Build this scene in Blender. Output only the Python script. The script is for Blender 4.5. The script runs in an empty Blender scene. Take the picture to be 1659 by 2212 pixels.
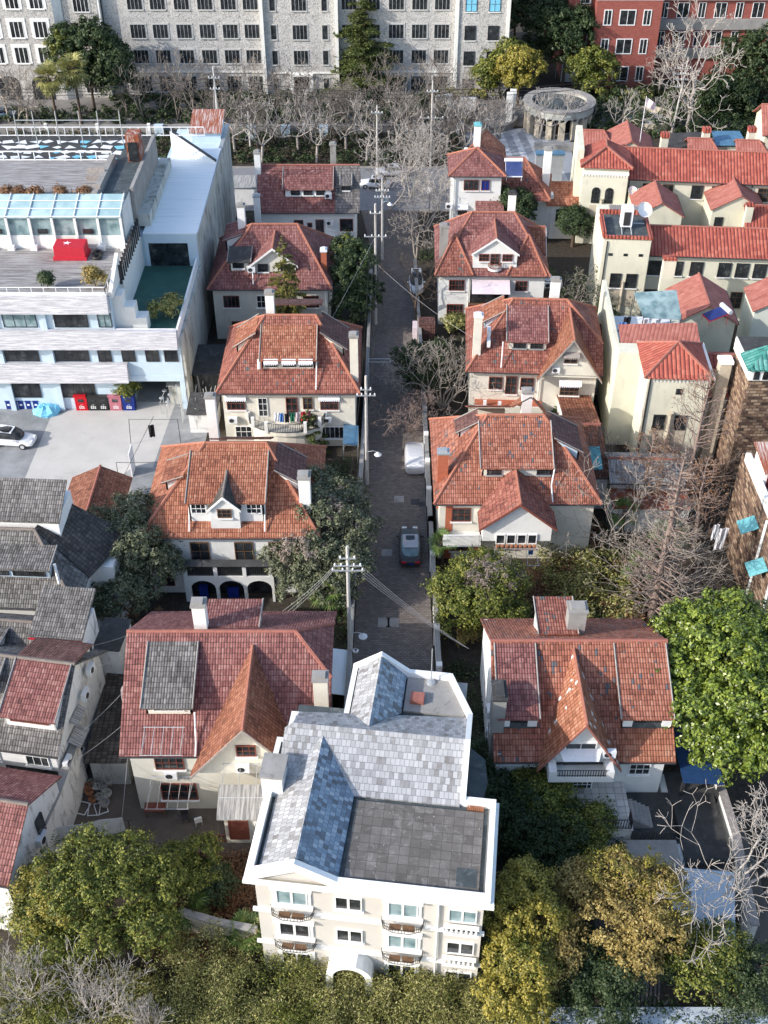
import bpy, math, random
import numpy as np
from mathutils import Vector, Matrix
R=math.radians
random.seed(7); RNG=np.random.default_rng(7)
sc=bpy.context.scene
COL=sc.collection
# ---------------------------------------------------------------- camera
CAMH=64.; PITCH=R(39.3); FPX=2451.
cd=bpy.data.cameras.new('camera'); cam=bpy.data.objects.new('camera',cd); COL.objects.link(cam)
cam.location=(0,0,CAMH); cam.rotation_euler=(math.pi/2-PITCH,0,0)
cd.sensor_fit='VERTICAL'; cd.sensor_height=36; cd.lens=36*FPX/2212; cd.clip_start=1; cd.clip_end=3000
sc.camera=cam
# ---------------------------------------------------------------- sky, sun, exposure
SUN_EL=27.; SUN_AZ=24.           # light travels towards +x and a little +y
w=bpy.data.worlds.new('World'); sc.world=w; w.use_nodes=True
nt=w.node_tree; bg=nt.nodes['Background']; sky=nt.nodes.new('ShaderNodeTexSky')
sky.sky_type='NISHITA'; sky.sun_disc=False; sky.sun_elevation=R(SUN_EL); sky.sun_rotation=R(270-SUN_AZ)
sky.air_density=1.0; sky.dust_density=1.5
nt.links.new(sky.outputs[0],bg.inputs[0]); bg.inputs[1].default_value=0.15
sl=bpy.data.lights.new('sun','SUN'); sl.energy=2.5; sl.angle=R(.5); sl.color=(1,.94,.87)
so=bpy.data.objects.new('sun',sl); COL.objects.link(so)
d=Vector((math.cos(R(SUN_AZ))*math.cos(R(SUN_EL)),math.sin(R(SUN_AZ))*math.cos(R(SUN_EL)),-math.sin(R(SUN_EL))))
so.rotation_euler=d.to_track_quat('-Z','Y').to_euler(); so.location=(-60,0,80)
vs=sc.view_settings; vs.view_transform='Standard'; vs.look='None'; vs.exposure=0.96; vs.gamma=1; vs.use_curve_mapping=False
sc.render.engine='CYCLES'
# ---------------------------------------------------------------- helpers
def at(u,v,z=0.):
    """survey point of the photograph (1659x2212 px) at real height z -> world x,y"""
    x=(u-829.5)/FPX; y=(1106-v)/FPX
    dy=math.cos(PITCH)+y*math.sin(PITCH); dz=-math.sin(PITCH)+y*math.cos(PITCH)
    t=(z-CAMH)/dz
    return x*t,dy*t
def tag(o,label=None,cat=None,group=None,kind=None):
    if label: o['label']=label
    if cat: o['category']=cat
    if group: o['group']=group
    if kind: o['kind']=kind
    return o
def thing(name,label,cat,x,y,z=0,rot=0,group=None):
    o=bpy.data.objects.new(name,None); COL.objects.link(o); o.empty_display_size=.5
    o.location=(x,y,z); o.rotation_euler=(0,0,R(rot)); tag(o,label,cat,group); return o
class MB:
    def __init__(s): s.v=[];s.f=[]
    def poly(s,pts):
        n=len(s.v); s.v+= [tuple(p) for p in pts]; s.f.append(list(range(n,n+len(pts)))); return s
    def box(s,x0,x1,y0,y1,z0,z1,rot=0,org=None):
        P=[(x0,y0,z0),(x1,y0,z0),(x1,y1,z0),(x0,y1,z0),(x0,y0,z1),(x1,y0,z1),(x1,y1,z1),(x0,y1,z1)]
        if rot:
            ox,oy=org or ((x0+x1)/2,(y0+y1)/2); c,sn=math.cos(R(rot)),math.sin(R(rot))
            P=[(ox+(x-ox)*c-(y-oy)*sn,oy+(x-ox)*sn+(y-oy)*c,z) for x,y,z in P]
        n=len(s.v); s.v+=P
        s.f+=[[n+i for i in q] for q in ((0,3,2,1),(4,5,6,7),(0,1,5,4),(1,2,6,5),(2,3,7,6),(3,0,4,7))]; return s
    def prism(s,pl,z0,z1):
        m=len(pl);n=len(s.v)
        s.v+=[(p[0],p[1],z0) for p in pl]+[(p[0],p[1],(p[2] if len(p)>2 else z1)) for p in pl]
        s.f.append([n+i for i in range(m)][::-1]); s.f.append([n+m+i for i in range(m)])
        for i in range(m):
            j=(i+1)%m; s.f.append([n+i,n+j,n+m+j,n+m+i])
        return s
    def slab(s,pts,t=.14):
        """a sloping sheet with thickness t below it"""
        m=len(pts);n=len(s.v); s.v+=[tuple(p) for p in pts]+[(p[0],p[1],p[2]-t) for p in pts]
        s.f.append([n+i for i in range(m)]); s.f.append([n+m+i for i in range(m)][::-1])
        for i in range(m):
            j=(i+1)%m; s.f.append([n+i,n+j,n+m+j,n+m+i])
        return s
    def extr(s,pts,d):
        m=len(pts);n=len(s.v); s.v+=[tuple(p) for p in pts]+[(p[0]+d[0],p[1]+d[1],p[2]+d[2]) for p in pts]
        s.f.append([n+i for i in range(m)]); s.f.append([n+m+i for i in range(m)][::-1])
        for i in range(m):
            j=(i+1)%m; s.f.append([n+i,n+j,n+m+j,n+m+i])
        return s
    def tube(s,pts,r,n=6,r2=None,cap=True):
        pts=[Vector(p) for p in pts]; k=len(pts); base=len(s.v)
        for i,p in enumerate(pts):
            d=(pts[min(i+1,k-1)]-pts[max(i-1,0)])
            if d.length<1e-6: d=Vector((0,0,1))
            d.normalize(); a=Vector((0,0,1)) if abs(d.z)<.9 else Vector((1,0,0))
            e=d.cross(a).normalized(); g=d.cross(e)
            rr=r if r2 is None else r+(r2-r)*i/(k-1)
            for j in range(n):
                t=2*math.pi*j/n; q=p+(e*math.cos(t)+g*math.sin(t))*rr; s.v.append(tuple(q))
        for i in range(k-1):
            for j in range(n):
                a=base+i*n+j;b=base+i*n+(j+1)%n; s.f.append([a,b,b+n,a+n])
        if cap:
            s.f.append([base+j for j in range(n)][::-1]); s.f.append([base+(k-1)*n+j for j in range(n)])
        return s
    def lathe(s,prof,cx=0,cy=0,n=12):
        base=len(s.v);k=len(prof)
        for r,z in prof:
            for j in range(n):
                t=2*math.pi*j/n; s.v.append((cx+r*math.cos(t),cy+r*math.sin(t),z))
        for i in range(k-1):
            for j in range(n):
                a=base+i*n+j;b=base+i*n+(j+1)%n; s.f.append([a,b,b+n,a+n])
        s.f.append([base+j for j in range(n)][::-1]); s.f.append([base+(k-1)*n+j for j in range(n)]); return s
    def build(s,name,m,parent=None,smooth=False,uv=True,loc=None,rot=None):
        me=bpy.data.meshes.new(name); me.from_pydata(s.v,[],s.f); me.validate()
        if uv: autouv(me)
        if smooth: me.polygons.foreach_set('use_smooth',[True]*len(me.polygons))
        me.materials.append(M[m] if isinstance(m,str) else m); me.update()
        o=bpy.data.objects.new(name,me); COL.objects.link(o)
        if parent: o.parent=parent
        if loc: o.location=loc
        if rot is not None: o.rotation_euler=(0,0,R(rot))
        return o
def autouv(me):
    """uv in metres: u runs level along each face, v runs down it"""
    ul=me.uv_layers.new(name='uv'); out=np.zeros((len(me.loops),2),np.float32)
    vs=me.vertices
    for p in me.polygons:
        n=p.normal
        if abs(n.z)>.999: h=Vector((1,0,0)); t=Vector((0,1,0))
        else:
            h=Vector((0,0,1)).cross(n).normalized(); t=n.cross(h)
        for li in p.loop_indices:
            c=vs[me.loops[li].vertex_index].co; out[li]=(c.dot(h),c.dot(t))
    ul.data.foreach_set('uv',out.ravel())
def copy_tree(o,parent=None):
    c=o.copy(); COL.objects.link(c); c.parent=parent
    for ch in list(o.children): copy_tree(ch,c)
    return c
def npmesh(name,V,F,m,parent=None,loc=None):
    """V (n,3), F (k,4) arrays -> object"""
    me=bpy.data.meshes.new(name); V=np.asarray(V,np.float32); F=np.asarray(F,np.int32)
    me.vertices.add(len(V)); me.vertices.foreach_set('co',V.ravel())
    k=F.shape[1]; me.loops.add(F.size); me.loops.foreach_set('vertex_index',F.ravel())
    me.polygons.add(len(F)); me.polygons.foreach_set('loop_start',np.arange(0,F.size,k,dtype=np.int32))
    me.update(calc_edges=True); me.materials.append(M[m])
    o=bpy.data.objects.new(name,me); COL.objects.link(o)
    if parent: o.parent=parent
    if loc: o.location=loc
    return o
# ---------------------------------------------------------------- materials
M={}
def mk(name,rough=.7,spec=.3,metal=0):
    m=bpy.data.materials.new(name); m.use_nodes=True; nt=m.node_tree; b=nt.nodes['Principled BSDF']
    b.inputs['Roughness'].default_value=rough; b.inputs['Specular IOR Level'].default_value=spec; b.inputs['Metallic'].default_value=metal
    M[name]=m; return m,nt,b
def nd(nt,t,**k):
    n=nt.nodes.new('ShaderNode'+t)
    for a,v in k.items():
        if a in n.inputs.keys(): n.inputs[a].default_value=v
        else: setattr(n,a,v)
    return n
def mth(nt,op,a,b=None,c=None):
    n=nt.nodes.new('ShaderNodeMath'); n.operation=op
    for i,x in enumerate((a,b,c)):
        if x is None: continue
        if isinstance(x,(int,float)): n.inputs[i].default_value=x
        else: nt.links.new(x,n.inputs[i])
    return n.outputs[0]
def mixc(nt,f,a,b,mode='MIX'):
    n=nt.nodes.new('ShaderNodeMix'); n.data_type='RGBA'; n.blend_type=mode
    for s,x in ((n.inputs[0],f),(n.inputs[6],a),(n.inputs[7],b)):
        if isinstance(x,(int,float)): s.default_value=x
        elif isinstance(x,tuple): s.default_value=(*x[:3],1)
        else: nt.links.new(x,s)
    return n.outputs[2]
def ramp(nt,f,stops):
    n=nt.nodes.new('ShaderNodeValToRGB'); e=n.color_ramp.elements
    while len(e)<len(stops): e.new(.5)
    for i,(p,c) in enumerate(stops): e[i].position=p; e[i].color=(*c,1)
    nt.links.new(f,n.inputs[0]); return n.outputs[0]
def noise(nt,vec,scale,detail=4,rough=.6,dist=0):
    n=nt.nodes.new('ShaderNodeTexNoise'); n.inputs['Scale'].default_value=scale; n.inputs['Detail'].default_value=detail
    n.inputs['Roughness'].default_value=rough; n.inputs['Distortion'].default_value=dist
    if vec is not None: nt.links.new(vec,n.inputs['Vector'])
    return n.outputs['Fac']
def mrange(nt,x,a,b,c=0.,d=1.):
    n=nt.nodes.new('ShaderNodeMapRange'); nt.links.new(x,n.inputs[0])
    for i,q in enumerate((a,b,c,d)): n.inputs[i+1].default_value=q
    return n.outputs[0]
def bump(nt,b,h,dist,strength=1.):
    n=nt.nodes.new('ShaderNodeBump'); n.inputs['Distance'].default_value=dist; n.inputs['Strength'].default_value=strength
    nt.links.new(h,n.inputs['Height']); nt.links.new(n.outputs[0],b.inputs['Normal'])
def geo(nt): return nt.nodes.new('ShaderNodeNewGeometry').outputs['Position']
def plain(name,col,rough=.7,var=.12,scale=1.5,spec=.3,metal=0,dirt=None,dcol=(.2,.19,.17),bmp=0):
    m,nt,b=mk(name,rough,spec,metal); p=geo(nt)
    n=noise(nt,p,scale,6,.65); lo=tuple(c*(1-var) for c in col); hi=tuple(min(1,c*(1+var)) for c in col)
    c=ramp(nt,n,[(.3,lo),(.7,hi)])
    if dirt:
        mp=nd(nt,'Mapping'); nt.links.new(p,mp.inputs[0]); mp.inputs['Scale'].default_value=(1,1,.35)
        n2=noise(nt,mp.outputs[0],dirt[0],7,.72,.6); c=mixc(nt,mrange(nt,n2,dirt[1],dirt[1]+.12,0,dirt[2]),c,dcol)
    nt.links.new(c,b.inputs['Base Color'])
    if bmp: bump(nt,b,noise(nt,p,14,4),bmp)
    return m
def tile(name,cols,tw=.18,th=.36,groove=.5,rep=None,repthr=.93,bd=.035,ribs=1,pan=False,rough=.75,patch=None,step=1.):
    """roof tiles from uv in metres: per-tile colour, raised rolls and overlapping courses"""
    m,nt,b=mk(name,rough,.25)
    uv=nd(nt,'UVMap'); uv.uv_map='uv'; sp=nd(nt,'SeparateXYZ'); nt.links.new(uv.outputs[0],sp.inputs[0])
    U=mth(nt,'DIVIDE',sp.outputs[0],tw); V=mth(nt,'DIVIDE',sp.outputs[1],th)
    fv=mth(nt,'FLOOR',V)
    fu=mth(nt,'FLOOR',U)
    cb=nd(nt,'CombineXYZ'); nt.links.new(fu,cb.inputs[0]); nt.links.new(fv,cb.inputs[1])
    wn=nd(nt,'TexWhiteNoise'); wn.noise_dimensions='2D'; nt.links.new(cb.outputs[0],wn.inputs['Vector'])
    p=geo(nt); big=noise(nt,p,.55,5,.7); fine=noise(nt,p,7,4,.7)
    mp=nd(nt,'Mapping'); nt.links.new(uv.outputs[0],mp.inputs[0]); mp.inputs['Scale'].default_value=(2.6,.35,1); st=noise(nt,mp.outputs[0],1.,5,.7)
    k=mth(nt,'ADD',mth(nt,'MULTIPLY',wn.outputs['Value'],.26),mth(nt,'MULTIPLY',big,.44)); k=mth(nt,'ADD',k,mth(nt,'MULTIPLY',st,.3))
    k=mth(nt,'ADD',k,mth(nt,'MULTIPLY',mth(nt,'SUBTRACT',fine,.5),.45))
    c=ramp(nt,k,[(.3+.4*i/(len(cols)-1),q) for i,q in enumerate(cols)])
    if rep:
        wn2=nd(nt,'TexWhiteNoise'); wn2.noise_dimensions='3D'
        ad=nd(nt,'VectorMath'); ad.operation='ADD'; ad.inputs[1].default_value=(31.7,12.3,5.1); nt.links.new(cb.outputs[0],ad.inputs[0]); nt.links.new(ad.outputs[0],wn2.inputs['Vector'])
        pn=mrange(nt,noise(nt,p,.9,2,.5),.42,.72,0,.22) if patch is None else mrange(nt,noise(nt,p,patch[0],2,.5),patch[1],patch[1]+.12,0,patch[2])
        c=mixc(nt,mth(nt,'GREATER_THAN',mth(nt,'ADD',wn2.outputs['Value'],pn),repthr),c,rep)
    tu=mth(nt,'FRACT',mth(nt,'MULTIPLY',U,float(ribs))); tv=mth(nt,'FRACT',V)
    roll=mth(nt,'SINE',mth(nt,'MULTIPLY',tu,math.pi))
    gm=mth(nt,'LESS_THAN',roll,.30)
    if not pan: gm=mth(nt,'MAXIMUM',gm,mth(nt,'LESS_THAN',tv,.14))
    dk=mixc(nt,1.,c,(groove,groove*.96,groove*.95),'MULTIPLY')
    c=mixc(nt,gm,c,dk)
    nt.links.new(c,b.inputs['Base Color'])
    h=mth(nt,'POWER',roll,.6)
    if not pan: h=mth(nt,'ADD',h,mth(nt,'MULTIPLY',mth(nt,'SUBTRACT',1.,tv),step))
    bump(nt,b,h,bd)
    return m
def blocks(name,cols,bw,bh,mortar=(.1,.1,.1),ms=.02,rough=.7,bd=.01,big=.5,axis='uv',offset=.5,spec=.3,stain=None):
    """bricks, pavers or flat slates; random tone per block"""
    m,nt,b=mk(name,rough,spec)
    uv=nd(nt,'UVMap'); uv.uv_map='uv'
    br=nd(nt,'TexBrick'); br.offset=offset; br.inputs['Scale'].default_value=1.; br.inputs['Brick Width'].default_value=bw
    br.inputs['Row Height'].default_value=bh; br.inputs['Mortar Size'].default_value=ms; br.inputs['Mortar Smooth'].default_value=.1
    br.inputs['Color1'].default_value=(0,0,0,1); br.inputs['Color2'].default_value=(1,1,1,1); br.inputs['Mortar'].default_value=(.5,.5,.5,1)
    br.inputs['Bias'].default_value=0
    nt.links.new(uv.outputs[0],br.inputs[0]); p=geo(nt)
    k=mth(nt,'ADD',mth(nt,'MULTIPLY',br.outputs['Color'],1-big),mth(nt,'MULTIPLY',noise(nt,p,.6,6,.72),big))
    k=mth(nt,'ADD',k,mth(nt,'MULTIPLY',mth(nt,'SUBTRACT',noise(nt,p,9,4,.7),.5),.25))
    c=ramp(nt,k,[(.12+.76*i/(len(cols)-1),q) for i,q in enumerate(cols)])
    if stain: c=mixc(nt,mrange(nt,noise(nt,p,stain[0],8,.8,.8),stain[1],stain[1]+.08,0,stain[2]),c,stain[3])
    c=mixc(nt,br.outputs['Fac'],c,mortar); nt.links.new(c,b.inputs['Base Color'])
    bump(nt,b,mth(nt,'SUBTRACT',1.,br.outputs['Fac']),bd); return m
def leafmat(name,cols,rough=.55,spec=.35,trans=.18):
    m,nt,b=mk(name,rough,spec)
    g=nt.nodes.new('ShaderNodeNewGeometry'); big=noise(nt,g.outputs['Position'],.8,3,.6)
    k=mth(nt,'ADD',mth(nt,'MULTIPLY',g.outputs['Random Per Island'],.55),mth(nt,'MULTIPLY',big,.45))
    c=ramp(nt,k,[(.15+.65*i/(len(cols)-1),q) for i,q in enumerate(cols)])
    nt.links.new(c,b.inputs['Base Color'])
    tr=nd(nt,'BsdfTranslucent'); nt.links.new(c,tr.inputs[0]); mx=nd(nt,'MixShader'); mx.inputs[0].default_value=trans
    nt.links.new(b.outputs[0],mx.inputs[1]); nt.links.new(tr.outputs[0],mx.inputs[2]); nt.links.new(mx.outputs[0],nt.nodes['Material Output'].inputs[0])
    return m
RED=[(.13,.05,.04),(.25,.09,.068),(.34,.13,.095),(.42,.21,.16)]
tile('tile_red',RED,rep=(.13,.13,.13),repthr=1.05)
tile('tile_rose',[(.12,.052,.048),(.22,.088,.08),(.29,.125,.112),(.37,.21,.185)],ribs=1)
tile('tile_orange',[(.17,.065,.042),(.31,.115,.068),(.41,.165,.098),(.48,.26,.17)])
tile('tile_patched',[(.17,.065,.045),(.31,.115,.075),(.41,.165,.11),(.47,.25,.18)],rep=(.12,.12,.13),repthr=1.03)
tile('tile_flaked',[(.2,.08,.045),(.34,.135,.075),(.43,.19,.115),(.5,.26,.17)],rep=(.7,.66,.6),repthr=1.0,tw=.28)
tile('tile_dark',[(.08,.045,.04),(.14,.07,.06),(.18,.09,.078),(.24,.14,.12)])
tile('tile_brown',[(.12,.052,.035),(.22,.088,.055),(.29,.12,.075),(.36,.18,.12)],tw=.27,th=.3)
tile('tile_grey',[(.075,.07,.065),(.14,.132,.125),(.2,.19,.18),(.3,.28,.265)],groove=.5)
tile('tile_black',[(.035,.033,.03),(.065,.058,.053),(.09,.08,.073),(.13,.115,.1)],tw=.36,th=.28)
tile('tile_spanish',[(.25,.065,.05),(.37,.095,.07),(.43,.12,.085),(.48,.18,.13)],tw=.38,th=.5,pan=True,groove=.45,bd=.08)
tile('tile_court',[(.28,.095,.075),(.37,.135,.105),(.41,.16,.125),(.46,.2,.16)],tw=.36,th=.5,pan=True,groove=.74,bd=.03)
tile('tile_teal',[(.03,.13,.11),(.05,.22,.19),(.08,.3,.26),(.2,.4,.36)],tw=.4,th=.5,pan=True,groove=.5,bd=.06)
blocks('slate_light',[(.12,.10,.085),(.27,.27,.275),(.35,.355,.365),(.41,.415,.425),(.48,.48,.485)],.27,.4,(.19,.2,.22),.010,.5,.018,.45,spec=.4,stain=(1.6,.60,.5,(.2,.18,.16)))
blocks('slate_shaded',[(.09,.08,.075),(.14,.18,.23),(.2,.27,.35),(.28,.36,.44),(.42,.47,.52)],.27,.32,(.1,.12,.14),.010,.45,.018,.34,spec=.5)  # same slate, bluer and darker: shade of the right-hand slopes put into the colour
blocks('pavers',[(.07,.064,.058),(.12,.11,.1),(.17,.157,.145),(.27,.25,.235)],.57,.57,(.10,.092,.085),.014,.9,.012,.74,offset=0,stain=(.9,.52,.55,(.30,.285,.27)))
blocks('pale_tiles',[(.35,.34,.32),(.48,.47,.45),(.55,.54,.52),(.6,.6,.58)],.5,.5,(.25,.24,.23),.02,.7,.004,.5,offset=0,stain=(1.6,.56,.6,(.25,.24,.22)))
blocks('lane_brick',[(.10,.085,.075),(.16,.135,.12),(.2,.17,.15),(.28,.25,.225)],.36,.2,(.09,.08,.075),.02,.85,.01,.6,stain=(.5,.63,.35,(.24,.21,.18)))
blocks('brick_brown',[(.07,.045,.035),(.17,.10,.07),(.27,.18,.12),(.40,.29,.2)],.62,.3,(.10,.08,.065),.03,.85,.03,.2)
blocks('brick_red',[(.22,.065,.055),(.29,.085,.07),(.32,.1,.08),(.36,.125,.1)],.45,.13,(.3,.1,.08),.012,.85,.006,.5)
plain('cream',(.70,.67,.58),.85,.09,.8,dirt=(.9,.56,.5),dcol=(.5,.47,.38),bmp=.01)
plain('white_wall',(.76,.76,.73),.85,.07,.8,dirt=(1.1,.57,.5),dcol=(.55,.54,.5),bmp=.008)
plain('beige_wall',(.60,.57,.52),.85,.04,.6,dirt=(.7,.66,.2),dcol=(.55,.52,.46))
plain('white_trim',(.82,.82,.8),.6,.06,2,dirt=(3.5,.64,.5),dcol=(.4,.39,.36))
plain('school_cream',(.68,.66,.53),.88,.08,.6,dirt=(.8,.55,.5),dcol=(.47,.46,.38),bmp=.01)
plain('mint_wall',(.66,.69,.60),.85,.06,.7,dirt=(.8,.6,.3),dcol=(.5,.52,.45))
plain('stained_wall',(.76,.76,.75),.88,.08,.8,dirt=(1.3,.53,.75),dcol=(.22,.2,.17),bmp=.01)
plain('grim_wall',(.5,.5,.46),.9,.12,.5,dirt=(.7,.5,.7),dcol=(.16,.15,.12))
plain('blue_wall',(.42,.55,.66),.8,.07,.7,dirt=(.8,.6,.3),dcol=(.5,.55,.6))
plain('light_blue',(.52,.64,.73),.75,.06,.7,dirt=(1.2,.62,.4),dcol=(.4,.42,.42))
plain('soil',(.055,.045,.035),.95,.4,2.2,dirt=(3,.6,.6),dcol=(.13,.11,.08),bmp=.05)
plain('yard',(.12,.10,.085),.92,.25,.7,dirt=(1.6,.56,.5),dcol=(.22,.2,.18))
plain('concrete',(.50,.49,.47),.88,.08,.5,dirt=(.35,.58,.4),dcol=(.33,.33,.33))
plain('wet_asphalt',(.26,.27,.28),.7,.25,.5,dirt=(.8,.55,.5),dcol=(.42,.42,.42))
plain('asphalt',(.19,.195,.2),.85,.14,.5,dirt=(.6,.6,.4),dcol=(.28,.28,.28))
plain('street',(.21,.215,.23),.85,.1,.4)
plain('plaza_stone',(.30,.32,.35),.8,.1,.6)
plain('pavement',(.22,.21,.2),.88,.1,.9)
plain('grey_conc',(.3,.29,.275),.88,.16,.8,dirt=(1.5,.56,.6),dcol=(.13,.12,.11))
plain('dark_roof',(.055,.055,.055),.8,.3,1,dirt=(1.4,.55,.5),dcol=(.17,.17,.17))
plain('bitumen',(.07,.085,.09),.7,.3,1,dirt=(1.2,.54,.5),dcol=(.22,.24,.24))
plain('green_floor',(.045,.12,.10),.75,.2,1,dirt=(.9,.56,.4),dcol=(.07,.1,.08))
plain('zinc',(.55,.62,.68),.4,.1,1,metal=.3,dirt=(1.2,.6,.3),dcol=(.4,.42,.42))
plain('galv',(.5,.52,.53),.45,.1,2,metal=.5)
plain('metal_white',(.78,.79,.8),.5,.05,2)
plain('pipe_white',(.8,.8,.78),.5,.05,2)
plain('black_iron',(.03,.03,.03),.5,.2,2)
plain('dark_metal',(.06,.06,.065),.45,.2,2,metal=.4)
plain('rust',(.25,.07,.035),.8,.3,2,dirt=(2,.5,.7),dcol=(.6,.58,.55))
plain('pole_conc',(.5,.48,.45),.85,.1,2,dirt=(3,.6,.3))
plain('bark',(.10,.075,.055),.95,.3,4,bmp=.03)
plain('bark_pale',(.34,.30,.26),.9,.2,2.5,dirt=(3,.5,.6),dcol=(.2,.17,.14))
plain('bark_grey',(.19,.165,.145),.92,.25,3)
plain('bark_pink',(.24,.18,.155),.92,.25,3)
plain('bark_white',(.42,.385,.35),.9,.15,3,dirt=(3,.5,.7),dcol=(.17,.145,.125))
plain('wood_red',(.2,.065,.045),.6,.2,4); plain('wood_brown',(.16,.09,.05),.75,.25,4)
plain('wood_old',(.3,.27,.25),.9,.25,4); plain('maroon',(.12,.02,.025),.6,.15,2)
plain('orange_brick',(.42,.13,.07),.85,.15,3)
plain('ridge_red',(.33,.13,.10),.8,.22,3); plain('ridge_grey',(.2,.17,.15),.85,.2,3); plain('ridge_orange',(.37,.15,.10),.8,.2,3)
plain('cloth_white',(.75,.76,.8),.9,.08,3); plain('cloth_pink',(.7,.6,.64),.9,.06,2); plain('cloth_red',(.5,.025,.045),.7,.08,3)
plain('cloth_blue',(.08,.2,.5),.85,.15,3); plain('cloth_black',(.015,.015,.018),.9,.2,3); plain('tarp_cyan',(.2,.55,.75),.45,.15,3)
plain('teal_awning',(.17,.47,.5),.6,.1,2); plain('terracotta',(.35,.15,.08),.8,.2,5); plain('plastic_blue',(.01,.03,.2),.4,.1,3)
plain('plastic_red',(.5,.01,.02),.4,.1,3); plain('plastic_pink',(.45,.16,.2),.4,.1,3); plain('plastic_black',(.03,.03,.03),.4,.1,3); plain('plastic_green',(.03,.2,.12),.4,.1,3)
plain('dry_leaf',(.3,.17,.06),.9,.4,6); plain('stone',(.52,.46,.36),.88,.15,1.2,dirt=(1.2,.6,.4),dcol=(.3,.27,.22))
plain('blue_glaze',(.08,.19,.3),.3,.25,1.5,spec=.5); plain('campus_trim',(.52,.51,.49),.88,.08,2); plain('solar_blue',(.025,.05,.22),.25,.2,2,spec=.6); plain('tarp_blue',(.02,.06,.16),.6,.2,3)
plain('cable',(.03,.03,.03),.6,.1,3); plain('cable_white',(.36,.36,.36),.6,.1,3)
plain('lattice',(.5,.52,.55),.7,.1,3)
m,nt,b=mk('glass_dark',.12,.6); p=geo(nt)
nt.links.new(ramp(nt,noise(nt,p,1.3,3,.6),[(.35,(.012,.014,.016)),(.6,(.035,.04,.045)),(.75,(.11,.115,.11))]),b.inputs['Base Color'])
m,nt,b=mk('glass_curtain',.15,.6); p=geo(nt)
nt.links.new(ramp(nt,noise(nt,p,1.1,2,.5),[(.35,(.12,.2,.22)),(.6,(.28,.38,.4))]),b.inputs['Base Color'])
m,nt,b=mk('glass_roof',.25,.5); p=geo(nt)
nt.links.new(ramp(nt,noise(nt,p,.35,3,.6),[(.35,(.30,.45,.48)),(.6,(.5,.64,.66)),(.75,(.22,.34,.38))]),b.inputs['Base Color'])
def paint(name,col,rough=.35,coat=.12):
    m,nt,b=mk(name,rough,.5); b.inputs['Base Color'].default_value=(*col,1); b.inputs['Coat Weight'].default_value=coat; b.inputs['Coat Roughness'].default_value=.05
paint('car_black',(.035,.033,.035)); paint('car_white',(.75,.77,.8)); paint('car_blue',(.1,.16,.24)); paint('car_silver',(.42,.44,.48))
m,nt,b=mk('car_cover',.35,.5,.35); b.inputs['Base Color'].default_value=(.75,.75,.76,1); bump(nt,b,noise(nt,geo(nt),5,5,.7,1.2),.08)
# carved roughcast of the campus building
m,nt,b=mk('roughcast',.92,.2); p=geo(nt); n1=noise(nt,p,2.6,3,.6,2.2)
c=ramp(nt,n1,[(.38,(.29,.285,.28)),(.46,(.53,.52,.505)),(.6,(.6,.59,.57))]); c=mixc(nt,mrange(nt,noise(nt,p,.2,4,.6),.35,.65),c,mixc(nt,1.,c,(.9,.89,.88),'MULTIPLY')); nt.links.new(c,b.inputs['Base Color']); bump(nt,b,n1,.12)
# weathered slatted metal and planks (long streaks)
def streak(name,a,bc,sc_=(.6,12,12),thr=.5,rough=.8):
    m,nt,b=mk(name,rough,.25); mp=nd(nt,'Mapping'); uv=nd(nt,'UVMap'); uv.uv_map='uv'; nt.links.new(uv.outputs[0],mp.inputs[0]); mp.inputs['Scale'].default_value=sc_
    n=noise(nt,mp.outputs[0],1.,7,.75,.2); nt.links.new(ramp(nt,n,[(thr-.07,a),(thr+.07,bc)]),b.inputs['Base Color'])
streak('peeling_slats',(.4,.4,.44),(.64,.64,.66),(.5,7,7),.5); streak('deck',(.17,.155,.15),(.40,.39,.385),(.35,7,7),.5); streak('tin_rust',(.28,.08,.04),(.62,.6,.58),(7,.35,1),.55); streak('tin_grey',(.2,.2,.2),(.45,.44,.42),(7,.4,1),.5)
streak('white_sheet',(.66,.72,.77),(.82,.86,.88),(.15,3,1),.42,.5)
leafmat('leaf_magnolia',[(.025,.045,.008),(.09,.135,.018),(.19,.26,.03),(.35,.41,.07)],.36,.6)
leafmat('leaf_loquat',[(.035,.045,.025),(.09,.11,.055),(.17,.19,.105),(.27,.27,.18)],.6)
leafmat('leaf_camphor',[(.02,.035,.008),(.08,.11,.02),(.18,.2,.035),(.34,.33,.07)],.5)
leafmat('leaf_dark',[(.015,.028,.012),(.03,.055,.02),(.055,.085,.03),(.09,.12,.05)],.55)
leafmat('leaf_yellow',[(.05,.065,.012),(.17,.16,.025),(.33,.28,.05),(.48,.4,.09)],.5)
leafmat('leaf_brown',[(.10,.07,.02),(.24,.17,.05),(.36,.28,.09),(.46,.38,.14)],.6)
leafmat('leaf_pine',[(.03,.05,.018),(.07,.10,.03),(.13,.16,.05),(.2,.22,.07)],.6)
leafmat('leaf_gold_pine',[(.06,.07,.012),(.12,.14,.03),(.2,.2,.05),(.3,.24,.05)],.6)
leafmat('leaf_bamboo',[(.05,.065,.015),(.17,.18,.045),(.33,.32,.10),(.52,.47,.22)],.6)
leafmat('leaf_palm',[(.03,.06,.015),(.07,.13,.03),(.13,.2,.05),(.26,.32,.1)],.45)
leafmat('leaf_twig',[(.16,.12,.09),(.26,.2,.16),(.34,.28,.24),(.42,.36,.32)],.85)
leafmat('leaf_dead',[(.03,.025,.02),(.07,.055,.04),(.11,.09,.065),(.17,.14,.1)],.85)
leafmat('leaf_rust',[(.12,.06,.03),(.22,.11,.06),(.3,.17,.09),(.34,.22,.13)],.85)
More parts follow.
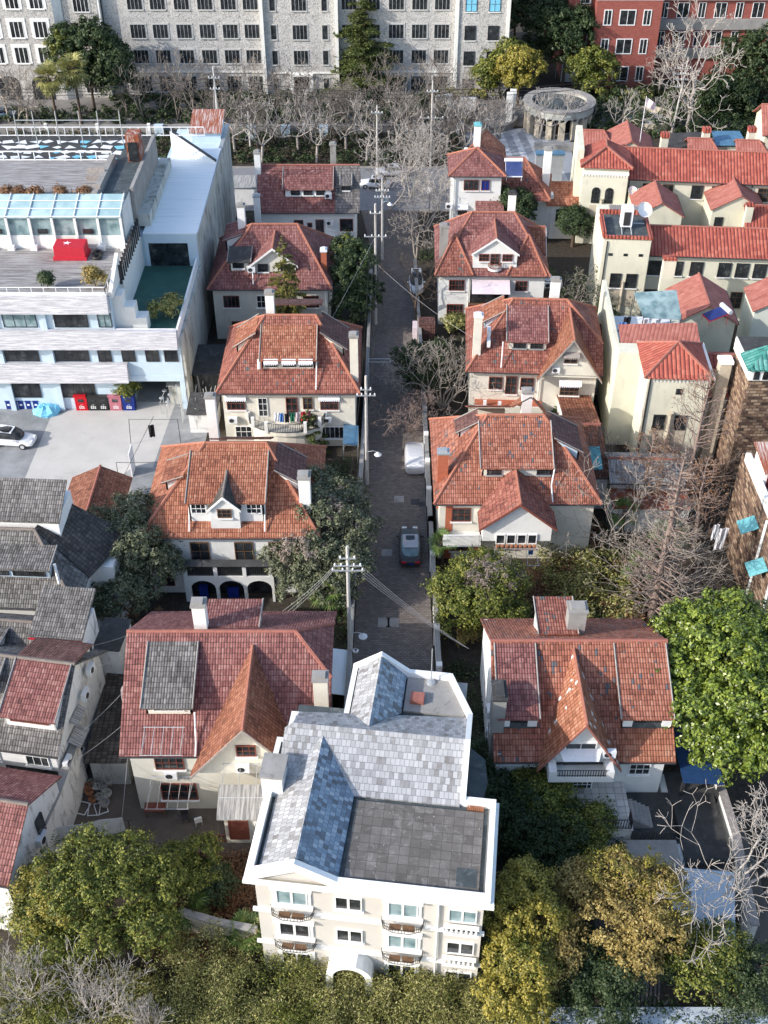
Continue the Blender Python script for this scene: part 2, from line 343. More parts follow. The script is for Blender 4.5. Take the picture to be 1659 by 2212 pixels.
# ---------------------------------------------------------------- building parts
ROT={'S':0,'W':-90,'E':90,'N':180}
_wc={}
def win(root,x,y,z,w,h,nx=2,ny=2,face='S',fm='dark_metal',gm='glass_dark',fw=.07,sill='white_trim',name='window',bw=.04,surround=None):
    """window centred at x,z on a wall plane at y: frame with bars (one mesh), pane child; meshes are shared"""
    key=(w,h,nx,ny,fm,gm,fw,sill,bw,surround)
    if key not in _wc:
        f=MB(); d=.09
        for a,b_ in ((-w/2,-w/2+fw),(w/2-fw,w/2)): f.box(a,b_,-d,.02,-h/2,h/2)
        f.box(-w/2+fw,w/2-fw,-d,.02,h/2-fw,h/2).box(-w/2+fw,w/2-fw,-d,.02,-h/2,-h/2+fw)
        for i in range(1,nx): c=-w/2+w*i/nx; f.box(c-bw/2,c+bw/2,-.07,.015,-h/2+fw,h/2-fw)
        for i in range(1,ny): c=-h/2+h*i/ny; f.box(-w/2+fw,w/2-fw,-.065,.01,c-bw/2,c+bw/2)
        g=MB().box(-w/2+.02,w/2-.02,-.035,.03,-h/2+.02,h/2-.02)
        s=MB().box(-w/2-.1,w/2+.1,-.2,.03,-h/2-.1,-h/2) if sill else None
        if surround:
            t=surround[1]
            s=s or MB()
            s.box(-w/2-t,-w/2-.003,-.06,.03,-h/2,h/2).box(w/2+.003,w/2+t,-.06,.03,-h/2,h/2).box(-w/2-t,w/2+t,-.08,.03,h/2+.003,h/2+t)
        _wc[key]=(f,g,s,{})
    f,g,s,ca=_wc[key]
    def mesh(k,mb,m,nm):
        if k not in ca:
            o=mb.build(nm,m); ca[k]=o.data; return o
        o=bpy.data.objects.new(nm,ca[k]); COL.objects.link(o); return o
    o=mesh('f',f,fm,name); o.parent=root; o.location=(x,y,z); o.rotation_euler=(0,0,R(ROT[face] if isinstance(face,str) else face))
    q=mesh('g',g,gm,'pane'); q.parent=o
    if s: q=mesh('s',s,sill if sill else surround[0],'sill' if not surround else 'surround'); q.parent=o
    return o
FR={'S':lambda W,D:(lambda a,b,z:(a,b,z)),'N':lambda W,D:(lambda a,b,z:(W-a,D-b,z)),
    'W':lambda W,D:(lambda a,b,z:(b,D-a,z)),'E':lambda W,D:(lambda a,b,z:(W-b,a,z))}
class House:
    """a villa: box walls under a hipped or gabled main roof. x along the front, y back"""
    def __init__(s,name,label,x,y,W,D,ze,zr,hl,hr,wall,roof,rot=0,cat='house',group=None,inset=.5,ridge='ridge_red',front=True,ry=None,base=0,under='wood_red'):
        s.root=thing(name,label,cat,x,y,0,rot,group); s.W,s.D,s.ze,s.zr=W,D,ze,zr; s.wall,s.roof=wall,roof; s.inset=inset; s.rm=ridge
        ry=ry or D/2; s.t=(zr-ze)/ry; s.ry=ry
        i=inset; wb=MB().box(i,W-i,i,D-i,base,ze-.02)
        s.hl,s.hr=hl,hr
        # ends: (run, z where the clipped end starts); run 0 = gable
        def end(x0,sg,e):
            run,zc=e
            if run==0: return [(x0,0,ze)],[(x0,ry,zr)],[(x0,D,ze)]
            yc=(zc-ze)/s.t; yb=D-(zc-ze)/((zr-ze)/(D-ry))
            return ([(x0,0,ze),(x0,yc,zc)] if zc>ze else [(x0,0,ze)]),[(x0+sg*run,ry,zr)],([(x0,yb,zc),(x0,D,ze)] if zc>ze else [(x0,D,ze)])
        lf,lr,lb=end(0,1,hl); rf,rr,rb=end(W,-1,hr)
        r=MB()
        r.slab(lf[:1]+rf[:1]+rf[1:]+rr+lr+lf[1:][::-1],.13)
        r.slab(rb[-1:]+lb[-1:]+lb[:-1][::-1]+lr+rr+rb[:-1],.13)
        rc=MB()
        for e,f_,rdg,bk,x0,sg in ((hl,lf,lr,lb,0,1),(hr,rf,rr,rb,W,-1)):
            if e[0]:
                pts=[bk[0],f_[-1],rdg[0]] if sg>0 else [f_[-1],bk[0],rdg[0]]
                r.slab(pts,.13); rc.tube([f_[-1],rdg[0]],.13,5); rc.tube([bk[0],rdg[0]],.13,5)
            xx=i if sg>0 else W-i
            if e[0]==0 or e[1]>ze:
                k=.2
                if e[0]==0: prof=[(i,ze-.03),(D-i,ze-.03),(ry,zr-.2)]
                else:
                    yc=(e[1]-ze)/s.t; prof=[(i,ze-.03),(D-i,ze-.03),(D-yc-.1,e[1]-.25),(yc+.1,e[1]-.25)]
                wb.extr([(xx,py,pz) for py,pz in prof],(sg*.25,0,0))
        s.rdg=(lr[0],rr[0]); rc.tube([lr[0],rr[0]],.13,5)
        s.wallo=wb.build('wall',wall,s.root); s.roofo=r.build('roof',roof,s.root); rc.build('ridge_tiles',ridge,s.root)
        g=MB().tube([(0,-.06,ze-.08),(W,-.06,ze-.08)],.06,5); g.build('gutter','dark_metal',s.root)
    def fr(s,face):
        return FR[face](s.W,s.D)
    def slope(s,face):
        if face in 'SN': return s.t
        e=s.hl if face=='W' else s.hr
        return (s.zr-e[1])/e[0] if e[0] else 1e6
    def shed(s,face,a0,a1,bt,bf,zf,roof=None,wall=None,wins=(),ov=.3,zlow=None,ze=None,wh=.75,wkw={}):
        """shed dormer: roof from main slope at b=bt down to a front wall at b=bf whose head is zf"""
        T=s.fr(face); t=s.slope(face); ze=s.ze if ze is None else ze; zt=ze+bt*t+.05; zb=ze+bf*t-.1 if zlow is None else zlow
        sl=(zt-zf)/(bt-bf); m=MB().slab([T(a0,bf-ov,zf-sl*ov+.1),T(a1,bf-ov,zf-sl*ov+.1),T(a1,bt,zt+.02),T(a0,bt,zt+.02)],.12)
        wl=MB(); q=.18
        wl.extr([T(a0+q,bf,zb),T(a1-q,bf,zb),T(a1-q,bf,zf-.05),T(a0+q,bf,zf-.05)],Vector(T(0,.15,0))-Vector(T(0,0,0)))
        for aa in (a0+q,a1-q-.12): wl.extr([T(aa,bf,zb),T(aa,bf,zf-.05),T(aa,bt-.05,zt-.15)],Vector(T(.12,0,0))-Vector(T(0,0,0)))
        d=wl.build('dormer',wall or s.wall,s.root); m.build('dormer_roof',roof or s.roof,d)
        for aa in (a0,a1): MB().tube([T(aa,bf-ov,zf-sl*ov+.13),T(aa,bt,zt+.06)],.055,4).build('verge','grey_conc',d)
        for (a,w_) in wins:
            h=min(wh,zf-zb-.35); p=T(a,bf,zf-.12-h/2); win(s.root,*p,w_,h,face=face,**wkw)
        return d
    def gable(s,face,ac,hw,bf,zw,zr,roof=None,wall=None,base=None,ov=.5,so=.35,ridge=None,ze=None,zl=None,zrr=None,barge='white_trim',name='gable_bay'):
        T=s.fr(face); t=s.slope(face); ze=s.ze if ze is None else ze; zb=ze+bf*t-.2 if base is None else base
        sl=(zr-zw)/hw; br=(zr-ze)/t; e=zw-sl*so; bv=max((e-ze)/t,bf-ov) if e>ze else bf-ov
        wl=MB().extr([T(ac-hw,bf,zb),T(ac+hw,bf,zb),T(ac+hw,bf,zw-.12),T(ac,bf,zr-.16),T(ac-hw,bf,zw-.12)],Vector(T(0,max(br-bf-.3,.3),0))-Vector(T(0,0,0)))
        bvv=max(bv,0.02) if e<=ze else bv
        zl_=e
        pts_l=[T(ac-hw-so,bf-ov,e),T(ac,bf-ov,zr),T(ac,br,zr)]; pts_r=[T(ac+hw+so,bf-ov,e),T(ac,bf-ov,zr),T(ac,br,zr)]
        # valley foot
        vb=(e-ze)/t
        if vb>bf-ov+.05: pts_l.append(T(ac-hw-so,vb,e)); pts_r.append(T(ac+hw+so,vb,e))
        else:
            bq=max(bf-ov+.1,0.); pts_l.append(T(ac-hw-so,bq,e)); pts_r.append(T(ac+hw+so,bq,e))
        r=MB().slab(pts_l[::-1],.13).slab(pts_r,.13)
        d=wl.build(name,wall or s.wall,s.root); r.build('bay_roof',roof or s.roof,d)
        rt=MB().tube([T(ac,bf-ov,zr+.03),T(ac,br,zr+.03)],.12,5); rt.build('ridge_tiles',ridge or s.rm,d)
        bg=MB()
        for sg in (-1,1): bg.extr([T(ac,bf-ov-.05,zr+.02),T(ac+sg*(hw+so),bf-ov-.05,e+.02),T(ac+sg*(hw+so),bf-ov-.05,e-.2),T(ac,bf-ov-.05,zr-.22)],Vector(T(0,.05-.003,0))-Vector(T(0,0,0)))
        bg.build('bargeboard',barge,d)
        return d
    def chimney(s,x,y,w,d,z0,z1,m='white_trim',cap='grey_conc',lab=None):
        c=MB().box(x-w/2,x+w/2,y-d/2,y+d/2,z0,z1).build('chimney',m,s.root)
        k=MB().box(x-w/2-.08,x+w/2+.08,y-d/2-.08,y+d/2+.08,z1,z1+.16).box(x-w/2+.12,x+w/2-.12,y-d/2+.12,y+d/2-.12,z1+.16,z1+.32)
        k.build('cap',cap,c)
        if lab: c['label']=lab
    def pipe(s,pts,m='pipe_white',r=.06): MB().tube(pts,r,5).build('downpipe',m,s.root)
    def rail(s,pts,z0,z1,m='black_iron',step=.16,post=None):
        r=railmb(pts,z0,z1,step); return r.build('railing',m,s.root)
    def w(s,x,z,w,h,nx=2,ny=2,face='S',y=None,**k):
        i=s.inset
        if face=='S': p=(x,i if y is None else y,z)
        elif face=='N': p=(x,s.D-i if y is None else y,z)
        elif face=='W': p=(i if y is None else y,x,z)
        else: p=(s.W-i if y is None else y,x,z)
        return win(s.root,*p,w,h,nx,ny,face,**k)
def railmb(pts,z0,z1,step=.16,r=.022):
    m=MB()
    for zz in (z0+.08,z1): m.tube([(p[0],p[1],zz) for p in pts],r*1.5,4)
    for a,b in zip(pts[:-1],pts[1:]):
        L=math.hypot(b[0]-a[0],b[1]-a[1]); n=max(1,int(L/step))
        for i in range(n+1):
            x=a[0]+(b[0]-a[0])*i/n; y=a[1]+(b[1]-a[1])*i/n; m.box(x-r,x+r,y-r,y+r,z0,z1)
    return m
_ac=None
def ac_unit(root,x,y,z,face='S',s=1.):
    """outdoor air conditioner part: casing with a fan grille"""
    global _ac
    if _ac is None:
        a=MB().box(-.42,.42,-.32,.0,-.3,.3).box(-.36,-.3,-.3,0,-.42,-.3).box(.3,.36,-.3,0,-.42,-.3)
        g=MB()
        for r_ in (.22,.15,.08):
            g.tube([(-.1+r_*math.cos(t*math.pi/6),-.335,r_*math.sin(t*math.pi/6)) for t in range(13)],.012,4,cap=False)
        g.extr([(-.1+.22*math.cos(t*math.pi/6),-.325,.22*math.sin(t*math.pi/6)) for t in range(12)],(0,.003,0))
        _ac=(a.build('air_conditioner','metal_white'),g.build('fan_grille','dark_metal'))
        o,gg=_ac; gg.parent=o
    else:
        o=_ac[0].copy(); COL.objects.link(o); gg=_ac[1].copy(); COL.objects.link(gg); gg.parent=o
    o.parent=root; o.location=(x,y,z); o.rotation_euler=(0,0,R(ROT[face])); o.scale=(s,s,s); return o
def awning(root,x,y,z,w,d,m='cloth_white',face='S'):
    c=math.cos(R(ROT[face])); 
    a=MB().slab([(-w/2,-d,-.35),(w/2,-d,-.35),(w/2,-.02,0),(-w/2,-.02,0)],.03)
    for i in range(int(w/.2)): a.extr([(-w/2+i*.2,-d,-.36),(-w/2+i*.2+.19,-d,-.36),(-w/2+i*.2+.15,-d,-.5),(-w/2+i*.2+.05,-d,-.5)],(0,.02,0))
    a.build('awning',m,root,loc=(x,y,z),rot=ROT[face])
def rack(root,x,y,z,w,d,n=4,slope=-.3):
    """drying rack of metal tubes sticking out of a facade"""
    r=MB()
    for i in range(n): a=x-w/2+w*i/(n-1); r.tube([(a,y,z),(a,y-d,z+slope)],.022,4)
    r.tube([(x-w/2-.1,y-d,z+slope),(x+w/2+.1,y-d,z+slope)],.025,4).tube([(x-w/2-.1,y-.1,z),(x+w/2+.1,y-.1,z)],.025,4)
    r.tube([(x-w/2,y-d*.8,z+slope*.8),(x-w/2,y,z-.7)],.02,4).tube([(x+w/2,y-d*.8,z+slope*.8),(x+w/2,y,z-.7)],.02,4)
    return r.build('drying_rack','galv',root)
def dish(root_or_none,x,y,z,r=.45,name='satellite_dish',az=200,label=None,group=None):
    m=MB(); 
    prof=[(.01,0),(r*.4,.03*r/.45),(r*.75,.11*r/.45),(r,.22*r/.45)]
    b=MB(); n=14
    base=0
    for rr,zz in prof:
        for j in range(n): t=2*math.pi*j/n; b.v.append((rr*math.cos(t),rr*math.sin(t),zz))
    for i in range(3):
        for j in range(n): a=i*n+j;c=i*n+(j+1)%n; b.f.append([a,c,c+n,a+n])
    b.tube([(0,0,.1),(0,0,r*.9)],.02,4)
    o=b.build(name,'metal_white',root_or_none); o.location=(x,y,z); o.rotation_euler=(R(50),0,R(az-180))
    st=MB().tube([(0,0,0),(0,-.1,-.1),(0,-.25*r/.45,-.3*r/.45)],.035,5).build('mount','galv',o)
    if not root_or_none: tag(o,label,'satellite dish',group)
    return o
# ---------------------------------------------------------------- ground and streets
def sheet(name,pts,z,m):
    b=MB(); b.poly([(x,y,z) for x,y in pts]); o=b.build(name,m); tag(o,kind='structure'); return o
def P(*uv): return [at(u,v) for u,v in uv]
sheet('ground',[(-400,-60),(400,-60),(400,900),(-400,900)],-.03,'soil')
sheet('lane',[(-3.0,34),(3.9,34),(3.75,75),(3.75,112),(3.6,124),(4.5,140),(4.5,141),(-3,141),(-1.4,128),(-1.4,112),(-1.7,92),(-2.2,69)],.0,'lane_brick')
sheet('street',[(-60,141),(60,141),(60,155),(-60,155)],.004,'street')
sheet('campus_drive',[(-70,171),(70,171),(70,184),(-70,184)],.0,'pavement')
sheet('plaza',[(14,143),(26,143),(28,170),(12,170)],.010,'plaza_stone')
sheet('car_park',[(-60,70),(-17.2,70),(-17.2,94.6),(-20,94.6),(-20,112),(-60,112)],.0,'wet_asphalt')
sheet('pavement',P((0,1160),(110,900),(215,868),(300,868),(380,868),(330,1010),(285,1010),(110,1150)),.006,'concrete')
sheet('courtyard',P((150,1640),(290,1560),(700,1560),(700,1820),(560,1835),(300,1905),(130,1905)),.0,'yard')
sheet('garden_path',[(8,57),(10,57),(10,72),(8,72)],.004,'yard')
sheet('side_yard',[(13,22),(24,22),(24,46),(13,46)],.0,'yard')
# paler diagonal bands laid across the plaza
for i in range(6):
    m=MB(); x=14.3+i*2.1
    m.poly([(x,148,.016),(x+.9,148,.016),(x-.6,168,.016),(x-1.5,168,.016)])
    tag(m.build('plaza_stripe','lattice'),'pale diagonal stripe on the grey plaza','marking','pale stripes across the plaza')
# cobble kerbs along the lane and the street
k=MB(); k.box(-60,12,155,155.3,-.02,.14).box(-19,-3.2,140.7,141,-.02,.14).box(4.7,14,140.7,141,-.02,.14); tag(k.build('kerb','grey_conc'),kind='structure')
m=MB().box(-60,12,155.3,171,-.02,.10); tag(m.build('planting_verge','soil'),kind='structure')
# manhole covers on the lane
for u,v,s,mm,lb in ((862,1078,.45,'grey_conc','pale square cover beside the row of lane covers'),(897,1084,.4,'dark_metal','small dark square cover set in the lane'),(913,1089,.35,'dark_metal','narrow dark cover by the right lane wall'),(836,1194,.45,'grey_conc','square cover in the lane left of the black saloon'),(830,1345,.5,'grey_conc','left one of two covers near the lane foot'),(848,1345,.5,'grey_conc','right one of two covers near the lane foot')):
    x,y=at(u,v); o=MB().box(x-s,x+s,y-s,y+s,.003,.02).box(x-s*.8,x+s*.8,y-s*.8,y+s*.8,.02,.026).build('manhole_cover',mm); tag(o,lb,'manhole cover')
# walls along the lane
def wallrun(name,label,pts,h,t,m,cap=None,cat='wall',z0=0,post=None):
    w_=MB();c_=MB()
    for a,b in zip(pts[:-1],pts[1:]):
        a=Vector(a);b=Vector(b); d=(b-a).normalized(); n=Vector((-d.y,d.x))*t/2
        w_.prism([a-n,b-n,b+n,a+n],z0,z0+h)
        if cap: n2=n*1.5; c_.prism([a-n2,b-n2,b+n2,a+n2],z0+h,z0+h+.09)
    o=w_.build(name,m); tag(o,label,cat)
    if cap: c_.build('coping',cap,o)
    if post:
        ps=MB()
        for a,b in zip(pts[:-1],pts[1:]):
            L=math.hypot(b[0]-a[0],b[1]-a[1]); k=int(L/post)
            for i in range(k+1):
                x=a[0]+(b[0]-a[0])*i/max(k,1); y=a[1]+(b[1]-a[1])*i/max(k,1); ps.box(x-.22,x+.22,y-.22,y+.22,z0,z0+h+.3)
        ps.build('pier','white_trim',o)
    return o
wallrun('garden_wall','pale garden wall with piers along the right side of the lane',[(4.15,50),(4.05,66),(4.0,75),(3.95,96)],1.7,.25,'stained_wall','grey_conc',post=3.6)
wallrun('garden_wall','low wall with dark coping beside the upper right lane',[(3.95,100),(3.8,112),(3.7,124)],1.5,.25,'grim_wall','grey_conc')
wallrun('garden_wall','thin grey wall along the left side of the lane',[(-2.75,50),(-2.45,68),(-2.0,86),(-1.75,97),(-1.6,112),(-1.5,126)],1.9,.22,'stained_wall','grey_conc')
wallrun('garden_wall','old pale wall running behind the bottom shrubs left of the white house',[at(395,2010),at(480,2035),at(560,2050)],2.2,.3,'stone','grey_conc')
wallrun('garden_wall','stained courtyard wall ending at the fan palm',[(-20.6,49),(-20.9,44.6),(-21.3,42)],4.2,.35,'stained_wall','grey_conc')
wallrun('garden_wall','long brick-edged wall beside the bare white tree at the bottom right',[(22.2,50),(22.4,43),(22.0,36.5)],2.4,.35,'white_wall','wood_old')
wallrun('garden_wall','pale wall edge at the bottom right corner behind dark leaves',[at(1585,2120),at(1640,2212)],1.6,.4,'stone')
wallrun('boundary_wall','long grey wall with pillars along the far street',[(-58,167),(11,167)],1.6,.3,'grey_conc','grey_conc',post=7)
# hedges in front of the campus
# ---------------------------------------------------------------- villas left of the lane
WK=dict(fm='wood_red',sill='white_trim')
GV='old villas lined up on both sides of the lane'
# -- H1 big villa front left
h=House('villa','red tiled villa with grey tiled dormer, left of the slate roofed white house',-16.9,46.1,13.5,13.2,6.15,10.75,(0,0),(2.4,9.0),'cream','tile_rose',group=GV)
h.shed('S',1.45,4.75,6.0,2.2,8.85,roof='tile_grey',wins=((3.1,2.),),ov=.5,wkw=dict(sill=None,nx=4,ny=1,fm='white_trim'))
d=h.gable('S',8.3,3.15,-.75,6.25,10.2,roof='tile_brown',ridge='ridge_orange',ov=.5,so=.5,barge='wood_old'); d['label']='steep front gable with brown shingles'
h.w(8.3,7.7,1.25,1.0,3,2,y=-.78,fm='wood_red')
h.w(3.0,4.9,1.9,1.3,4,2,fm='wood_red'); h.w(3.3,1.9,2.4,1.7,4,2,fm='wood_red')
rack(h.root,3.0,.45,3.6,2.6,2.4,5); rack(h.root,8.4,-.75,6.4,3.2,2.4,4); rack(h.root,3.1,.5,8.5,2.4,1.9,5,-.5)
ac_unit(h.root,3.,.45,3.9); ac_unit(h.root,8.0,-.8,6.2)
b=MB().box(6.6,11.2,-2.2,-.8,0,3.0).box(6.6,11.2,-2.2,-.8,3.003,3.12); b.build('porch','cream',h.root)
MB().slab([(6.3,-2.9,3.5),(11.3,-2.9,3.5),(11.3,-.8,4.3),(6.3,-.8,4.3)],.08).build('porch_roof','tin_grey',h.root)
m=MB().prism([(8.6,-2.3),(9.2,-3.2),(10.8,-3.2),(11.3,-2.3)],0,.9).prism([(8.5,-2.3),(9.1,-3.3),(10.9,-3.3),(11.4,-2.3)],2.2,2.45); m.build('bay_window','white_trim',h.root)
MB().prism([(8.75,-2.3),(9.3,-3.1),(10.7,-3.1),(11.1,-2.3)],.9,2.2).build('bay_glass','glass_dark',h.root)
h.w(7.5,1.5,1.3,2.0,1,1,y=-2.22,fm='wood_red',gm='wood_red',sill=None)
h.chimney(4.75,7.6,.85,.8,9.5,12.3,'white_trim'); h.chimney(12.9,2.4,.9,.8,6.5,10.9,'cream')
h.shed('N',4.9,8.8,5.7,3.,9.9,roof='tile_rose')
h.pipe([(4.8,1.9,8.2),(4.9,.6,6.7),(4.9,-.1,6.25)],r=.06)
# -- L2 villa with arcade
h=House('villa','orange tiled villa with three arches and small slate dormer left of the lane',-19.2,67.3,14.2,12.1,6.3,11.1,(5.0,6.3),(4.4,6.3),'white_wall','tile_orange',group=GV,ridge='ridge_orange')
h.shed('S',3.85,10.05,5.5,1.05,9.05,wins=((4.8,1.2),(9.1,1.2)),ov=.2,wkw=dict(sill=None,nx=3,ny=2,fm='white_trim'),wh=1.0)
d=h.gable('S',6.85,1.15,.6,8.85,10.0,roof='tile_black',ridge='ridge_grey',ov=.15,so=.15,base=6.6,name='slate_dormer'); d['label']='small slate roofed dormer'
h.w(6.85,8.3,1.1,.85,3,2,y=.6,fm='wood_brown')
h.shed('W',5.6,8.6,3.4,1.9,9.0,wins=()); h.shed('E',3.4,7.2,3.6,1.6,8.9,roof='tile_dark')
for a in (4.6,8.1,10.8): h.w(a,4.5,1.5,1.9,2,2,fm='wood_brown',sill=None)
h.w(1.6,4.6,1.4,1.4,3,2,fm='wood_red'); h.w(1.6,1.6,1.2,1.6,2,2,fm='wood_red')
b=MB()
# arcade wall with three arches, balcony above
def archwall(mb,x0,x1,y0,y1,z1,arches,zs,rise,n=8):
    xs=[]
    cur=x0
    for c,hw in arches:
        mb.box(cur,c-hw,y0,y1,0,z1)
        for i in range(n):
            t0=math.pi*i/n;t1=math.pi*(i+1)/n
            xa,xb=c-hw*math.cos(t0),c-hw*math.cos(t1); za,zb=zs+rise*math.sin(t0),zs+rise*math.sin(t1)
            mb.extr([(xa,y0,za),(xb,y0,zb),(xb,y0,z1),(xa,y0,z1)],(0,y1-y0,0))
        cur=c+hw
    mb.box(cur,x1,y0,y1,0,z1)
archwall(b,3.2,10.4,-.6,-.3,2.75,((4.7,1.0),(6.95,1.0),(9.2,1.0)),1.45,.85)
b.box(3.2,10.4,-.3,.5,2.5,2.75); b.build('arcade','white_wall',h.root)
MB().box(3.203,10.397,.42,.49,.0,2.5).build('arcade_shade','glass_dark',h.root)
MB().box(3.3,10.3,-.5,.5,2.76,2.8).build('balcony_floor','dark_roof',h.root)
p=MB()
for a in (3.4,5.8,8.1,10.2): p.box(a-.15,a+.15,-.62,-.3,2.75,3.85)
p.build('balcony_pier','white_trim',h.root); railmb([(3.4,-.45),(10.2,-.45)],2.8,3.65).build('railing','black_iron',h.root)
MB().slab([(3.1,-.9,4.6-.5),(10.5,-.9,4.1),(10.5,-.35,4.35),(3.1,-.35,4.35)],.05).build('balcony_cover','dark_roof',h.root)
MB().box(4.2,4.9,-.1,.3,0,1.1).box(6.5,7.4,-.1,.2,0,.9).build('stored_boxes','plastic_blue',h.root)
h.chimney(13.0,2.6,.9,1.0,6.6,10.4,'white_trim'); h.chimney(4.6,12.5,.8,.7,5,11.2,'white_trim')
h.pipe([(4.0,1.7,8.6),(4.0,.3,6.7)]); h.pipe([(9.9,1.7,8.6),(9.9,.3,6.7)])
MB().box(4.5,9.,11.8,14.5,0,5.2).build('rear_annex','cream',h.root); MB().slab([(4.2,12.1,7.2),(9.4,12.1,7.2),(9.4,15,5.3),(4.2,15,5.3)]).build('annex_roof','tile_dark',h.root)
# -- L3 villa with round balcony
h=House('villa','red tiled hipped villa with curved laundry balcony, left of the lane',-15.5,87.7,13.3,12,6.3,11.1,(4.4,6.3),(4.2,6.3),'cream','tile_red',group=GV,ridge='ridge_orange')
d=h.shed('S',4.05,9.3,5.2,1.9,8.9,roof='tile_orange',wins=((5.1,1.1),(6.75,1.2),(8.3,1.2)),ov=.3,wkw=dict(sill=None,nx=3,ny=2))
for a in (5.1,6.75,8.3): awning(h.root,a,1.75,8.95,1.3,.35,'cloth_white')
h.shed('W',4.4,8.0,3.6,1.7,8.9,roof='tile_orange',wins=((6,1.0),)); h.shed('E',3.6,7.6,3.7,1.5,8.9,roof='tile_dark',wins=((5.6,1.),))
for a,w_ in ((1.7,1.7),(10.4,1.7)): h.w(a,4.9,w_,1.4,4,2,fm='wood_red'); awning(h.root,a,.5,5.75,w_+.3,.3)
h.w(4.2,4.5,.9,2.1,2,3,fm='white_trim',sill=None); h.w(6.9,4.5,1.1,2.1,2,3,fm='wood_red',sill=None); h.w(8.4,4.9,.9,1.3,2,2,fm='wood_brown')
h.w(10.6,1.6,2.2,1.4,5,1,fm='white_trim'); h.w(2.2,1.7,1.6,1.3,3,2,fm='white_trim')
b=MB(); pl=[(6.4+3.6*math.cos(t*math.pi/12),.45-2.1*math.sin(t*math.pi/12)) for t in range(13)]
b.prism(pl,2.6,3.0); b.prism([(6.4+3.3*math.cos(t*math.pi/12),.45-1.8*math.sin(t*math.pi/12)) for t in range(13)],0,2.597); b.build('round_balcony','cream',h.root)
railmb(pl,3.0,3.95,.15).build('railing','dark_metal',h.root)
p=MB()
for i in (0,2,4,8,10,12): p.box(pl[i][0]-.15,pl[i][0]+.15,pl[i][1]-.15,pl[i][1]+.15,2.9,4.05)
p.build('balcony_pier','white_trim',h.root)
ac_unit(h.root,1.3,.4,3.2); ac_unit(h.root,10.2,.4,3.2,s=.9)
h.chimney(12.75,1.9,.75,.9,6.6,11.3,'cream'); h.chimney(4.7,8.,.8,.8,10,12.3,'white_trim')
h.pipe([(9.3,1.9,8.6),(9.25,.2,6.6)]); h.pipe([(4.0,1.9,8.8),(4.0,1.5,8.0)],r=.15)
MB().slab([(4,12.6,9.2),(9.5,12.6,9.2),(9.5,10.2,9.9),(4,10.2,9.9)]).build('rear_dormer','tile_dark',h.root)
L3=h
# -- L4 villa behind pine
h=House('villa','dark red tiled villa half hidden by a golden pine, left of the lane',-18.7,107.6,13.2,12,6.3,10.9,(4.6,6.3),(3.8,6.3),'cream','tile_rose',group=GV,ridge='ridge_orange')
h.gable('S',7.05,2.3,1.6,8.6,10.4,ov=.4,so=.3); h.w(5.9,8.0,1.1,.9,3,2,y=1.6); h.w(8.3,8.0,1.1,.9,3,2,y=1.6)
h.shed('S',2.2,4.7,3.9,1.7,8.8,roof='dark_roof',wins=((3.3,1.2),),ov=.4); h.shed('W',2.5,6.5,3.6,1.6,9.2,wall='white_trim')
for a in (2.4,10.9): h.w(a,4.6,1.7,1.4,4,1,fm='wood_red'); 
h.w(5.6,4.6,1.,1.5,2,2,fm='white_trim'); h.w(3.0,1.4,1.6,1.6,3,1,fm='wood_red'); h.w(10.9,1.4,1.8,1.5,3,1,fm='wood_red')
ac_unit(h.root,4.7,1.4,8.0); h.chimney(3.3,7.5,.8,.8,9.5,12.3,'white_trim'); h.chimney(12.3,3.,.6,.8,6.4,9.3,'orange_brick',cap='metal_white')
h.pipe([(4.8,1.5,8.3),(4.9,.3,6.7)]); h.pipe([(12.5,.1,6.),(12.5,.3,0)])
# -- L5 villa at the back, half red half grey
h=House('villa','furthest villa left of the lane, red roof with grey tiled strip at right',-15.1,126.5,12.2,9,6.3,10.3,(0,0),(0,0),'white_wall','tile_rose',group=GV)
m=MB().slab([(9.3,-.03,6.33),(12.23,-.03,6.33),(12.23,4.5,10.36),(9.3,4.5,10.36)],.1); o=m.build('grey_roof','tile_grey',h.root); o['label']='grey tiled right strip of the roof'
h.shed('S',3.1,9.1,4.3,1.5,8.7,wins=((4.6,1.1),(6.1,1.1),(7.6,1.1)),ov=.3,wall='white_trim',wkw=dict(sill='white_trim',nx=3,ny=2))
h.shed('S',9.9,11.3,3.6,2.0,8.9,roof='tile_grey',wins=((10.6,.8),),ov=.2)
MB().box(6.7,7.3,3.0,3.7,9.0,9.45).build('skylight','metal_white',h.root)
ac_unit(h.root,8.5,1.3,7.9); ac_unit(h.root,8.6,.4,4.9)
h.w(10.6,4.5,1.6,1.6,1,1,fm='wood_red'); h.w(4.9,4.4,1.1,1.5,2,1,fm='wood_red'); h.w(7.4,4.2,1.0,2,2,1,fm='wood_red'); h.w(6.2,4.5,.6,.6,1,1,fm='wood_red')
MB().box(4.5,9.2,-1.4,.5,3.,3.2).box(4.5,9.2,-1.4,-1.25,3.2,4.0).build('balcony','white_wall',h.root)
h.chimney(.1,4.,.7,.8,5,12,'white_trim'); h.chimney(.3,-1.5,.7,.7,0,9.0,'white_trim',cap='galv'); h.chimney(9.,6.,.7,.7,9,12.2,'grey_conc')
